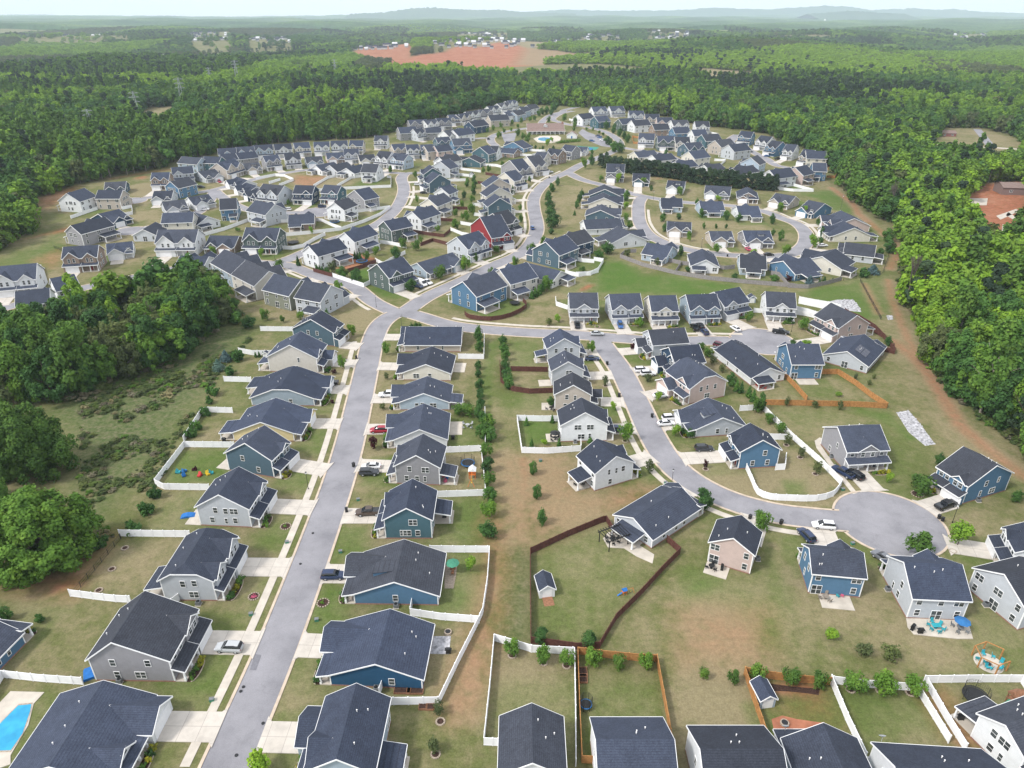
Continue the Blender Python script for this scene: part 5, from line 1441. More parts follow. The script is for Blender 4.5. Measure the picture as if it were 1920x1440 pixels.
# far canopy sheet beyond the instanced trees
def far_canopy():
    ys = [4700.0]
    while ys[-1] < 18300: ys.append(ys[-1] * 1.006)
    ys = np.array(ys); us = np.linspace(-.92, .92, 900); U, Yy = np.meshgrid(us, ys); Xx = U * Yy + fr.uniform(-3, 3, U.shape)
    h = terr(Xx, Yy) + 8 + 9 * lowf(Xx, Yy, 160, 1) + 14 * lowf(Xx, Yy, 700, 2) + fr.uniform(-4.5, 4.5, U.shape)
    h[0] -= 30
    n, m_ = U.shape; i = (np.arange(n - 1)[:, None] * m_ + np.arange(m_ - 1)[None, :]).ravel()
    me = np_mesh('far_woods', np.column_stack((Xx.ravel(), Yy.ravel(), h.ravel())), np.column_stack((i, i + 1, i + m_ + 1, i + m_)), 'leaf_far')
    struct('far_woods', me, 'distant woods merging at the horizon', 'stuff')
def far_leaf():
    m_, t, b = nmat('leaf_far', .9, .1); c = geo_pos(t)
    f = noise(t, .0016, 6, c, .65); f2 = noise(t, .02, 3, c, .6)
    k = ramp(t, f, [(.35, (.022, .058, .024)), (.5, (.042, .092, .028)), (.64, (.09, .15, .035)), (.75, (.16, .20, .08))])
    t.links.new(mixc(t, 1, k, ramp(t, f2, [(.3, g3(.6)), (.7, g3(1.35))]), 'MULTIPLY'), b.inputs['Base Color'])
far_leaf(); far_canopy()
# hills on the horizon
def hill_mat():
    m_, t, b = nmat('hill_wood', 1, .1); f = noise(t, .004, 5, geo_pos(t))
    t.links.new(ramp(t, f, [(.3, (.02, .05, .025)), (.7, (.05, .09, .035))]), b.inputs['Base Color'])
hill_mat()
def hill(pts, dist, depth, seed):
    """ridge outline: (pixel x, height of crest in pixels above the horizon), a real range at that distance"""
    rg = np.random.default_rng(seed); xs = np.linspace(pts[0][0], pts[-1][0], 160); hp = np.interp(xs, [p[0] for p in pts], [p[1] for p in pts])
    hp = np.maximum(hp * .62 + np.convolve(rg.normal(0, .25, 160), np.ones(5) / 5, 'same'), 0)
    Xc = (xs - 960) / FPX * dist * 1.128; Hc = hp / FPX * dist * 1.128 + CAM_H * (hp > 0)
    prof = np.linspace(-1, 1, 15); V = []
    for p in prof:
        w = (1 - abs(p)) ** 1.2; V.append(np.column_stack((Xc, dist + p * depth + rg.uniform(-.03, .03, 160) * depth, Hc * w * (1 + rg.normal(0, .03, 160)) - 20)))
    V = np.vstack(V); i = (np.arange(14)[:, None] * 160 + np.arange(159)[None, :]).ravel()
    struct('hills', np_mesh('hills', V, np.column_stack((i, i + 1, i + 161, i + 160)), 'hill_wood'), 'wooded hills low on the horizon')
hill([(720, 0), (770, 2), (800, 9), (815, 12), (850, 13), (880, 9), (905, 8), (940, 8), (975, 4), (1010, 2), (1060, 0)], 14000, 1100, 3)
hill([(1395, 0), (1430, 3), (1455, 5.5), (1480, 5), (1500, 2), (1540, 0)], 12500, 900, 4)
hill([(950, 0), (1000, 5), (1040, 9), (1080, 7), (1130, 6), (1200, 7), (1260, 12), (1300, 10), (1340, 9), (1390, 13), (1420, 16), (1450, 15), (1490, 7), (1520, 9), (1550, 11), (1580, 8), (1610, 9), (1640, 4), (1700, 1), (1760, 0)], 17200, 900, 5)
# ------------------------------------------------------------------ fences
FST = dict(vinyl=('vinyl_white', 1.8, 'white vinyl'), brown=('wood_brown', 1.75, 'dark brown wooden'), cedar=('wood_cedar', 1.8, 'orange cedar'), grey=('wood_grey', 1.8, 'weathered grey wooden'), black=('black_metal', 1.3, 'black metal'))
def ribbon_wall(mb, P, th, z0, z1):
    n = len(P); L, Q = [], []
    for i in range(n):
        a = (P[i] - P[i - 1]).normalized() if i else None; b = (P[i + 1] - P[i]).normalized() if i < n - 1 else None
        t = (a + b).normalized() if a and b and (a + b).length > .2 else (b or a)
        k = 1 / max(.5, t.dot(b or a)); nn = Vector((-t.y, t.x, 0)) * th / 2 * k
        L.append(P[i] + nn); Q.append(P[i] - nn)
    for i in range(n - 1):
        a, b, c, d = L[i], L[i + 1], Q[i + 1], Q[i]
        for p, q in ((a, b), (c, d)): mb.quad((p.x, p.y, z0), (q.x, q.y, z0), (q.x, q.y, z1), (p.x, p.y, z1))
        mb.quad((a.x, a.y, z1), (b.x, b.y, z1), (c.x, c.y, z1), (d.x, d.y, z1)); mb.quad((a.x, a.y, z0), (b.x, b.y, z0), (c.x, c.y, z0), (d.x, d.y, z0))
    for p, q in ((L[0], Q[0]), (L[-1], Q[-1])): mb.quad((p.x, p.y, z0), (q.x, q.y, z0), (q.x, q.y, z1), (p.x, p.y, z1))
PM = {}
def fpost(mat, h):
    if (mat, h) not in PM:
        m = MB(); w = .075 if mat != 'black_metal' else .04; m.box(-w, w, -w, w, 0, h); m.box(-w - .02, w + .02, -w - .02, w + .02, h, h + .05); PM[mat, h] = m.mesh('post', mat)
    return PM[mat, h]
FENCES = 0
def fence(style, r, s, label, curve=False):
    global FENCES
    mat, h, w = FST[style]; P = [Z(*q) for q in PP(r, s)]; near = r in 'ABCDEF'
    if curve: P = [Vector(p) for p in catmull(P, 4)]
    o0 = P[0].copy(); P = [p - o0 for p in P]
    h += .003 * (FENCES % 5); FENCES += 1
    root = thing('fence', f'{w} fence {label}', 'fence', o0, 0, w + ' garden fences')
    mb = MB()
    if style == 'black':
        for z in (.15, .7, 1.25): ribbon_wall(mb, P, .04, z, z + .05)
        for i in range(len(P) - 1):
            d = P[i + 1] - P[i]; n = max(1, int(d.length / .3)); u = d.normalized() * .012; q = Vector((-u.y, u.x, 0))
            for k in range(n): c = P[i] + d * (k / n); mb.quad((c - u - q).to_tuple()[:2] + (.05,), (c + u + q).to_tuple()[:2] + (.05,), (c + u + q).to_tuple()[:2] + (1.3,), (c - u - q).to_tuple()[:2] + (1.3,))
    else: ribbon_wall(mb, P, .05, .04, h - .08)
    link('panel', mb.mesh('panel', mat), root)
    if style != 'black':
        rb = MB(); ribbon_wall(rb, P, .10, h - .08, h); 
        if near: ribbon_wall(rb, P, .09, .06, .2)
        link('rail', rb.mesh('rail', mat), root)
    tot = sum((P[i + 1] - P[i]).length for i in range(len(P) - 1)); sp_ = max(2.4 if near else 7.0, tot / 90); pm = fpost(mat, round(h + .04, 2)); acc = 0.0
    for i in range(len(P) - 1):
        d = P[i + 1] - P[i]; L = d.length; t = acc
        while t < L: link('post', pm, root, P[i] + d * (t / L), math.atan2(d.y, d.x)); t += sp_
        acc = t - L
    link('post', pm, root, P[-1], 0)
F = fence
F('vinyl', 'A', '398,475 470,484 560,496 650,506 738,511', 'between the two lowest grey gardens on the left')
F('vinyl', 'A', '676,137 1072,142', 'at the top end of the black-fenced garden')
F('black', 'A', '415,474 682,150', 'along the garden with three stone tree rings')
F('vinyl', 'A', '-90,1120 22,932 230,955 470,972', 'behind the blue swimming pool')
F('vinyl', 'A', '972,528 1012,498', 'stub at the side of the house with black garden fence')
F('vinyl', 'D', '1180,1078 925,1074 875,1050 1040,835 1320,838', 'enclosing the bright lawn with scattered toys')
F('vinyl', 'D', '1036,806 1140,645 1178,640 1310,643', 'behind the pale yellow house')
F('vinyl', 'D', '1262,466 1416,470', 'beside the scrub bank below the blue spruces')
F('vinyl', 'D', '1345,304 1420,318 1520,318 1612,313', 'behind the row of small garden cypresses')
F('vinyl', 'D', '1467,182 1666,184', 'nearest the junction on the left side of the street')
F('vinyl', 'B', '740,226 900,228 1074,228 1062,400 1036,575 1006,640 900,850 790,1082 520,1085', 'shaped like a kite round the two blue houses')
F('vinyl', 'B', '640,520 628,582 800,608 1016,624', 'dividing the gardens of the two blue houses')
F('vinyl', 'B', '476,975 456,1030', 'stub beside the deep blue house')
F('vinyl', 'B', '1310,790 1550,802 1556,1100 1558,1430', 'between straw lawn and cedar-fenced garden')
F('vinyl', 'B', '1305,788 1240,768 1100,726 1075,1000 1042,1312 1122,1316', 'with round trees inside its top side, left garden')
F('cedar', 'B', '1700,818 1920,840 2012,842 2060,1100 2110,1385', 'on the outer side of the garden with small trampoline')
F('cedar', 'B', '1690,816 1568,800 1578,1100 1592,1412 1682,1418', 'on the inner side of the garden with small trampoline')
F('brown', 'B', '1770,120 1730,55 1700,62 1500,145 1302,238 1304,500 1306,740 1420,755 1560,775 1692,770', 'on upper and left sides of the shed lawn')
F('brown', 'F', '10,1572 85,1445 200,1330 300,1220 372,1148 312,1095', 'running down right side of the shed lawn')
F('cedar', 'C', '345,915 400,1080 462,1262', 'along left side of the blue-grey shed')
F('cedar', 'C', '345,912 500,940 660,960 826,972', 'behind the mulched bed beside blue-grey shed')
F('cedar', 'C', '490,1345 516,1318 520,1372 586,1372', 'short stub at the dirt patio')
F('vinyl', 'C', '828,958 920,1180 1022,1395', 'along left side of the lowest green garden')
F('vinyl', 'C', '838,965 1000,985 1180,998 1330,1010', 'behind three round trees at the lowest green garden')
F('vinyl', 'C', '1320,1020 1400,1150 1492,1300', 'left one of the close pair at lower right')
F('vinyl', 'C', '1366,978 1470,1160 1585,1345', 'right one of the close pair at lower right')
F('vinyl', 'C', '1352,962 1640,958 1900,958 2000,1120', 'behind the trampoline and playset at lower right')
F('vinyl', 'C', '1020,1422 1108,1424', 'stub beside the house with satellite dish')
F('vinyl', 'E', '800,868 1025,858 1040,980 1052,1108 780,1118', 'round the garden with trampoline and play tower')
F('vinyl', 'E', '898,338 1042,340 1045,222', 'round the corner garden at the junction')
F('vinyl', 'E', '1048,640 1052,760 1050,830', 'overgrown by bushes behind the white one-storey house')
F('brown', 'E', '1132,372 1136,470 1200,520 1300,535 1428,530', 'curving round the second garden of middle row')
F('brown', 'E', '1195,408 1400,412', 'straight one between two middle row gardens')
F('vinyl', 'E', '1466,690 1350,690 1228,686 1255,868 1400,872 1588,858 1586,820', 'round square garden with small cypresses')
F('brown', 'E', '935,92 965,114 1080,125 1195,102 1282,52 1262,20', 'round the blue house above the junction', True)
F('vinyl', 'E', '1445,12 1448,40 1512,62', 'curved stub at first house of cul-de-sac row')
F('vinyl', 'F', '640,506 742,500 868,625 1000,742 1094,838', 'running diagonally between the outer curve gardens')
F('vinyl', 'F', '776,634 860,636', 'short cross piece behind the blue outer house')
F('vinyl', 'F', '668,770 695,830 720,882 780,905 860,910 980,912 1060,890 1095,842', 'sweeping in a long curve beside the big cul-de-sac', True)
F('vinyl', 'F', '800,772 842,770 846,720', 'standing askew by the blue house wall')
F('cedar', 'F', '1000,340 1080,340 1160,390 1230,445 1302,492', 'on the far side of blue house garden')
F('cedar', 'F', '745,478 950,482 1140,486 1298,494', 'along the near side of blue house garden')
F('cedar', 'F', '838,352 890,405 940,462', 'dividing the porch garden from blue house garden')
F('brown', 'F', '1112,62 1210,132 1290,180', 'behind the pinkish house by the dirt track')
F('brown', 'F', '1225,236 1300,240 1336,250 1330,222', 'beside the solar roof house')
F('vinyl', 'F', '905,22 1000,42 1090,62', 'behind the white cul-de-sac head house')
F('vinyl', 'F', '885,70 940,78 992,92', 'beside the white cul-de-sac head house')
F('vinyl', 'F', '702,62 762,66', 'between last two houses of cul-de-sac row')
F('brown', 'P', '545,1142 680,1195 800,1270 880,1355 945,1445', 'stepping down along the dirt track')
F('grey', 'J', '540,1025 440,1030 395,1072 600,1150 890,1222 1200,1272 1500,1302 1900,1335 1960,1340', 'long one above the green slope')
F('grey', 'J', '892,1215 945,1135 820,1105', 'first cross fence of the loop gardens')
F('grey', 'J', '950,1135 1030,1145', 'second cross fence of the loop gardens')
F('grey', 'J', '1262,1170 1330,1180 1425,1170', 'third cross fence of the loop gardens')
F('grey', 'P', '150,958 300,965 440,935 550,905', 'bending behind the loop corner')
F('grey', 'P', '20,860 80,870 150,955', 'sloping side piece near the loop corner')
F('black', 'P', '565,905 700,882 858,852 905,718', 'round the last loop garden')
F('black', 'P', '690,910 760,1040 846,1198', 'alone on the grass near the rubble')
F('vinyl', 'P', '230,1055 330,1075 480,1100 540,1120', 'upper one behind small cul-de-sac')
F('vinyl', 'P', '212,1130 300,1150 385,1178', 'lower one behind small cul-de-sac')
F('vinyl', 'L', '480,802 650,770 735,775 820,812 690,862', 'bending round the bare ground at hooked street')
F('vinyl', 'L', '600,840 700,810', 'short one inside the hooked street')
F('vinyl', 'L', '1000,868 1130,792 1250,768', 'first sloping one behind white rear walls')
F('vinyl', 'L', '1212,868 1340,792 1432,780', 'second sloping one behind white rear walls')
F('vinyl', 'L', '1660,785 1696,790 1696,872 1270,890 1030,908', 'around the white corner house at S-bend')
F('vinyl', 'L', '1390,1098 1690,1060 1600,1125 1450,1190 1250,1258 980,1290 730,1312', 'long one following inner winding street')
F('vinyl', 'L', '1000,1172 1080,1182 1160,1220 1248,1252', 'curving down from dark-roofed brown house')
F('vinyl', 'L', '540,1252 612,1195 700,1190 788,1186', 'beside the dark-roofed brown house')
F('vinyl', 'L', '0,1312 200,1258 430,1172', 'long one behind western cul-de-sac houses')
F('vinyl', 'H', '820,996 900,1000 1000,980 1110,915 1200,872', 'sweeping past the green-grey house')
F('vinyl', 'H', '1268,1245 1400,1290 1548,1338 1600,1312', 'along the winding street by cypress row')
F('brown', 'H', '1095,1198 1262,1246', 'short one along the winding street')
F('brown', 'H', '1400,1205 1540,1165 1658,1118', 'below the bare red garden')
F('vinyl', 'H', '1652,1108 1720,1145 1850,1075 1920,1040', 'bent one right of the red garden')
F('vinyl', 'H', '1692,942 1800,958 1930,988', 'curved one behind inner white houses')
F('brown', 'I', '255,845 400,872 540,888 598,838', 'bent one behind inner winding street')
F('brown', 'I', '330,968 440,925 600,968', 'peaked one behind the red house')
F('vinyl', 'I', '600,828 700,870 810,890', 'curved one behind the red house')
F('vinyl', 'I', '690,772 790,790 890,795', 'curved one behind S-bend houses')
F('vinyl', 'I', '800,606 945,608', 'straight one behind S-bend cream house')
F('vinyl', 'I', '810,695 900,700', 'short one behind S-bend slate house')
F('brown', 'I', '610,635 750,640', 'behind the cream inner house')
F('brown', 'I', '510,740 620,748', 'beside white inner house')
F('brown', 'I', '845,405 1005,422', 'behind tan S-bend house')
F('brown', 'I', '915,325 1055,348', 'behind grey S-bend house')
F('vinyl', 'I', '560,388 735,382', 'lowest of the three by inner street top')
F('vinyl', 'I', '600,325 780,345', 'middle of the three by inner street top')
F('vinyl', 'I', '690,282 870,305', 'highest of the three by inner street top')
F('vinyl', 'I', '870,245 1000,250 1110,275', 'near the play tower of inner street')
F('vinyl', 'I', '1190,155 1330,160 1455,120 1300,112', 'behind the blue house near clubhouse pool')
F('vinyl', 'I', '1690,1090 1790,1112 1890,1120', 'above the green slope beside navy house')
F('vinyl', 'I', '1630,1218 1750,1245 1860,1225 1930,1205', 'at the top of the green slope')
F('vinyl', 'J', '0,1235 130,1232 200,1192 246,1112 160,1098', 'forming a point on the green slope')
F('vinyl', 'O', '980,1252 1200,1275 1440,1278 1200,1210', 'long thin one above the loop houses')
F('vinyl', 'O', '130,985 290,1002 386,912 252,908', 'square one above the pine belt')
F('cedar', 'O', '1612,1010 1732,1014 1700,1115 1600,1112', 'round the last garden by right-hand wood')
F('cedar', 'N', '955,640 865,625 880,700 945,705', 'beside the first white house of third line')
F('vinyl', 'N', '1785,575 1895,600', 'at far right of the top line')
F('vinyl', 'N', '110,420 180,430 250,440', 'beside first white house of right cluster')
F('vinyl', 'G', '1102,640 1190,622 1196,682 1130,694', 'behind tan house of western street end')
F('vinyl', 'G', '640,722 760,680 880,640', 'long one by western wood')
F('black', 'G', '490,985 560,1010 622,1036 592,905', 'round the deck garden by western wood')
F('vinyl', 'G', '378,1170 392,1240 408,1302', 'beside the leftmost white house')
F('brown', 'D', '-20,160 60,140 130,112', 'left of the houses beyond near wood')

# ------------------------------------------------------------------ garden and street trees
def trees(desc, group, kind, items, word, cat='tree'):
    """items 'region x y height width'; one label each, counted along the row as listed"""
    L = [q.split() for q in items.strip().split('\n')]
    for i, q in enumerate(L):
        k = q[5] if len(q) > 5 else kind
        wd_ = q[6].replace('_', ' ') if len(q) > 6 else word
        lab = f'{wd_}, {ordw(i)} {desc}' if len(L) > 1 else f'{wd_} {desc}'
        fh, fw = dict(B=(.74, .66), C=(.74, .64), A=(.85, .8), D=(.9, .85), E=(.9, .82), F=(.9, .84)).get(q[0], (1, .95))
        tree(k, Z(q[0], float(q[1]), float(q[2])), float(q[3]) * fh, float(q[4]) * fw, lab, group, cat)
trees('of the line down the back fences of straight street', 'trees along the back fences of the straight street', 'yardd', '''
E 1012 250 7 4
E 1018 300 4.6 3.6
E 1010 398 3.4 3
E 1010 443 3.2 2.7
E 1018 510 4 3.4
E 1022 562 3.6 3.2
E 1022 615 3.6 3.2
E 1055 895 5 4.2 yard
E 1062 975 4.8 4
E 1070 1060 4.8 4 yard
E 1078 1145 4.8 4.1
E 1072 1230 4.8 4.3 yard
E 1070 1345 4.8 4.6''', 'round dark tree')
trees('of the thicket behind the white one-storey house', 'bushes of the garden thicket', 'yardd', '''
E 905 655 4 5 yard
E 950 660 4.2 5 yard
E 1015 680 5 4
E 1040 720 5 4
E 1075 730 4.5 4 yard
E 1030 790 5 4
E 1080 800 4.5 4
E 1060 770 4 4 yard''', 'dense garden tree')
trees('of the hedge line inside the middle gardens', 'trees inside the middle gardens', 'yardd', '''
E 1150 265 4.5 3.6
E 1158 315 4.6 3.8
E 1165 350 4.2 3.4
E 1165 400 4 3.6
E 1172 460 4.6 4
E 1180 505 4.4 4''', 'dark round tree')
trees('of the three down the brown open field', 'small trees on the brown field', 'yardd', '''
E 1318 990 4.2 2.6
E 1340 1125 4.2 2.8
E 1368 1272 4.6 3''', 'small narrow tree')
trees('of the row along the lowest back fences, counted rightwards', 'round trees along the lowest back fences', 'yard', '''
B 1200 805 4.6 4.3
B 1376 845 4.6 4.2
B 1506 862 4.6 4.4
B 1652 858 4.8 4.4
B 1796 880 4.2 3.8
B 1950 880 4.4 4
C 115 940 3.4 2.6
C 280 968 4 3.2
C 414 955 5.2 4.6
C 604 975 5 4.6
C 760 988 4.8 4
C 955 1005 5 6
C 1125 1010 5.2 6
C 1290 1022 5 5.6''', 'round tree')
trees('of the three on the lawn below blue house', 'small trees on the open lawn', 'yardo', '''
C 835 715 2.6 3.6 yardb
C 1005 805 3.6 4.4
C 1165 825 4.2 5''', 'spreading small tree')
trees('inside the corner of the shed lawn, lower side', 'trees inside the shed lawn', 'yardd', '''
B 1362 735 4.5 4.6
B 1630 755 4.8 4.4''', 'dark shrubby tree')
trees('beside the flagstone path', None, 'yardb', 'B 968 335 4.6 3.6', 'bright airy young tree')
trees('on lawn right of the grey-blue nearest house', 'young bare trees on the lowest lawn', 'yardo', '''
B 790 1140 3.6 3
B 762 1345 4 3.2''', 'sparse young tree')
trees('at the bottom edge beside the straight street', None, 'yardb', 'A 1475 1462 4.6 4.4', 'bright green tree')
trees('on the lawn above the pool fence', 'small trees above the pool', 'yardd', '''
A 40 608 3.4 3
A 228 620 2.2 2.2''', 'small dark tree')
trees('of the bushes behind black metal fence, going upward', 'bushes along the meadow edge', 'bush', '''
A 570 195 3 3.6
A 745 118 3.4 4.6
D 820 1215 3.4 4.4
D 885 1115 3.2 4.2
D 1085 775 3.4 4
D 1110 740 3 3.4
D 1160 660 3 3.4
D 1175 590 2.6 3
D 1210 540 3.6 5
D 1300 430 3.4 4.4
D 1345 350 4 5''', 'rounded dark bush', 'shrub')
trees('of the pair beside the scrub bank', 'blue spruces by the scrub bank', 'spruce', '''
D 1232 408 5 4.4
D 1272 355 5 4.4''', 'silvery blue spruce')
trees('of the small cypress row behind beige house', 'small cypresses of the fence row', 'cypress', '''
D 1440 330 2.4 1.2
D 1460 328 2.4 1.2
D 1484 328 2.4 1.2
D 1508 328 2.4 1.2
D 1532 327 2.2 1.2
D 1556 325 2.2 1.2
D 1580 322 2.2 1.2''', 'small cypress')
trees('of the gardens on the left side of straight street top', 'yard trees near the junction', 'yard', '''
D 1490 122 5 4
D 1590 135 3 2.4
D 1335 140 5 6 yardd
D 1400 165 5 6 yardd
D 1320 60 5 5 yardd
D 1695 118 3.4 3.4 yardb
D 1843 118 4.6 2.4 yardd
E 300 215 5.2 3.6 yardb
E 245 395 5 3.6
E 495 318 5.2 3.4
E 497 455 2.6 2 yardo
E 470 625 2.4 2.2 yardo
E 635 190 4 2 yardd
E 660 190 4.4 2.4 yardd
E 680 188 4 2 yardd''', 'young tree')
trees('of the dark-leaved ones in front gardens', 'red-leaved trees', 'redleaf', '''
E 424 845 4.2 3
E 200 425 1.8 1.9
D 1870 590 1.4 1.4
F 158 228 2.6 2.2
F 487 765 2.8 1.4
E 1877 285 2.4 2''', 'purple-leaved small tree')
trees('of the front gardens inside the curving street', 'yard trees inside the curving street', 'yard', '''
E 1645 305 4.6 3.6
E 1725 490 4 2.4 yardo
E 1768 628 3 2.2 yardb
E 1838 800 6 4.8
E 1405 150 3.4 3.2 yardo
E 1457 132 3.2 3 yardb
E 1418 600 3 2.8 yardd
E 1282 712 3.2 1.6 cypress
E 1426 700 3.4 1.4 cypress
E 1310 838 3.4 1.6 cypress
E 1464 835 3.2 1.4 cypress
E 1380 825 2 2 yardb
E 1640 812 2 2 cypress''', 'garden tree')
trees('of the curving street and big cul-de-sac gardens', 'yard trees round the big cul-de-sac', 'yard', '''
F 475 945 6 5 yardd
F 732 1040 5.4 4.4
F 232 782 4.4 3 yardo
F 350 622 4 3 yardb
F 415 625 3 3 yardd
F 275 462 3.4 2.4 yardb
F 228 372 3 3 yardo
F 600 395 5 3.6 yardd
F 625 415 4.6 2 cypress
F 645 425 4.6 2 cypress
F 680 445 4.6 2.2 cypress
F 700 462 4.8 2.2 cypress
F 735 505 6.4 3 yardd
F 716 512 5 3.4 yard
F 770 560 3.4 3.4 yard
F 820 605 3.6 3.4
F 855 660 4 2.6 yardo
F 912 715 3.6 2.2 yardo
F 982 790 4.4 2.6 yardo
F 1310 832 3.2 2.2 yardb
F 1445 875 5.4 6.4
F 1535 750 4 2.8 yardd
F 1880 915 3.6 2.8 yardd
F 1620 1110 6 5.6 yardb
F 1440 1155 5.8 6.2
F 465 235 3 3.6
F 495 262 3.4 3.6
F 522 295 3.4 3 yardo
F 560 332 3.2 3 yardo
F 850 485 3.4 2 yardo
F 1090 500 3.4 2.2 yardo
F 975 490 2.6 2.4 yardo
F 1085 440 1.4 2.4 yardb
F 1160 365 2.4 1.6 yardo
F 1222 388 2 1.8 yardo
F 1243 362 1.8 1.6 yardo
F 935 225 3.6 3.6 yardb
F 680 105 4.6 4
F 925 140 5 4.2
F 188 130 4 4 
F 880 215 3 2.4 yardd
F 862 108 3 3.6 yardd
F 1306 210 3.6 3.4 yardd''', 'young tree')
trees('of the line down the right side of S-bend road', 'street trees along the S-bend road', 'yardd', '''
I 1562 425 5.6 3.4
I 1510 480 5.4 4.6
I 1480 525 4 4
I 1480 575 5 5
I 1490 640 5.4 6
I 1498 700 5.6 6.6
I 1520 800 7.6 8
I 1505 860 3.4 3.4
I 1438 965 4.6 3.6 yard
I 1325 1075 7 4.4 yard
I 1178 1160 5 3.2 yard''', 'street tree')
trees('of the gardens on the left side of S-bend road', 'garden trees left of the S-bend road', 'yard', '''
I 1310 400 4.4 2.6
I 1260 425 4 4.6 yardd
I 1160 495 5.4 2.8 cypress
I 1440 310 4.4 2.4 yardd
I 1225 650 3.6 2.6
I 1232 760 4.4 2.6
I 1135 890 4 2 cypress
I 730 1195 7 5.2
I 510 1270 6.4 5.4
I 245 1375 5.4 4.6 yardd
I 825 1110 4 3
I 1010 1030 3.6 3.6
I 750 435 5.6 3.6 yardd
I 810 395 5 3.6 yardd
I 815 450 5.4 4 yardd
I 805 510 5.4 3.6 yardd
I 795 580 4.6 3.6
I 705 635 5 2.6
I 790 690 6.6 5
I 645 705 4.6 3
I 735 745 5.6 5.4
I 645 820 5.4 5
I 720 540 5 3 yardd
I 485 840 3.4 3
I 490 780 3 2
I 300 580 4.6 2.6
I 100 1065 5 4
I 170 985 5 4.4
I 295 1010 5.2 4.6
I 335 940 3.4 2.4
I 280 350 4.4 3.6
I 60 305 4 2.6
I 945 305 5 3.6
I 895 320 5.2 2.6
I 1065 250 4 3
I 1130 222 3.4 2 
I 965 1240 4 3''', 'garden tree')
trees('of the trees by the east corner fences', 'trees at the green slope', 'cypress', '''
I 1330 1440 4 2.2
I 1362 1420 4.2 2.2
I 1395 1405 4.6 2.4
I 1425 1385 4.8 2.6 yardd
I 1465 1370 6 5 yard
J 285 1040 6 6.4 yardd
J 208 1085 4.6 4.6 yardd
I 1785 1200 2.4 3 yard
I 1780 545 6 3 yardd
I 1755 580 5 3 yardd
I 1735 630 5 3 yardd
I 1715 690 3 1.8 cypress''', 'dense green tree')
trees('of the inner winding street and red garden', 'garden trees of the inner winding street', 'yard', '''
H 958 1145 5 2 cypress
H 1125 1190 3.4 2 cypress
H 1150 1195 3.2 1.8 cypress
H 1175 1205 3.2 1.8 cypress
H 1205 1212 3.2 1.8 cypress
H 1220 1212 3.4 2 cypress
H 1260 1205 5 4.6 yardo
H 1355 1255 5 5 yardd
H 1480 1290 5.6 5.4 yardd
H 1468 1080 4 1.8 cypress
H 1492 1085 4 1.8 cypress
H 1515 1090 4.4 2 cypress
H 1575 1100 4.6 3.4
H 1662 1055 4.4 3.6 yardb
H 1838 1085 5.6 4.6 yardd
H 1075 860 4 2.2 yardb
H 765 835 2.4 2.6 yardb
H 870 605 3.6 2.4
H 1785 305 4.6 2.6 yardd
H 1580 480 2.4 2 
H 415 835 2 3
H 195 1045 4 3.4 yardb
H 632 1065 4 2.8 yardb
H 790 1185 4.6 4.6
H 1320 1375 4.4 4''', 'small garden tree')
trees('of the trees round the loop road', 'garden trees round the loop road', 'yard', '''
J 70 275 7.6 4.8 yardb
J 140 240 7.4 5 yardd
J 225 385 4 3.6
J 382 400 6.4 4.2 yardb
J 600 430 5.6 4.4 yardb
J 675 470 3.4 2.4 yardd
J 930 510 5.4 4.4
J 1280 560 3 4.4 yardb
J 450 560 6.4 4.6 yardd
J 445 640 4.4 3.4 yardb
J 448 745 4.6 3.4
J 480 825 5 3.4
J 1085 605 4.4 2.6 yardd
J 780 748 5 3.8 yardd
J 922 728 3.4 3.4 yardd
J 1125 710 5 3.6 yardd
J 1350 735 5.2 4 yardd
J 1460 752 5 4 yardd
J 1148 815 3.6 2 yardd
J 1258 810 2.6 1.8 yardd
J 1350 810 2.6 1.6 yardd
J 1762 770 5.6 3.2 yardd
J 1838 920 5.4 3.4 yardd
J 1768 875 3.6 2.4 yardd
J 800 838 5 3.4 yardd
J 1012 925 5.2 2.8
J 1265 1030 4.4 4
J 1590 1050 3 3.4 yardb
J 1375 970 3 2
J 940 1055 5 2.8 yardd
J 605 960 3.4 2 cypress
J 455 1068 4 3.4 yardo
J 730 1140 3.6 2.6 yardo
J 1005 1200 2.6 2.4 yardd
J 1425 1265 2.6 3 yardd
J 1780 1285 2.8 4 yardd
J 1835 665 5.4 4
K 300 665 5.4 3.4 yardb
K 505 705 6 4 yardb
K 672 890 5.4 3.2 yardd
K 660 950 3.6 3 yardd
K 645 780 3.6 3.4
K 590 985 6.4 5.2 yardb
K 345 1060 5.4 4.6 yardb
K 560 1315 4.4 4.2 spruce
K 655 1305 2.4 1.4 cypress
K 697 1290 2.8 1.6 cypress
K 770 1290 2.2 1.4 cypress
K 1040 1245 4 5 bush
K 1130 1215 4.4 6 spruce
K 1200 1050 3.4 3.6 yardd
K 1260 930 6.4 6 yardd
K 1280 1030 6 6 yardd
K 380 1290 2.8 3 redleaf''', 'rounded tree')
trees('of the line by entry parking lot', 'trees along the entry road', 'yardd', '''
N 440 510 8 5
N 555 530 8.4 6
N 645 580 8.6 5.4
N 712 615 8 5
N 768 650 7.4 4.6
N 810 690 7.4 5
N 575 715 7 8
N 720 815 9.4 8
N 650 800 8 8
N 1265 860 5.6 4
N 1235 775 5.4 4
N 1480 860 5.4 4.4
N 1475 945 5.4 3.6
N 1340 600 5.6 4
N 1430 830 3 5 yard
N 385 830 4 3
N 470 580 3 3 yard
N 515 605 3 3 yard
N 395 545 3.4 2.6 yard
N 320 540 2.8 3 yard
N 180 500 9 5 yard
N 165 550 3.4 3.4 yard''', 'round tree')
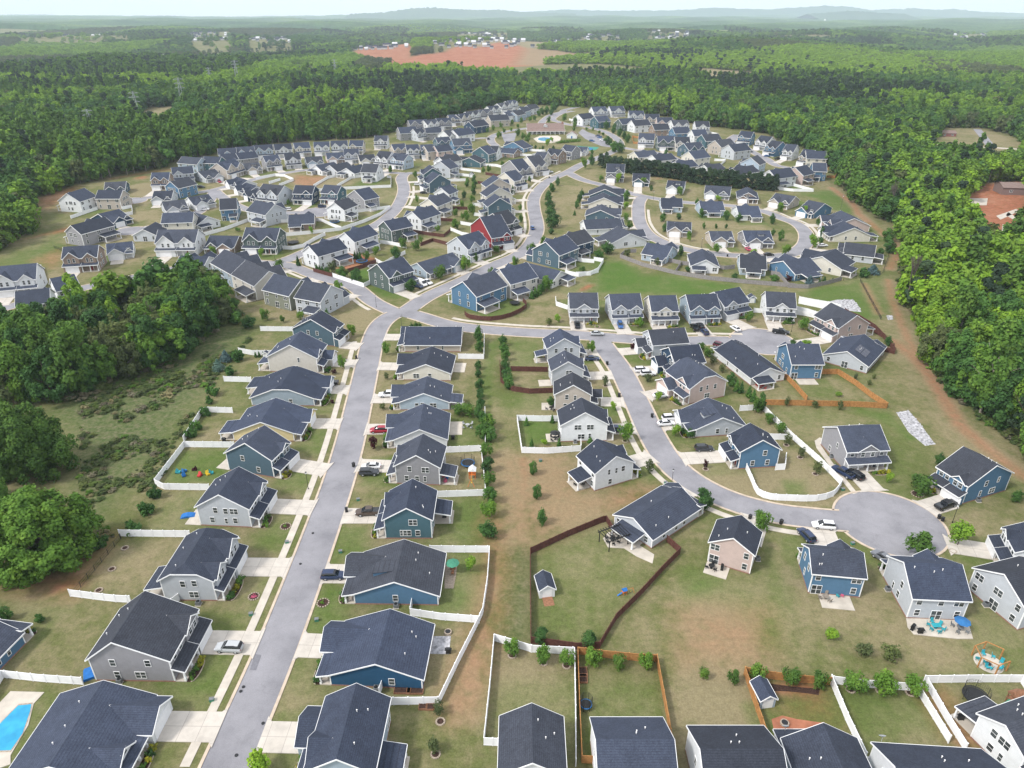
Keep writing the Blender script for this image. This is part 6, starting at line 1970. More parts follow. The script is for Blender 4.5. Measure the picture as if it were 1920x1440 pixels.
trees('of the trees round clubhouse and entry', 'trees round the clubhouse', 'yard', '''
M 1080 408 5 3.4
M 1028 428 4.6 3.4
M 1148 385 5 4.4
M 1250 360 5.4 4
M 1332 345 6 4
M 1412 330 5.4 4
M 1450 320 5.6 4
M 1300 385 4 3.4
M 1240 415 3.4 3
M 1175 430 4.4 3.6
M 1410 392 4 3.6
M 1580 340 6.4 4.6
M 1300 465 7 5
M 1350 490 6 5
M 1385 520 6 5
M 1330 545 5 5
M 1130 480 6.4 5.4
M 1400 480 5 4
M 1570 550 6 4.4 yardb
M 1605 510 4 3.6 yardb
M 1720 330 8 6
M 1810 390 6 4
M 1520 265 8 6 yardd
M 1560 260 9 7 yardd
M 1610 240 9 7 yardd
M 1640 225 9 8 yardd
M 1600 270 7 5 yardd
M 1490 280 7 5 yardd
M 210 750 4.6 3.4
M 155 790 5 3
M 1500 590 3 2 yardd
M 1385 570 3.4 2.4 yardd
M 1425 572 3.4 2.4 yardd
M 1460 575 3.2 2.2 yardd
M 1525 580 3.4 2.4 yardd
M 1620 590 4 2.6 yardd''', 'small round tree')
# pine belt between the loop road and the right-hand cluster
pl = catmull([G(*p) for p in ((1130, 314), (1165, 322), (1200, 328), (1247, 333), (1309, 344), (1372, 352), (1452, 358))], 3.6)
for i, p in enumerate(pl):
    for k, off in ((0, 0.0), (1, 5.0)):
        q = Vector((p.x + tr_.uniform(-.8, .8), p.y + off + tr_.uniform(-.8, .8), 0))
        tree('pine', q, tr_.uniform(8.0, 10.5), tr_.uniform(5.0, 6.6), f'dark pine, {ordw(i)} from the left in the {"front" if k == 0 else "rear"} line of pine belt', 'pine trees of the belt behind the loop road')

def plant_all():
    TREEQ.sort(key=lambda q: -q[0]); big, small = TREEQ[:290], TREEQ[290:]
    for q in big: plant(*q[1:])
    kinds = sorted({(q[1], v) for q in small for v in range(KIND[q[1]][11])})
    global protos
    keep, protos = protos, bpy.data.collections.new('small_tree_kinds')
    for j, (k, v) in enumerate(kinds):
        o = bpy.data.objects.new(f'small_tree_{j:02d}', tree_meshes(k, v)[0]); protos.objects.link(o)
    ix = {kv: j for j, kv in enumerate(kinds)}; kd = np.array([ix[q[1], i % KIND[q[1]][11]] for i, q in enumerate(small)])
    vec = np.array([[q[4] / (2 * KIND[q[1]][1])] * 2 + [q[3] / KIND[q[1]][0]] for q in small])
    scatter_obj('small_garden_trees', np.array([q[2].x for q in small]), np.array([q[2].y for q in small]), np.array([q[2].z for q in small]), kd, np.ones(len(small)), 'the smallest garden trees among the far houses', vec)
    protos = keep
plant_all()
# ------------------------------------------------------------------ vehicles (built along +X)
CARM = {}
def loft(mb, st):
    """st: list of (x, half width, z bottom, z top, inset of the top)"""
    base = len(mb.v); n = 8
    for x, hw, zb, zt, ins in st:
        hm = (zb + zt) * .5
        for y, z in ((-hw * .9, zb), (-hw, zb + (zt - zb) * .3), (-hw, zb + (zt - zb) * .72), (-(hw - ins), zt), (hw - ins, zt), (hw, zb + (zt - zb) * .72), (hw, zb + (zt - zb) * .3), (hw * .9, zb)): mb.v.append((x, y, z))
    for i in range(len(st) - 1):
        for k in range(n):
            a, b = base + i * n + k, base + i * n + (k + 1) % n; mb.f.append((a, b, b + n, a + n)); mb.m.append(mb.cur)
    mb.f.append(tuple(base + k for k in range(n))); mb.f.append(tuple(base + (len(st) - 1) * n + k for k in reversed(range(n)))); mb.m += [mb.cur] * 2
CARS = dict(
    suv=dict(L=4.8, W=.96, body=[(-2.4, .84, .45, .85, .1), (-2.32, .92, .32, 1.05, .1), (-1.5, .96, .26, 1.08, .09), (.7, .96, .26, 1.06, .09), (1.6, .94, .28, 1.0, .12), (2.25, .86, .32, .86, .16), (2.4, .76, .42, .74, .14)],
             cab=[(-2.3, .74, 1.0, 1.06, .04), (-2.08, .82, 1.0, 1.62, .16), (-1.2, .84, 1.0, 1.70, .18), (.1, .84, 1.0, 1.68, .18), (.55, .82, 1.0, 1.52, .16), (1.15, .76, .98, 1.06, .04)], roof=(-1.95, .2, .66, 1.69), wx=1.42, wr=.36, pil=((-2.05, 1.0, -1.95, 1.6), (-.9, 1.0, -.9, 1.68), (.2, 1.0, .2, 1.66), (1.1, 1.0, .4, 1.6))),
    sedan=dict(L=4.75, W=.91, body=[(-2.37, .76, .42, .82, .12), (-2.2, .87, .3, .98, .14), (-1.4, .91, .24, .98, .1), (.8, .91, .24, .94, .1), (1.6, .89, .26, .86, .14), (2.2, .80, .3, .74, .18), (2.37, .7, .4, .64, .14)],
               cab=[(-1.9, .68, .92, .99, .04), (-1.15, .76, .92, 1.36, .16), (-.6, .78, .92, 1.43, .18), (.2, .78, .92, 1.42, .18), (1.25, .72, .9, .96, .04)], roof=(-1.15, .25, .58, 1.42), wx=1.38, wr=.33, pil=((-1.8, .95, -1.1, 1.37), (-.3, .95, -.3, 1.43), (1.15, .95, .3, 1.38))),
    pickup=dict(L=5.8, W=1.0, body=[(-2.9, .94, .5, 1.1, .04), (-2.8, .98, .42, 1.18, .04), (-.9, 1.0, .36, 1.18, .05), (.9, 1.0, .36, 1.14, .08), (1.9, .98, .38, 1.1, .12), (2.7, .93, .4, 1.0, .14), (2.9, .84, .5, .86, .12)],
                cab=[(-.95, .80, 1.1, 1.2, .03), (-.85, .86, 1.1, 1.80, .16), (-.2, .88, 1.1, 1.88, .18), (.55, .88, 1.1, 1.86, .18), (1.5, .80, 1.1, 1.2, .04)], roof=(-.85, .6, .68, 1.87), wx=1.75, wr=.4, bed=1, pil=((-.9, 1.15, -.85, 1.8), (.0, 1.15, .0, 1.87), (1.4, 1.15, .6, 1.8))),
    van=dict(L=5.9, W=1.0, body=[(-2.95, .96, .45, 2.3, .14), (-2.85, 1.0, .35, 2.5, .16), (1.0, 1.0, .3, 2.5, .16), (1.5, .99, .3, 2.1, .2), (2.1, .96, .32, 1.3, .2), (2.75, .88, .35, 1.05, .18), (2.95, .76, .45, .85, .14)],
             cab=[(1.15, .90, 1.5, 2.2, .1), (1.35, .92, 1.5, 2.3, .16), (2.2, .82, 1.28, 1.33, .03)], roof=None, wx=1.8, wr=.37, pil=()))
def car_meshes(kind):
    if kind in CARM: return CARM[kind]
    c = CARS[kind]; b = MB(); loft(b, c['body'])
    if c['roof']:
        x0, x1, hw, z = c['roof']; b.prism([(-hw, z - .02), (-hw + .1, z + .035), (hw - .1, z + .035), (hw, z - .02)], 'x', x0, x1)
    for xa, za, xb, zb in c['pil']:
        for s in (-1, 1): b.tube((xa, s * (c['W'] - .13), za), (xb, s * (c['W'] - .33), zb), .045, n=4)
    g = MB(); loft(g, c['cab'])
    if c.get('bed'):
        g.box(-2.72, -1.02, -.80, .80, 1.0, 1.205)
    for s in (-1, 1): b.box(.95, 1.15, s * (c['W'] + .02) - .09, s * (c['W'] + .02) + .09, 1.0, 1.14)
    r = c['wr']; t = MB(); t.cyl(0, 0, -.12, .12, r, n=14, axis='y'); q = MB(); q.cyl(0, 0, -.128, .128, r * .62, n=10, axis='y')
    h = MB(); h.box(-.06, .04, -.18, .18, -.08, .08)
    CARM[kind] = (b.mesh('body', 'car_paint'), g.mesh('windows', 'car_glass'), t.mesh('wheel', 'rubber'), q.mesh('rim', 'rim'), h.mesh('headlight', 'headlamp'), h.mesh('taillight', 'taillamp')); return CARM[kind]
PAINT = dict(white=(.72, .73, .75), black=(.012, .013, .016), darkblue=(.02, .035, .085), silver=(.40, .42, .44), grey=(.14, .15, .17), red=(.30, .015, .035), blue=(.03, .10, .28), maroon=(.09, .01, .025), brown=(.07, .05, .04), pink=(.5, .08, .15), charcoal=(.03, .034, .042))
CARCAT = dict(suv='car', sedan='car', pickup='pickup', van='van')
def car(kind, paint, r, x, y, head, label):
    p = Z(r, x, y); c = CARS[kind]; b, g, t, q, hl, tl = car_meshes(kind)
    o = thing('parked_' + CARCAT[kind], label, CARCAT[kind], (p.x, p.y, .16), R(head), 'vehicles of the estate')
    link('body', b, o, color=PAINT[paint]); link('windows', g, o)
    for sx in (-1, 1):
        for sy in (-1, 1):
            w = link('wheel', t, o, (sx * c['wx'], sy * (c['W'] - .13), c['wr'])); link('rim', q, w)
    for sy in (-1, 1):
        zz = .78 if kind in ('suv', 'sedan') else .95
        link('headlight', hl, o, (c['L'] / 2 - .07, sy * (c['W'] - .30), zz - .08)); link('taillight', tl, o, (-c['L'] / 2 + .06, sy * (c['W'] - .25), zz + .06))
for a in (
    ('suv', 'silver', 'A', 1293, 778, 177, 'silver estate car on driveway of the warm grey house'), ('suv', 'darkblue', 'B', 197, 372, 2, 'dark blue car on driveway beside the mid blue house'),
    ('pickup', 'brown', 'E', 395, 1215, 185, 'brown open-topped jeep in front of dark teal house'), ('pickup', 'white', 'E', 507, 552, 183, 'white pickup in front of pale blue house'),
    ('suv', 'red', 'E', 452, 752, 182, 'red car on driveway of white one-storey house'), ('sedan', 'white', 'E', 410, 955, 182, 'white car beside dark car at the grey house'), ('suv', 'charcoal', 'E', 397, 990, 2, 'dark car beside white car at the grey house'),
    ('pickup', 'black', 'D', 1852, 485, 178, 'black pickup, upper of the two dark vehicles left of street'), ('sedan', 'black', 'D', 1832, 508, 2, 'black car, lower of the two dark vehicles left of street'),
    ('pickup', 'charcoal', 'E', 1566, 158, 90, 'charcoal pickup facing first cul-de-sac row house'), ('suv', 'blue', 'E', 1808, 160, 270, 'blue car in front of grey two-gabled house'), ('sedan', 'silver', 'E', 1677, 206, 0, 'silver car parked along the cross street'),
    ('sedan', 'darkblue', 'E', 1650, 347, 0, 'dark sedan on driveway of middle row corner house'), ('suv', 'white', 'F', 200, 330, 5, 'white car, upper of the pair by navy house'), ('suv', 'white', 'F', 228, 346, 5, 'white car, lower of the pair by navy house'),
    ('suv', 'darkblue', 'E', 1790, 748, 0, 'dark car half hidden by tree at white house'), ('suv', 'maroon', 'F', 552, 220, 320, 'maroon car on driveway off small cul-de-sac'), ('suv', 'charcoal', 'F', 606, 217, 170, 'dark grey car at edge of small cul-de-sac'),
    ('sedan', 'white', 'F', 284, 444, 8, 'white car alone on driveway of pinkish house'), ('suv', 'white', 'F', 328, 546, 8, 'white car, upper of the pair by pale grey house'), ('sedan', 'white', 'F', 308, 570, 8, 'white car, lower of the pair by pale grey house'),
    ('suv', 'charcoal', 'F', 478, 684, 2, 'dark car on driveway of blue outer house'), ('pickup', 'darkblue', 'F', 1102, 792, 122, 'dark pickup, left of two facing grey cul-de-sac house'), ('suv', 'black', 'F', 1158, 802, 112, 'black car, right of two facing grey cul-de-sac house'),
    ('pickup', 'black', 'F', 1565, 940, 24, 'black pickup on driveway at big cul-de-sac'), ('suv', 'white', 'F', 1015, 1032, 172, 'white car on road by the big cul-de-sac'), ('suv', 'darkblue', 'F', 938, 1076, 105, 'dark blue car on driveway behind bright blue house'),
    ('suv', 'grey', 'F', 1281, 1178, 118, 'grey-green car behind pale grey patio house'), ('pickup', 'black', 'F', 824, 158, 338, 'black pickup on the small cul-de-sac'), ('sedan', 'white', 'F', 620, 142, 110, 'white car on driveway at small cul-de-sac entrance'),
    ('pickup', 'black', 'F', 436, 138, 95, 'black vehicle, leftmost of three at grey-blue house'), ('suv', 'black', 'F', 462, 130, 95, 'black vehicle, middle of three at grey-blue house'), ('suv', 'darkblue', 'F', 481, 158, 100, 'dark blue vehicle, lowest of three at grey-blue house'),
    ('van', 'white', 'I', 340, 1322, 315, 'large white van on driveway at the junction'), ('pickup', 'white', 'I', 388, 1308, 315, 'white pickup behind the large white van'), ('suv', 'darkblue', 'I', 312, 1342, 315, 'dark blue car in front of the large white van'),
    ('suv', 'blue', 'I', 1335, 815, 95, 'light blue car driving on the S-bend road'), ('sedan', 'maroon', 'I', 1218, 845, 0, 'maroon car on driveway above the red house'), ('suv', 'white', 'I', 305, 420, 0, 'white car on driveway of inner street'),
    ('sedan', 'black', 'I', 357, 496, 0, 'black car on driveway of inner street'), ('suv', 'silver', 'I', 440, 1245, 200, 'silver car behind the round front tree'), ('suv', 'white', 'I', 1492, 308, 10, 'white car on upper S-bend driveway'), ('sedan', 'black', 'I', 1458, 316, 10, 'black car on upper S-bend driveway'),
    ('suv', 'white', 'H', 450, 1052, 205, 'white car in front of the brown two-gabled house'), ('suv', 'white', 'H', 858, 648, 190, 'white car, upper one in the hooked street end'), ('suv', 'white', 'H', 855, 716, 10, 'white car, lower one beside dark-roofed house'), ('suv', 'black', 'H', 85, 445, 5, 'black car parked on hooked street driveway'),
    ('suv', 'red', 'H', 250, 396, 300, 'red car on hooked street driveway'), ('suv', 'darkblue', 'H', 1172, 620, 20, 'dark blue car beside teal house at street end'), ('sedan', 'white', 'H', 118, 645, 10, 'white car before white garage on western street'),
    ('suv', 'white', 'J', 282, 378, 235, 'white car at open garage of loop road'), ('suv', 'darkblue', 'J', 1185, 527, 80, 'dark blue car before white garage of loop road'), ('sedan', 'white', 'J', 1525, 978, 100, 'white car, left of the crowded loop driveway'), ('suv', 'black', 'J', 1576, 975, 95, 'black car, middle of the crowded loop driveway'),
    ('sedan', 'pink', 'J', 1545, 1004, 95, 'bright pink-red car on crowded loop driveway'), ('sedan', 'white', 'J', 1616, 982, 85, 'white car, right of the crowded loop driveway'), ('sedan', 'black', 'J', 1733, 1054, 0, 'black car parked on the loop road'),
    ('sedan', 'white', 'K', 682, 972, 10, 'white car on driveway at loop corner'), ('suv', 'blue', 'N', 382, 676, 0, 'blue car alone in clubhouse car park'), ('suv', 'darkblue', 'N', 450, 615, 160, 'dark car, left of the pair in clubhouse car park'), ('suv', 'blue', 'N', 474, 633, 160, 'blue car, right of the pair in clubhouse car park'),
    ('suv', 'white', 'N', 505, 668, 160, 'white car beside round tree in car park'), ('pickup', 'black', 'O', 1015, 893, 10, 'black pickup on lane by the right-hand wood'), ('sedan', 'blue', 'O', 882, 858, 0, 'dark blue car on lane by the right-hand wood'), ('suv', 'grey', 'O', 682, 806, 20, 'grey car at lane top by the right-hand wood'),
    ('suv', 'black', 'M', 1035, 488, 100, 'black car on road left of clubhouse'), ('suv', 'white', 'M', 700, 606, 200, 'white car, left of pair at slate house'), ('suv', 'white', 'M', 738, 608, 200, 'white car, right of pair at slate house')):
    car(*a)

# ------------------------------------------------------------------ small things
def tang(r, x, y, x2, y2): a, b = Z(r, x, y), Z(r, x2, y2); return math.atan2(b.y - a.y, b.x - a.x)
def trampoline(r, x, y, rad, label, net=True, pad='court_blue'):
    o = thing('trampoline', label, 'trampoline', Z(r, x, y), 0, 'trampolines'); n = 20
    m = MB(); m.cyl(0, 0, .82, .86, rad * .86, n=n); link('mat', m.mesh('mat', 'black_metal'), o)
    m = MB()
    for k in range(n):
        a, b = 6.2832 * k / n, 6.2832 * (k + 1) / n
        m.quad(*[(rr * math.cos(t), rr * math.sin(t), z) for rr, t, z in ((rad * .87, a, .9), (rad, a, .9), (rad, b, .9), (rad * .87, b, .9))])
        m.quad(*[(rad * math.cos(t), rad * math.sin(t), z) for t, z in ((a, .78), (b, .78), (b, .9), (a, .9))])
    link('pad', m.mesh('pad', pad), o)
    for k in range(6):
        a = 6.2832 * k / 6; m = MB(); m.tube((rad * .97 * math.cos(a), rad * .97 * math.sin(a), 0), (rad * .97 * math.cos(a), rad * .97 * math.sin(a), 2.6 if net else .8), .035); link('pole', m.mesh('pole', 'black_metal'), o)
    if net:
        m = MB()
        for z in (1.1, 1.5, 1.9, 2.3, 2.55):
            for k in range(n): a, b = 6.2832 * k / n, 6.2832 * (k + 1) / n; m.tube((rad * .93 * math.cos(a), rad * .93 * math.sin(a), z), (rad * .93 * math.cos(b), rad * .93 * math.sin(b), z), .016, n=3)
        for k in range(n * 2): a = 3.1416 * k / n; m.tube((rad * .93 * math.cos(a), rad * .93 * math.sin(a), .9), (rad * .93 * math.cos(a), rad * .93 * math.sin(a), 2.55), .011, n=3)
        link('net', m.mesh('net', 'black_metal'), o)
trampoline('E', 952, 938, 1.75, 'round netted trampoline beside the play tower')
trampoline('C', 1640, 1052, 2.0, 'large black netted trampoline by lower right fence', pad='black_metal')
trampoline('B', 1615, 1100, 1.0, 'small blue trampoline along the cedar fence')
trampoline('H', 1285, 757, 2.6, 'dark trampoline behind white house inside curved fence')
trampoline('H', 910, 945, 2.8, 'square-looking dark trampoline beside green-grey house', pad='black_metal')
trampoline('H', 1530, 1115, 2.6, 'blue trampoline on the red garden', False)
trampoline('H', 1632, 1162, 2.4, 'grey trampoline behind brown garden fence', False, 'rim')
trampoline('H', 78, 945, 2.8, 'trampoline by the western white house', pad='black_metal')
trampoline('E', 1215, 32, 2.0, 'trampoline inside the curved dark brown fence', False, 'black_metal')
def shed(r, x, y, w, d, rz, col, label, ramp=False):
    o = thing('garden_shed', label, 'shed', Z(r, x, y), rz, 'garden sheds'); m = MB(); gable_prism(m, -w / 2, w / 2, -d / 2, d / 2, 2.2, .7, 'y', drop=.1); link('wall', m.mesh('wall', 'siding'), o, color=WALLC[col])
    P, _, _ = roof_polys(-w / 2, w / 2, -d / 2, d / 2, 2.2, .7, 'y', oh=.2, og=.2); rb, tb = MB(), MB(); add_roof(rb, tb, P, .1); link('roof', rb.mesh('roof', 'shingle'), o); link('trim', tb.mesh('trim', 'white_trim'), o)
    m = MB(); m.box(-.9, .9, -d / 2 - .05, -d / 2 + .02, .05, 1.95); link('door', m.mesh('door', 'white_trim'), o)
    if ramp: m = MB(); m.prism([(-d / 2 - 2.2, 0), (-d / 2 - .06, 0), (-d / 2 - .06, .2)], 'x', -1, 1); link('ramp', m.mesh('ramp', 'wood_deck'), o)
shed('B', 1385, 440, 3.0, 4.0, R(10), 'white', 'white and grey shed with wooden ramp on shed lawn', True)
shed('C', 445, 1050, 2.6, 3.6, R(8), 'ltblue', 'pale blue shed inside the cedar fence corner')
shed('I', 788, 345, 3.0, 3.0, 0, 'ltgrey', 'small pale shed near inner street top')
shed('n', 1408, 566, 2.6, 2.6, 0, 'greyblue', 'small blue shed behind cul-de-sac row')
shed('D', 1500, 335, 1.2, 1.0, 0, 'white', 'tiny white storage box by small cypresses')
def playset(r, x, y, rz, label, wood='wood_cedar', roofm='plastic_green', slide='plastic_green', s=1.0):
    o = thing('play_tower', label, 'playset', Z(r, x, y), rz, 'playground towers'); o.scale = (s, s, s)
    m = MB()
    for a in (-.8, .8):
        for b in (-.8, .8): m.box(a - .07, a + .07, b - .07, b + .07, 0, 2.6)
    m.box(-.9, .9, -.9, .9, 1.3, 1.42); m.box(-.9, .9, -.92, -.86, 1.5, 2.0); m.tube((.8, 0, 2.4), (4.2, 0, 2.4), .06)
    for b in (-.9, .9): m.tube((4.2, 0, 2.4), (4.5, b, 0), .06)
    link('frame', m.mesh('frame', wood), o)
    m = MB(); m.prism([(-1.05, 2.55), (1.05, 2.55), (0, 3.5)], 'x', -1.05, 1.05); link('roof', m.mesh('roof', roofm), o)
    m = MB(); m.prism([(-.9, 1.38), (-.9, 1.5), (-3.2, .25), (-3.2, .13)], 'y', -.28, .28); link('slide', m.mesh('slide', slide), o)
    for a in (2.0, 3.2):
        m = MB(); m.tube((a - .22, 0, 2.4), (a - .22, 0, .6), .015, n=4); m.tube((a + .22, 0, 2.4), (a + .22, 0, .6), .015, n=4); m.box(a - .24, a + .24, -.1, .1, .55, .6); link('swing', m.mesh('swing', 'plastic_yellow'), o)
playset('E', 978, 1005, R(-92), 'wooden play tower with white roof and orange frame', 'plastic_orange', 'white_paint', 'court_blue', .9)
playset('C', 1855, 1085, R(15), 'red-brown play tower with green slide', 'wood_deck', 'wood_deck', 'plastic_green', .95)
playset('F', 120, 1330, R(20), 'orange swing frame with blue slide on shed lawn', 'plastic_orange', 'tarp_blue', 'tarp_blue', .45)
playset('I', 1130, 255, R(0), 'orange play tower at inner street top', 'plastic_orange', 'plastic_orange', 'plastic_red', 1.0)
# outdoor furniture
def table_set(r, x, y, label, col='black_metal', n=4, rad=1.35, umb=None, square=False):
    p = Z(r, x, y); p.z = .13
    o = thing('patio_table', 'table ' + label, 'table', p, 0, 'patio tables'); m = MB()
    m.box(-.8, .8, -.5, .5, .70, .75) if square else m.cyl(0, 0, .70, .75, .62, n=14)
    link('tabletop', m.mesh('tabletop', col), o); m = MB(); m.cyl(0, 0, 0, .699, .06, n=8); m.cyl(0, 0, 0, .04, .3, n=10); link('pedestal', m.mesh('pedestal', col), o)
    for k in range(n):
        a = 6.2832 * (k + .5) / n; patio_chair(p + Vector((rad * math.cos(a), rad * math.sin(a), 0)), a - R(90), col, 'chair at the table ' + label, 'chairs at the table ' + label)
    if umb:
        u = thing('parasol', f'{umb[1]} parasol at the table ' + label, 'parasol', p + Vector((0, 0, 0)), 0, None)
        m = MB(); m.tube((0, 0, .76), (0, 0, 2.5), .03); link('pole', m.mesh('pole', 'black_metal'), u); m = MB(); m.cyl(0, 0, 2.1, 2.6, 1.4, .05, n=8); link('canopy', m.mesh('canopy', umb[0]), u)
CHM = {}
def patio_chair(p, rz, col, label, group=None):
    if col not in CHM:
        m = MB(); m.box(-.27, .27, -.27, .27, .38, .44); s = m.mesh('seat', col)
        m = MB(); m.prism([(-.27, .44), (-.21, .44), (-.33, 1.0), (-.39, 1.0)], 'x', -.27, .27); b = m.mesh('backrest', col)
        m = MB(); m.box(-.03, .03, -.03, .03, 0, .38); CHM[col] = (s, b, m.mesh('leg', col))
    o = thing('patio_chair', label, 'chair', p, rz + R(180), group); s, b, l = CHM[col]
    link('seat', s, o); link('backrest', b, o)
    for a in (-.23, .23):
        for c in (-.23, .23): link('leg', l, o, (a, c, 0))
def grill(r, x, y, label, rz=0):
    o = thing('barbecue_grill', label, 'grill', Z(r, x, y, .12), rz, 'barbecue grills'); m = MB(); m.box(-.6, .6, -.28, .28, .78, .95); link('shelf', m.mesh('shelf', 'black_metal'), o)
    m = MB(); m.cyl(0, .95, -.38, .38, .3, n=12, axis='x'); link('lid', m.mesh('lid', 'black_metal'), o); m = MB(); m.box(-.4, .4, -.25, .25, .05, .78); link('cabinet', m.mesh('cabinet', 'black_metal'), o)
    for a in (-.4, .4): m = MB(); m.cyl(a, 0, -.3, .3, .09, n=8, axis='x') if False else m.box(a - .05, a + .05, -.26, .26, 0, .1); link('wheel', m.mesh('wheel', 'rubber'), o)
table_set('C', 1420, 655, 'on large furnished patio of pale grey house', 'plastic_teal', 6, 1.2, square=True)
table_set('C', 1555, 665, 'under blue parasol on large furnished patio', 'charcoal_c' if 'charcoal_c' in MATS else 'air_unit', 4, 1.2, ('court_blue', 'dark blue'))
table_set('B', 1765, 165, 'under the black pergola', 'black_metal', 6)
table_set('E', 950, 722, 'among four garden chairs by thicket', 'rim', 4, 1.5)
table_set('B', 868, 335, 'with green parasol on flagstone terrace', 'wood_deck', 2, 1.0, ('plastic_green', 'closed green'))
table_set('C', 160, 318, 'on patio of pinkish lone house', 'black_metal', 3, .95)
table_set('F', 735, 402, 'with red cover on curved pavers', 'plastic_red', 4)
table_set('E', 1345, 325, 'on patio of middle row corner house', 'black_metal', 4)
table_set('E', 1442, 795, 'by parasol in square white-fenced garden', 'black_metal', 4, 1.2, ('black_metal', 'closed black'))
table_set('E', 1575, 1040, 'on covered porch of white field house', 'black_metal', 4)
table_set('E', 1420, 625, 'on small patio of beige-tan middle house', 'black_metal', 3)
table_set('C', 800, 490, 'on patio of bright blue house', 'bark_pale', 3, 1.0)
grill('C', 220, 322, 'black grill on patio of pinkish lone house', R(70)); grill('C', 1292, 660, 'black grill at left edge of furnished patio', R(40)); grill('C', 1335, 680, 'black grill beside the orange box on furnished patio')
grill('E', 868, 790, 'black grill behind white one-storey house'); grill('B', 842, 792, 'covered grill on paver patio, white stripe'); grill('D', 1262, 803, 'black grill behind the pale yellow house')
grill('B', 820, 30, 'grill on patio of dark teal house'); grill('C', 1562, 1165, 'grill below porch of lower right white house')
for i, (x, y) in enumerate(((1690, 805), (1745, 820), (1700, 855), (1655, 830), (1730, 885), (1782, 885), (1790, 850), (1710, 880))):
    patio_chair(Z('C', x, y), i * .9, 'plastic_teal', 'teal garden chair round the fire pit in orange frame', 'teal chairs round the fire pit')
patio_chair(Z('C', 895, 478), 2.6, 'plastic_pink', 'pink garden chair behind bright blue house'); patio_chair(Z('C', 872, 480), 2.2, 'plastic_teal', 'teal garden chair beside the pink chair')
def swing_frame():
    o = thing('timber_frame', 'orange hexagonal timber swing frame round teal chairs', 'swing frame', Z('C', 1720, 850)); pts = [(2.6 * math.cos(R(60 * k + 20)), 2.6 * math.sin(R(60 * k + 20))) for k in range(6)]
    for k, (x, y) in enumerate(pts): m = MB(); m.box(x - .09, x + .09, y - .09, y + .09, 0, 2.4); link('post', m.mesh('post', 'wood_cedar'), o)
    for k in range(5): a, b = pts[k], pts[k + 1]; m = MB(); m.tube((*a, 2.4), (*b, 2.4), .1, n=4); link('beam', m.mesh('beam', 'wood_cedar'), o)
    s = MB(); s.cyl(0, 0, .004, .035, 2.3, n=18); struct('fire_pit_sand', s.mesh('fire_pit_sand', 'concrete'), loc=Z('C', 1720, 850))
swing_frame()
def fire_pit(r, x, y, label):
    o = thing('fire_pit', label, 'fire pit', Z(r, x, y, .02)); m = MB(); m.cyl(0, 0, 0, .4, .7, n=14); link('ring', m.mesh('ring', 'stone_edge'), o); m = MB(); m.cyl(0, 0, .4, .42, .5, n=14); link('bowl', m.mesh('bowl', 'black_metal'), o)
fire_pit('C', 1715, 862, 'stone fire pit amid the teal chairs'); fire_pit('B', 840, 680, 'dark round fire pit near kite-shaped fence'); fire_pit('C', 572, 1192, 'fire pit on the dirt patio')
# toys
for i, (x, y, m_, nm) in enumerate(((1003, 980, 'plastic_teal', 'teal'), (1038, 975, 'court_blue', 'blue'), (1035, 998, 'tarp_blue', 'bright blue'), (1095, 965, 'leaf_red', 'dark purple'), (1125, 998, 'plastic_red', 'red'), (1170, 990, 'plastic_yellow', 'yellow'), (1188, 985, 'plastic_teal', 'small teal'))):
    o = thing('garden_toy', f'{nm} toy on the fenced bright lawn', 'toy', Z('D', x, y), i * 1.1, 'toys on the bright lawn'); m = MB(); m.box(-.55, .55, -.4, .4, .1, .5); m.prism([(-.5, .5), (.2, .5), (-.3, 1.2)], 'y', -.35, .35); link('body', m.mesh('body', m_), o)
    m = MB(); m.cyl(-.4, .12, -.45, .45, .12, n=8, axis='y'); link('wheel', m.mesh('wheel', 'rubber'), o)
for i, (x, y, m_, nm) in enumerate(((815, 1000, 'plastic_red', 'red'), (835, 1010, 'tarp_blue', 'blue'), (850, 1000, 'plastic_yellow', 'yellow'), (825, 1030, 'plastic_pink', 'pink'))):
    o = thing('garden_toy', f'{nm} toy on rear porch of grey house', 'toy', Z('E', x, y, .13), i * 1.3, 'toys on the porch'); m = MB(); m.box(-.35, .35, -.3, .3, 0, .5); m.prism([(-.3, .5), (.2, .5), (-.2, 1.0)], 'y', -.25, .25); link('body', m.mesh('body', m_), o)
m = MB(); m.prism([(-1.7, 0), (-1.2, .35), (-.2, .5), (.9, .3), (1.7, 0)], 'y', -.8, .8); tag(link('tarpaulin', m.mesh('tarpaulin', 'tarp_blue'), None, Z('A', 1062, 22), .2), 'bright blue cover lying on lawn above black-fenced garden', 'cover')
m = MB(); m.prism([(-1.0, 0), (-.7, .5), (.7, .5), (1.0, 0)], 'y', -1.3, 1.3); tag(link('tarpaulin', m.mesh('tarpaulin', 'tarp_blue'), None, Z('A', 505, 915), .5), 'blue cover piled at back corner of warm grey house', 'cover')
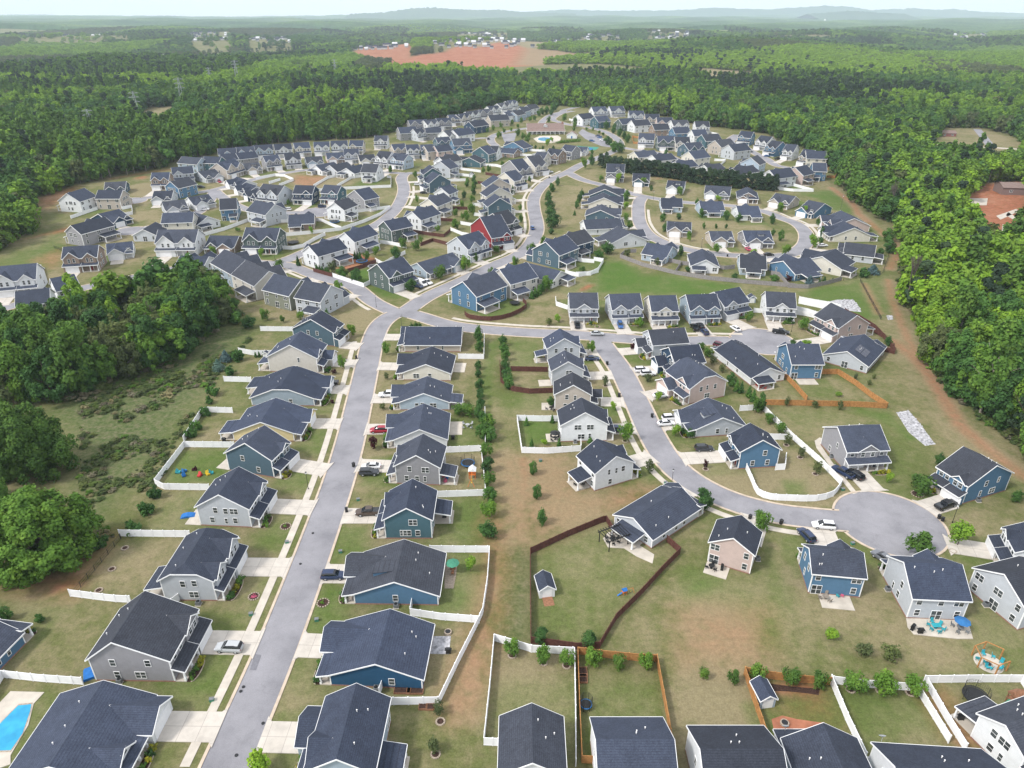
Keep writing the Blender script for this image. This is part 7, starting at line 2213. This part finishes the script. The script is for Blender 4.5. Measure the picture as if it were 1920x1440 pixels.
# air-conditioning units, bins, utility boxes, lamps
def ac(r, x, y, label):
    o = thing('air_conditioner', label, 'air conditioner', Z(r, x, y), 0, 'air-conditioning units'); m = MB(); m.box(-.42, .42, -.42, .42, .06, .85); link('casing', m.mesh('casing', 'air_unit'), o)
    m = MB(); m.cyl(0, 0, .85, .88, .34, n=14); link('fan_grille', m.mesh('fan_grille', 'black_metal'), o); m = MB(); m.box(-.55, .55, -.55, .55, 0, .06); link('pad', m.mesh('pad', 'concrete'), o)
for a in (('A', 1117, 520, 'by the black-fenced garden house'), ('A', 676, 957, 'at base of warm grey house'), ('B', 437, 1003, 'at side of deep blue house'), ('B', 548, 535, 'between shrubs of mid blue house'), ('C', 421, 270, 'on right side of pinkish lone house'),
          ('C', 1152, 440, 'on left of pale grey patio house'), ('C', 1703, 528, 'by tall pale gable house'), ('E', 1555, 812, 'behind white middle row house'), ('F', 1053, 716, 'left of grey cul-de-sac house'), ('F', 1713, 912, 'right of blue cul-de-sac house'), ('C', 572, 1420, 'beside peaked roof house'), ('E', 700, 1040, 'between dark teal and grey houses')):
    ac(*a[:3], 'air-conditioning unit ' + a[3])
BINM = None
def bin_(r, x, y, label):
    global BINM
    if not BINM:
        a, b, c = MB(), MB(), MB(); a.prism([(-.26, .12), (.26, .12), (.32, 1.0), (-.32, 1.0)], 'x', -.3, .3); b.prism([(-.36, 1.0), (.36, 1.0), (.3, 1.1), (-.34, 1.12)], 'x', -.33, .33); c.cyl(.24, .12, -.3, .3, .12, n=8, axis='x')
        BINM = (a.mesh('bin_body', 'black_metal'), b.mesh('lid', 'black_metal'), c.mesh('wheel', 'rubber'))
    o = thing('wheelie_bin', label, 'bin', Z(r, x, y, .13), hr.uniform(0, 6), 'wheelie bins'); link('bin_body', BINM[0], o); link('lid', BINM[1], o); link('wheel', BINM[2], o)
for a in (('C', 378, 38, 'near pinkish lone house at kerb'), ('C', 553, 66, 'above bright blue house driveway'), ('C', 1440, 38, 'left of a pair at big cul-de-sac right edge'), ('C', 1460, 52, 'right of a pair at big cul-de-sac right edge'), ('E', 270, 1198, 'on verge left of the brown jeep'),
          ('E', 310, 944, 'on kerb left of white and dark cars'), ('E', 325, 338, 'on left kerb below junction'), ('E', 1735, 370, 'on inner kerb of curving street top'), ('E', 1803, 552, 'on inner kerb of curving street middle'), ('F', 98, 440, 'beside verge of curving street'),
          ('F', 246, 533, 'on outer kerb by two white cars'), ('F', 44, 297, 'at top of curving street kerb'), ('I', 1487, 355, 'on kerb of upper S-bend road'), ('I', 1193, 990, 'on kerb below the red house'), ('J', 1362, 1062, 'on outer kerb of loop road')):
    bin_(*a[:3], 'black wheelie bin ' + a[3])
def ubox(r, x, y, label, s=.7):
    o = thing('utility_box', label, 'utility box', Z(r, x, y), .2, 'green utility boxes'); m = MB(); m.box(-.5 * s, .5 * s, -.4 * s, .4 * s, .0, .75 * s); link('casing', m.mesh('casing', 'plastic_green'), o); m = MB(); m.prism([(-.44 * s, .75 * s), (.44 * s, .75 * s), (.4 * s, .9 * s), (-.4 * s, .9 * s)], 'x', -.54 * s, .54 * s); link('lid', m.mesh('lid', 'air_unit'), o)
for a in (('A', 1413, 580, 'on lawn by warm grey house driveway'), ('A', 1193, 1062, 'on lawn below silver car'), ('A', 1615, 175, 'on lawn of black-fenced garden house'), ('B', 102, 612, 'on lawn before mid blue house'), ('B', 236, 228, 'on lawn before dark teal house'), ('F', 1104, 862, 'right of long white curved fence'), ('F', 307, 832, 'beside street lamp on curving street'), ('C', 955, 182, 'near top of bright blue house'), ('E', 335, 1135, 'on verge above brown jeep'), ('E', 1360, 915, 'pale one on brown field')):
    ubox(*a[:3], 'green utility box ' + a[3])
def lamp(r, x, y, label, h=4.4):
    o = thing('street_lamp', label, 'street lamp', Z(r, x, y), 0, 'street lamps'); m = MB(); m.cyl(0, 0, 0, .5, .14, .09, n=8); m.cyl(0, 0, .5, h, .06, .05, n=8); link('pole', m.mesh('pole', 'black_metal'), o)
    m = MB(); m.cyl(0, 0, h, h + .45, .13, .22, n=8); link('lantern', m.mesh('lantern', 'headlamp'), o); m = MB(); m.cyl(0, 0, h + .45, h + .65, .25, .05, n=8); link('cap', m.mesh('cap', 'black_metal'), o)
for a in (('D', 1735, 1072, 'on left verge beside straight street'), ('F', 333, 845, 'on bend of curving street'), ('F', 1597, 1008, 'right of big cul-de-sac'), ('E', 580, 172, 'on corner island at junction'), ('F', 873, 148, 'at small cul-de-sac'), ('I', 1052, 1055, 'below the red house'), ('J', 1128, 982, 'inside the loop lower side'), ('J', 696, 548, 'inside the loop upper corner'), ('K', 845, 640, 'tall one on grass by dirt track'), ('H', 748, 1090, 'before green-grey house'), ('O', 1750, 1500, 'beside track end'), ('E', 437, 48, 'left of junction')):
    if a[0] != 'O': lamp(*a[:3], 'street lamp ' + a[3], 7.5 if a[0] == 'K' else 4.4)
# swimming pool at the lower left
pd = [Z(*q) for q in PP('A', '250,1015 60,1010 -150,1230 -160,1500 60,1420 60,1370 160,1200 190,1080')]; m = MB(); m.prism([(p.x, p.y) for p in pd], 'z', -.05, .10); struct('pool_deck', m.mesh('pool_deck', 'concrete'))
def pool(r, s, label, z=.1, name='swimming_pool'):
    P = [Z(*q) for q in PP(r, s)]; c = sum(P, Vector()) / len(P); o = thing(name, label, 'pool', c); Q = [p - c for p in P]
    m = MB(); m.prism([(q.x * .96, q.y * .96) for q in Q], 'z', z + .012, z + .03); link('water', m.mesh('water', 'pool_water'), o); m = MB(); m.prism([(q.x * 1.03, q.y * 1.03) for q in Q], 'z', z - .04, z + .02); link('coping', m.mesh('coping', 'stone_edge'), o)
pool('A', '105,1086 182,1078 175,1120 130,1250 62,1348 -60,1352 -90,1300 10,1180', 'bright blue swimming pool at lower left edge')
# gravel, rubble
def patch(name, r, s, mat, z=.03, lump=0):
    P = [Z(*q) for q in PP(r, s)]; m = MB(); m.prism([(p.x, p.y) for p in P], 'z', -.05, z); struct(name, m.mesh(name, mat))
    if lump:
        xs = [p.x for p in P]; ys = [p.y for p in P]; rg = np.random.default_rng(lump); n = int((max(xs) - min(xs)) * (max(ys) - min(ys)) * 2.2); q = np.column_stack((rg.uniform(min(xs), max(xs), n), rg.uniform(min(ys), max(ys), n))); q = q[inpoly(q[:, 0], q[:, 1], [(p.x, p.y) for p in P])]
        m = MB()
        for x, y in q: s_ = rg.uniform(.12, .38); m.cyl(x, y, 0, s_ * .8, s_, s_ * rg.uniform(.3, .7), n=5)
        struct('rubble', m.mesh('rubble', 'gravel'), 'loose grey stones', 'stuff')
patch('gravel_patch', 'F', '1345,512 1400,503 1450,560 1520,655 1475,662 1400,600', 'gravel', .03, 3)
patch('gravel_patch', 'P', '430,1068 520,1048 640,1048 690,1110 700,1140 600,1130 480,1100', 'gravel', .03, 4)
patch('gravel_patch', 'P', '890,1165 930,1165 940,1195 900,1200', 'gravel', .02, 5)
patch('paver_patio', 'B', '752,700 856,698 846,800 738,798', 'gravel', .05)
patch('flagstone_path', 'B', '822,300 892,290 885,360 870,430 820,430', 'stone_edge', .04)
patch('stone_terrace', 'B', '1712,150 1740,115 1800,110 1920,190 2000,240 1990,290 1900,250 1830,205 1740,200', 'concrete', .06)
patch('mulch_bed', 'C', '480,965 640,985 770,995 765,1030 700,1020 600,1010 490,1005', 'mulch', .05)
patch('dirt_patio', 'C', '500,1165 560,1145 640,1165 780,1185 800,1180 700,1230 640,1300 580,1330 520,1260', 'red_clay', .03)
patch('furnished_patio', 'C', '1256,600 1600,606 1632,715 1540,715 1390,700 1300,690 1265,650', 'concrete', .14)
patch('garden_walk', 'F', '978,640 1000,625 1020,632 1005,660 1060,740 1170,875 1150,880 1040,745 985,670', 'concrete', .05)
for q in ('1810,385 1850,385 1852,372 1815,372', '1868,405 1905,392 1912,396 1876,412', '1880,420 1905,440 1912,462 1900,462 1878,432', '1890,398 1925,420 1925,426 1886,404'): patch('building_slab', 'n', q, 'concrete', .1)
patch('road_patch', 'A', '1405,890 1435,800 1470,805 1440,890', 'road_patch', .058)
# tree rings
def ring(r, x, y, label, rad=.66, fl=None):
    o = thing('tree_ring', label, 'flower bed', Z(r, x, y), 0, 'stone-edged rings in the lawns'); m = MB(); n = 14
    for k in range(n): a = 6.2832 * k / n; m.box(rad * math.cos(a) - .13, rad * math.cos(a) + .13, rad * math.sin(a) - .13, rad * math.sin(a) + .13, 0, .16)
    link('stone_edging', m.mesh('stone_edging', 'stone_edge'), o); m = MB(); m.cyl(0, 0, 0, .08, rad * .93, n=16); link('mulch', m.mesh('mulch', 'mulch'), o)
    if fl: q = link('plants', tree_meshes('shrub', 0)[0] if fl != 'plastic_pink' else np_mesh('plants', *crown_np(9, .5, .8, 0, 8, 160, .1), 'plastic_pink'), o); q.scale = (.8, .8, .5)
for a in (('A', 703, 204, 'highest in black-fenced garden'), ('A', 630, 322, 'middle one in black-fenced garden'), ('A', 556, 442, 'lowest in black-fenced garden'), ('A', 1428, 476, 'with pink flowers by straight street', 1.0, 'plastic_pink'), ('B', 137, 512, 'on lawn before mid blue house', 1.1, 'g'), ('A', 1607, 82, 'planted, on lawn above black-fenced house', 1.1, 'g'),
          ('B', 797, 1180, 'upper on lowest lawn'), ('B', 770, 1364, 'lower on lowest lawn'), ('B', 1200, 808, 'under first round tree'), ('B', 1376, 848, 'under second round tree'), ('B', 1506, 866, 'under third round tree'), ('C', 943, 1000, 'left under lower fence trees'), ('C', 1110, 1005, 'middle under lower fence trees'), ('C', 1278, 1018, 'right under lower fence trees'),
          ('C', 1520, 222, 'under bright green tree'), ('F', 487, 768, 'under red tree by blue house'), ('F', 850, 660, 'upper inside curved white fence'), ('F', 912, 716, 'middle inside curved white fence'), ('F', 980, 790, 'lower inside curved white fence'), ('F', 1440, 880, 'under tree before blue cul-de-sac house', 1.3), ('E', 1640, 312, 'under tree at curving street top'), ('E', 1725, 492, 'under thin tree of middle row'), ('E', 1835, 802, 'under round tree by white house'), ('E', 1405, 152, 'under orange-green small tree'), ('E', 1680, 160, 'with plants at cul-de-sac row', .9, 'g')):
    ring(a[0], a[1], a[2], 'stone-edged ring ' + a[3], *a[4:])
# mulched beds with shrubs along the fronts of the nearer houses
sr = random.Random(3)
for c, rz, kit, lab in HOUSES:
    if kit['det'] < 2: continue
    short = ' '.join(lab.split(',')[0].split()[:10]); ca, sa = math.cos(rz), math.sin(rz)
    x0, x1 = (kit['x0'], kit['gx'] - 3.4) if kit['gx'] > 0 else (kit['gx'] + 3.4, kit['x1'])
    if x1 - x0 < 2.5 or c.y < 62: continue
    yb = kit['y0'] - 2.1; W_ = lambda x, y: Vector((c.x + x * ca - y * sa, c.y + x * sa + y * ca, 0))
    o = thing('flower_bed', f'mulched shrub bed before {short}', 'flower bed', W_((x0 + x1) / 2, yb), rz, None); hw = (x1 - x0) / 2
    m = MB(); pts = [(-hw, .3), (hw, .3)] + [(hw * math.cos(t), -1.2 * math.sin(t) ** .6 - .1) for t in np.linspace(.15, 3.0, 9)]; m.prism(pts, 'z', -.02, .07); link('mulch', m.mesh('mulch', 'mulch'), o)
    m = MB()
    for k in range(2, len(pts) - 1): a, b = pts[k], pts[k + 1]; m.tube((*a, .06), (*b, .06), .11, n=5)
    link('stone_edging', m.mesh('stone_edging', 'stone_edge'), o)
    n = max(3, int((x1 - x0) / .95))
    for k in range(n):
        kd = sr.choice(('shrub', 'shrubd', 'shrub', 'shruby')); s = sr.uniform(.75, 1.35)
        p = W_(x0 + (k + .5) * (x1 - x0) / n, yb - sr.uniform(.15, .75))
        tree(kd, p, s, s * 1.3, f"{'yellow' if kd == 'shruby' else 'dark' if kd == 'shrubd' else 'green'} low shrub before {short}", f'shrubs before {short}', 'shrub', 'shrub', trunk=False)
# pergola, dishes, roof panels, garden boxes
def pergola():
    a, b = Z('B', 1720, 190), Z('B', 1812, 245); p = Z('B', 1770, 175); o = thing('pergola', 'black open pergola over a round terrace', 'pergola', p, R(28))
    for x in (-2.4, 2.4):
        for y in (-1.8, 1.8): m = MB(); m.box(x - .08, x + .08, y - .08, y + .08, 0, 2.6); link('post', m.mesh('post', 'black_metal'), o)
    for y in (-1.8, 1.8): m = MB(); m.box(-2.9, 2.9, y - .06, y + .06, 2.6, 2.82); link('beam', m.mesh('beam', 'black_metal'), o)
    for k in range(9): x = -2.6 + k * .65; m = MB(); m.box(x - .04, x + .04, -2.3, 2.3, 2.823, 2.98); link('rafter', m.mesh('rafter', 'black_metal'), o)
pergola()
def dish(r, x, y, z, label):
    p = Z(r, x, y, z); o = thing('satellite_dish', label, 'satellite dish', p, 0, 'satellite dishes'); m = MB(); m.tube((0, 0, -.9), (0, 0, .1), .03); link('mast', m.mesh('mast', 'steel'), o); m = MB(); m.cyl(0, 0, .1, .26, .18, .5, n=14); link('bowl', m.mesh('bowl', 'steel'), o).rotation_euler = (R(-40), 0, 0)
dish('C', 580, 1212, 3.4, 'grey satellite dish on porch of peaked roof house'); dish('C', 1125, 1268, 5.8, 'grey satellite dish on eaves above green garden')
c, rz, kit, lab = next(h for h in HOUSES if 'solar panels' in h[3])
o = [q for q in COL.objects if q.get('label') == lab][0]
s_ = kit['H'] / (kit['span'] / 2)
for i in range(2):
    for j in range(3):
        x = kit['x0'] * -1 * (.30 + .28 * i) * (-1); y = kit['y1'] - 4.4 - j * 1.75; m = MB(); m.box(-.95, .95, -.82, .82, 0, .05); q = link('solar_panel', m.mesh('solar_panel', 'solar_glass'), o, (x, y, kit['RZ'] - s_ * abs(x) + .07)); q.rotation_euler = (0, math.atan(s_) * (-1 if x < 0 else 1), 0)
def gbox(r, x, y, w, d, rz, label):
    o = thing('raised_bed', label, 'raised bed', Z(r, x, y), rz, 'raised garden beds'); m = MB()
    for a, b, c_, d_ in ((-w, w, -d, -d + .08), (-w, w, d - .08, d), (-w, -w + .08, -d + .08, d - .08), (w - .08, w, -d + .08, d - .08)): m.box(a, b, c_, d_, 0, .35)
    link('frame', m.mesh('frame', 'wood_deck'), o); m = MB(); m.box(-w + .08, w - .08, -d + .08, d - .08, 0, .28); link('soil', m.mesh('soil', 'mulch'), o)
gbox('B', 1597, 905, .8, 1.0, 0, 'upper raised bed along cedar fence'); gbox('B', 1597, 940, .8, .9, 0, 'lower raised bed along cedar fence'); gbox('B', 700, 1098, .7, .6, 0, 'left raised bed below kite-shaped fence'); gbox('B', 740, 1100, .7, .6, 0, 'right raised bed below kite-shaped fence')
gbox('B', 584, 1006, 1.4, .7, 0, 'left raised bed at deep blue house wall'); gbox('B', 655, 1008, 1.4, .7, 0, 'right raised bed at deep blue house wall')
# clubhouse with its pool and court
def clubhouse():
    p = Z('M', 1550, 437); o = thing('clubhouse', 'tan clubhouse with long verandah above the round pool', 'clubhouse', p, R(2)); m = MB(); gable_prism(m, -17, 17, 0, 12, 4.2, .55, 'x'); m.box(-8, 8, .02, .3, 0, 4); link('wall', m.mesh('wall', 'siding'), o, color=WALLC['offwhite'])
    rb, tb = MB(), MB(); P, _, _ = roof_polys(-17, 17, 0, 12, 4.2, .75, 'x'); add_roof(rb, tb, P); add_roof(rb, tb, [[(-18, -4.4, 2.9), (18, -4.4, 2.9), (18, -.1, 4.0), (-18, -.1, 4.0)]]); rf = link('roof', rb.mesh('roof', 'tan_roof'), o); link('trim', tb.mesh('trim', 'white_trim'), o)
    for x in (-8, 0, 8): m = MB(); m.prism([(-1.8, 5.6), (1.8, 5.6), (1.8, 7.0), (0, 8.2), (-1.8, 7.0)], 'y', 1.6, 6); link('dormer', m.mesh('dormer', 'white_trim'), rf)
    for x in np.linspace(-17, 17, 9): m = MB(); m.box(x - .2, x + .2, -4.2, -3.8, 0, 2.7); link('column', m.mesh('column', 'white_trim'), o)
    for x in np.linspace(-14, 14, 8): f, pn = window_mesh(1.8, 2.05, 1); link('window', f, o, (float(x), -.02, 1.5))
    m = MB(); m.box(15.2, 16.8, 5, 7, 6, 9.6); link('chimney', m.mesh('chimney', 'brick'), o)
    p = Z('M', 1785, 478); o = thing('pool_house', 'small white pool house right of the round pool', 'pool house', p, R(-8)); m = MB(); gable_prism(m, -4.5, 4.5, 0, 7, 3, .6, 'y'); link('wall', m.mesh('wall', 'siding'), o, color=WALLC['white']); rb, tb = MB(), MB(); P, _, _ = roof_polys(-4.5, 4.5, 0, 7, 3, .6, 'y'); add_roof(rb, tb, P); link('roof', rb.mesh('roof', 'tan_roof'), o); link('trim', tb.mesh('trim', 'white_trim'), o); m = MB(); m.box(-.6, .6, -.06, .02, 0, 2.1); link('door', m.mesh('door', 'court_blue'), o)
clubhouse()
patch('pool_terrace', 'M', '1440,480 1500,455 1660,452 1690,470 1680,505 1600,520 1480,515', 'concrete', .06)
def pool_ell():
    c = Z('M', 1545, 485); a = Z('M', 1480, 485); b = Z('M', 1545, 468); rx, ry = abs(c.x - a.x), abs(b.y - c.y); o = thing('swimming_pool', 'rounded clubhouse pool with pale terrace', 'pool', c)
    m = MB(); m.prism([(rx * math.cos(t), ry * math.sin(t)) for t in np.linspace(0, 6.1, 24)], 'z', .07, .09); link('water', m.mesh('water', 'pool_water'), o); m = MB(); m.prism([(rx * 1.06 * math.cos(t), ry * 1.06 * math.sin(t)) for t in np.linspace(0, 6.1, 24)], 'z', .02, .08); link('coping', m.mesh('coping', 'white_trim'), o)
pool_ell()
def court():
    P = [Z(*q) for q in PP('N', '150,722 300,735 470,742 430,775 260,790 200,750')]; m = MB(); m.prism([(p.x, p.y) for p in P], 'z', -.02, .03); struct('sports_court', m.mesh('sports_court', 'court_green')); P = [Z(*q) for q in PP('N', '290,748 385,752 405,772 300,778')]; m = MB(); m.prism([(p.x, p.y) for p in P], 'z', .0, .04); struct('court_surface', m.mesh('court_surface', 'court_blue'))
court()
for a in (('M', '1650 525 1870 505', 'hedge below the round clubhouse pool'), ('M', '1780 200 1900 195', 'bright hedge above the entry road'), ('N', '0 690 250 665', 'hedge beside the pool house')):
    x1, y1, x2, y2 = map(float, a[1].split()); p, q = Z(a[0], x1, y1), Z(a[0], x2, y2); L = (q - p).length; n = int(L / 1.1); V = []; Fs = []
    for k in range(n):
        v, f = crown_np(k, 1.9, 1.15, 0, 6, 60, .28); t = p + (q - p) * (k / n); V.append(v + np.array([t.x - p.x, t.y - p.y, 0])); Fs.append(f + 240 * k)
    o = thing('hedge', a[2], 'hedge', p); link('foliage', np_mesh('foliage', np.vstack(V), np.vstack(Fs), 'leaf_mid'), o)
# outlying buildings
def barn(r, x, y, w, d, h, rz, wall, roof, label, slope=.3, name='barn'):
    p = Z(r, x, y); o = thing(name, label, 'building', p, R(rz)); m = MB(); gable_prism(m, -w / 2, w / 2, 0, d, h, slope, 'x'); link('wall', m.mesh('wall', 'siding'), o, color=wall); rb, tb = MB(), MB(); P, _, _ = roof_polys(-w / 2, w / 2, 0, d, h, slope, 'x'); add_roof(rb, tb, P); link('roof', rb.mesh('roof', roof), o)
    for k in range(max(2, int(w / 7))): q, _ = window_mesh(1.7, 1.4, 1); link('window', q, o, (-w / 2 + w * (k + .5) / max(2, int(w / 7)), -.02, h * .5))
barn('n', 1238, 188, 52, 18, 5, -3, (.18, .14, .12), 'barn_roof', 'long low building with white metal roof in woods', .2)
barn('n', 1910, 366, 20, 12, 4.5, -8, (.22, .16, .15), 'tan_roof', 'brown shed beside the red building ground', .35)
barn('n', 1778, 256, 13, 9, 3, -6, (.25, .10, .09), 'tan_roof', 'red brick cottage beside the lane', .4, 'cottage')
barn('n', 1860, 196, 30, 12, 3.2, -5, (.3, .36, .44), 'shingle', 'low grey-roofed house among trees at far right', .45, 'cottage')
barn('n', 1423, 95, 95, 40, 10, 0, (.7, .7, .7), 'barn_roof', 'long white warehouse far off in the woods', .1, 'warehouse')
barn('n', 136, 163, 26, 14, 5, 10, (.7, .7, .68), 'barn_roof', 'pale roofed farmhouse in western woods', .4, 'cottage')
barn('n', 520, 195, 18, 8, 3, 8, (.7, .7, .7), 'barn_roof', 'white trailer home beside the pale field', .3, 'cottage')
barn('n', 305, 108, 30, 14, 5, 0, (.7, .66, .66), 'barn_roof', 'pale house among far western trees', .4, 'cottage')
r1 = catmull([G(*p) for p in ((1735, 270), (1790, 272), (1850, 276), (1930, 281))], 8); mb = MB(); ribbon(mb, offset(r1, 3), offset(r1, -3), .03); struct('lane', mb.mesh('lane', 'concrete'))
r1 = catmull([G(*p) for p in ((1832, 242), (1845, 258), (1858, 275))], 8); mb = MB(); ribbon(mb, offset(r1, 3.4), offset(r1, -3.4), .04); struct('lane', mb.mesh('lane', 'asphalt'))
r1 = catmull([G(*p) for p in ((590, 205), (625, 197), (660, 192))], 8); mb = MB(); ribbon(mb, offset(r1, 3), offset(r1, -3), .03); struct('lane', mb.mesh('lane', 'concrete'))
# far-off housing, too small to part: one mass
def specks():
    rg = np.random.default_rng(8); m = MB()
    for x0, x1, y0, y1, n in SPECK:
        for _ in range(n):
            p = G(rg.uniform(x0, x1), rg.uniform(y0, y1)); z = float(terr(p.x, p.y)); s = rg.uniform(.7, 1.15) * (.75 + p.y / 9000); w, d, h = 6 * s, 5 * s, 4.5 * s + 1
            i = len(m.v); m.cur = 0; m.prism([(p.y - d, z), (p.y + d, z), (p.y + d, z + h), (p.y, z + h + 4 * s), (p.y - d, z + h)], 'x', p.x - w, p.x + w); m.cur = 1 if rg.random() < .3 else 2
            m.quad((p.x - w - .6, p.y - d - .6, z + h - .3), (p.x + w + .6, p.y - d - .6, z + h - .3), (p.x + w + .6, p.y, z + h + 4 * s + .4), (p.x - w - .6, p.y, z + h + 4 * s + .4)); m.quad((p.x + w + .6, p.y + d + .6, z + h - .3), (p.x - w - .6, p.y + d + .6, z + h - .3), (p.x - w - .6, p.y, z + h + 4 * s + .4), (p.x + w + .6, p.y, z + h + 4 * s + .4))
    struct('distant_houses', m.mesh('distant_houses', ['far_wall', 'barn_roof', 'shingle']), 'pale roofs scattered far off among the woods', 'stuff')
specks()
# transmission towers with their wires
def pylon(r, x, y, h, label):
    p = Z(r, x, y); p.z = float(terr(p.x, p.y)); o = thing('transmission_tower', label, 'pylon', p, R(25), 'power line towers'); m = MB(); w = h * .09
    for i in range(7):
        a, b = i / 7, (i + 1) / 7; wa, wb_ = w * (1 - a * .85), w * (1 - b * .85)
        for s, t in ((-1, -1), (1, -1), (1, 1), (-1, 1)):
            m.tube((s * wa, t * wa, a * h), (s * wb_, t * wb_, b * h), .22, n=4); m.tube((s * wa, t * wa, a * h), (-t * wb_, s * wb_, b * h), .13, n=3)
    link('lattice', m.mesh('lattice', 'steel'), o)
    for z in (.68, .82, .95): m = MB(); m.tube((-h * .16, 0, z * h), (h * .16, 0, z * h), .25, n=4); m.tube((-h * .16, 0, z * h), (0, 0, z * h + h * .05), .15, n=4); m.tube((h * .16, 0, z * h), (0, 0, z * h + h * .05), .15, n=4); link('cross_arm', m.mesh('cross_arm', 'steel'), o)
    return p
py_ = [pylon(*a) for a in (('n', 55, 300, 22, 'steel lattice tower at left edge of woods'), ('n', 177, 264, 26, 'steel lattice tower above the bare tree'), ('n', 262, 231, 30, 'steel lattice tower beside pine clump'), ('n', 345, 205, 34, 'tallest steel lattice tower above the pale field'), ('n', 446, 156, 34, 'steel lattice tower above the middle fields'), ('n', 396, 160, 26, 'steel lattice tower left of the middle fields'), ('n', 630, 146, 30, 'distant steel lattice tower right of the fields'))]
# bare grey tree and tall bare trunks at the wood edges
def bare(r, x, y, h, label, wd=.5):
    p = Z(r, x, y); o = thing('bare_tree', label, 'tree', p, 0, 'bare trees'); rg = random.Random(int(x)); m = MB(); m.tube((0, 0, 0), (0, 0, h * .5), .32, .2)
    link('trunk', m.mesh('trunk', 'bark_pale'), o); m = MB()
    def br(a, d, L, rr, n):
        b = a + d * L; m.tube(a, b, rr, rr * .6, 4)
        if n:
            for _ in range(3): e = (d + Vector((rg.uniform(-1, 1) * wd, rg.uniform(-1, 1) * wd, rg.uniform(-.1, .5)))).normalized(); br(a + d * L * rg.uniform(.6, 1), e, L * .72, rr * .6, n - 1)
    for _ in range(6): br(Vector((0, 0, h * rg.uniform(.3, .5))), Vector((rg.uniform(-1, 1) * wd, rg.uniform(-1, 1) * wd, 1)).normalized(), h * .22, .16, 4)
    link('branches', m.mesh('branches', 'twigs'), o)
bare('G', 755, 345, 17, 'pale leafless rounded tree at western wood edge'); bare('P', 905, 440, 20, 'tall pale-trunked tree at bend of dirt track', .3); bare('P', 1025, 1095, 19, 'leaning bare pale trunk by dirt track', .15); bare('D', 960, 260, 9, 'dead grey bush on edge of small wood', .9); bare('D', 860, 250, 14, 'pale bare tree against the small wood', .4)
def water_tower():
    p = G(1546, 42); z = float(terr(p.x, p.y)); o = thing('water_tower', 'white water tower on the horizon right of hills', 'water tower', (p.x, p.y, z)); m = MB(); m.cyl(0, 0, 0, 36, 5, 3, n=10); link('column', m.mesh('column', 'white_paint'), o); m = MB(); m.cyl(0, 0, 36, 42, 4, 11, n=14); m.cyl(0, 0, 42, 50, 11, 10, n=14); m.cyl(0, 0, 50, 55, 10, 2, n=14); link('tank', m.mesh('tank', 'white_paint'), o)
water_tower()
# ------------------------------------------------------------------ haze
def haze():
    m, t, b = nmat('haze', 1, 0)
    for n in list(t.nodes):
        if n.type != 'OUTPUT_MATERIAL': t.nodes.remove(n)
    v = t.nodes.new('ShaderNodeVolumePrincipled'); v.inputs['Color'].default_value = (.75, .88, 1.0, 1); v.inputs['Density'].default_value = .00007; v.inputs['Anisotropy'].default_value = .0
    t.links.new(v.outputs[0], t.nodes['Material Output'].inputs['Volume'])
    mb = MB(); mb.box(-17500, 17500, -600, 19500, -90, 400)
    o = struct('haze', mb.mesh('haze', 'haze'), 'pale blue air between the estate and the horizon', 'stuff')
haze()
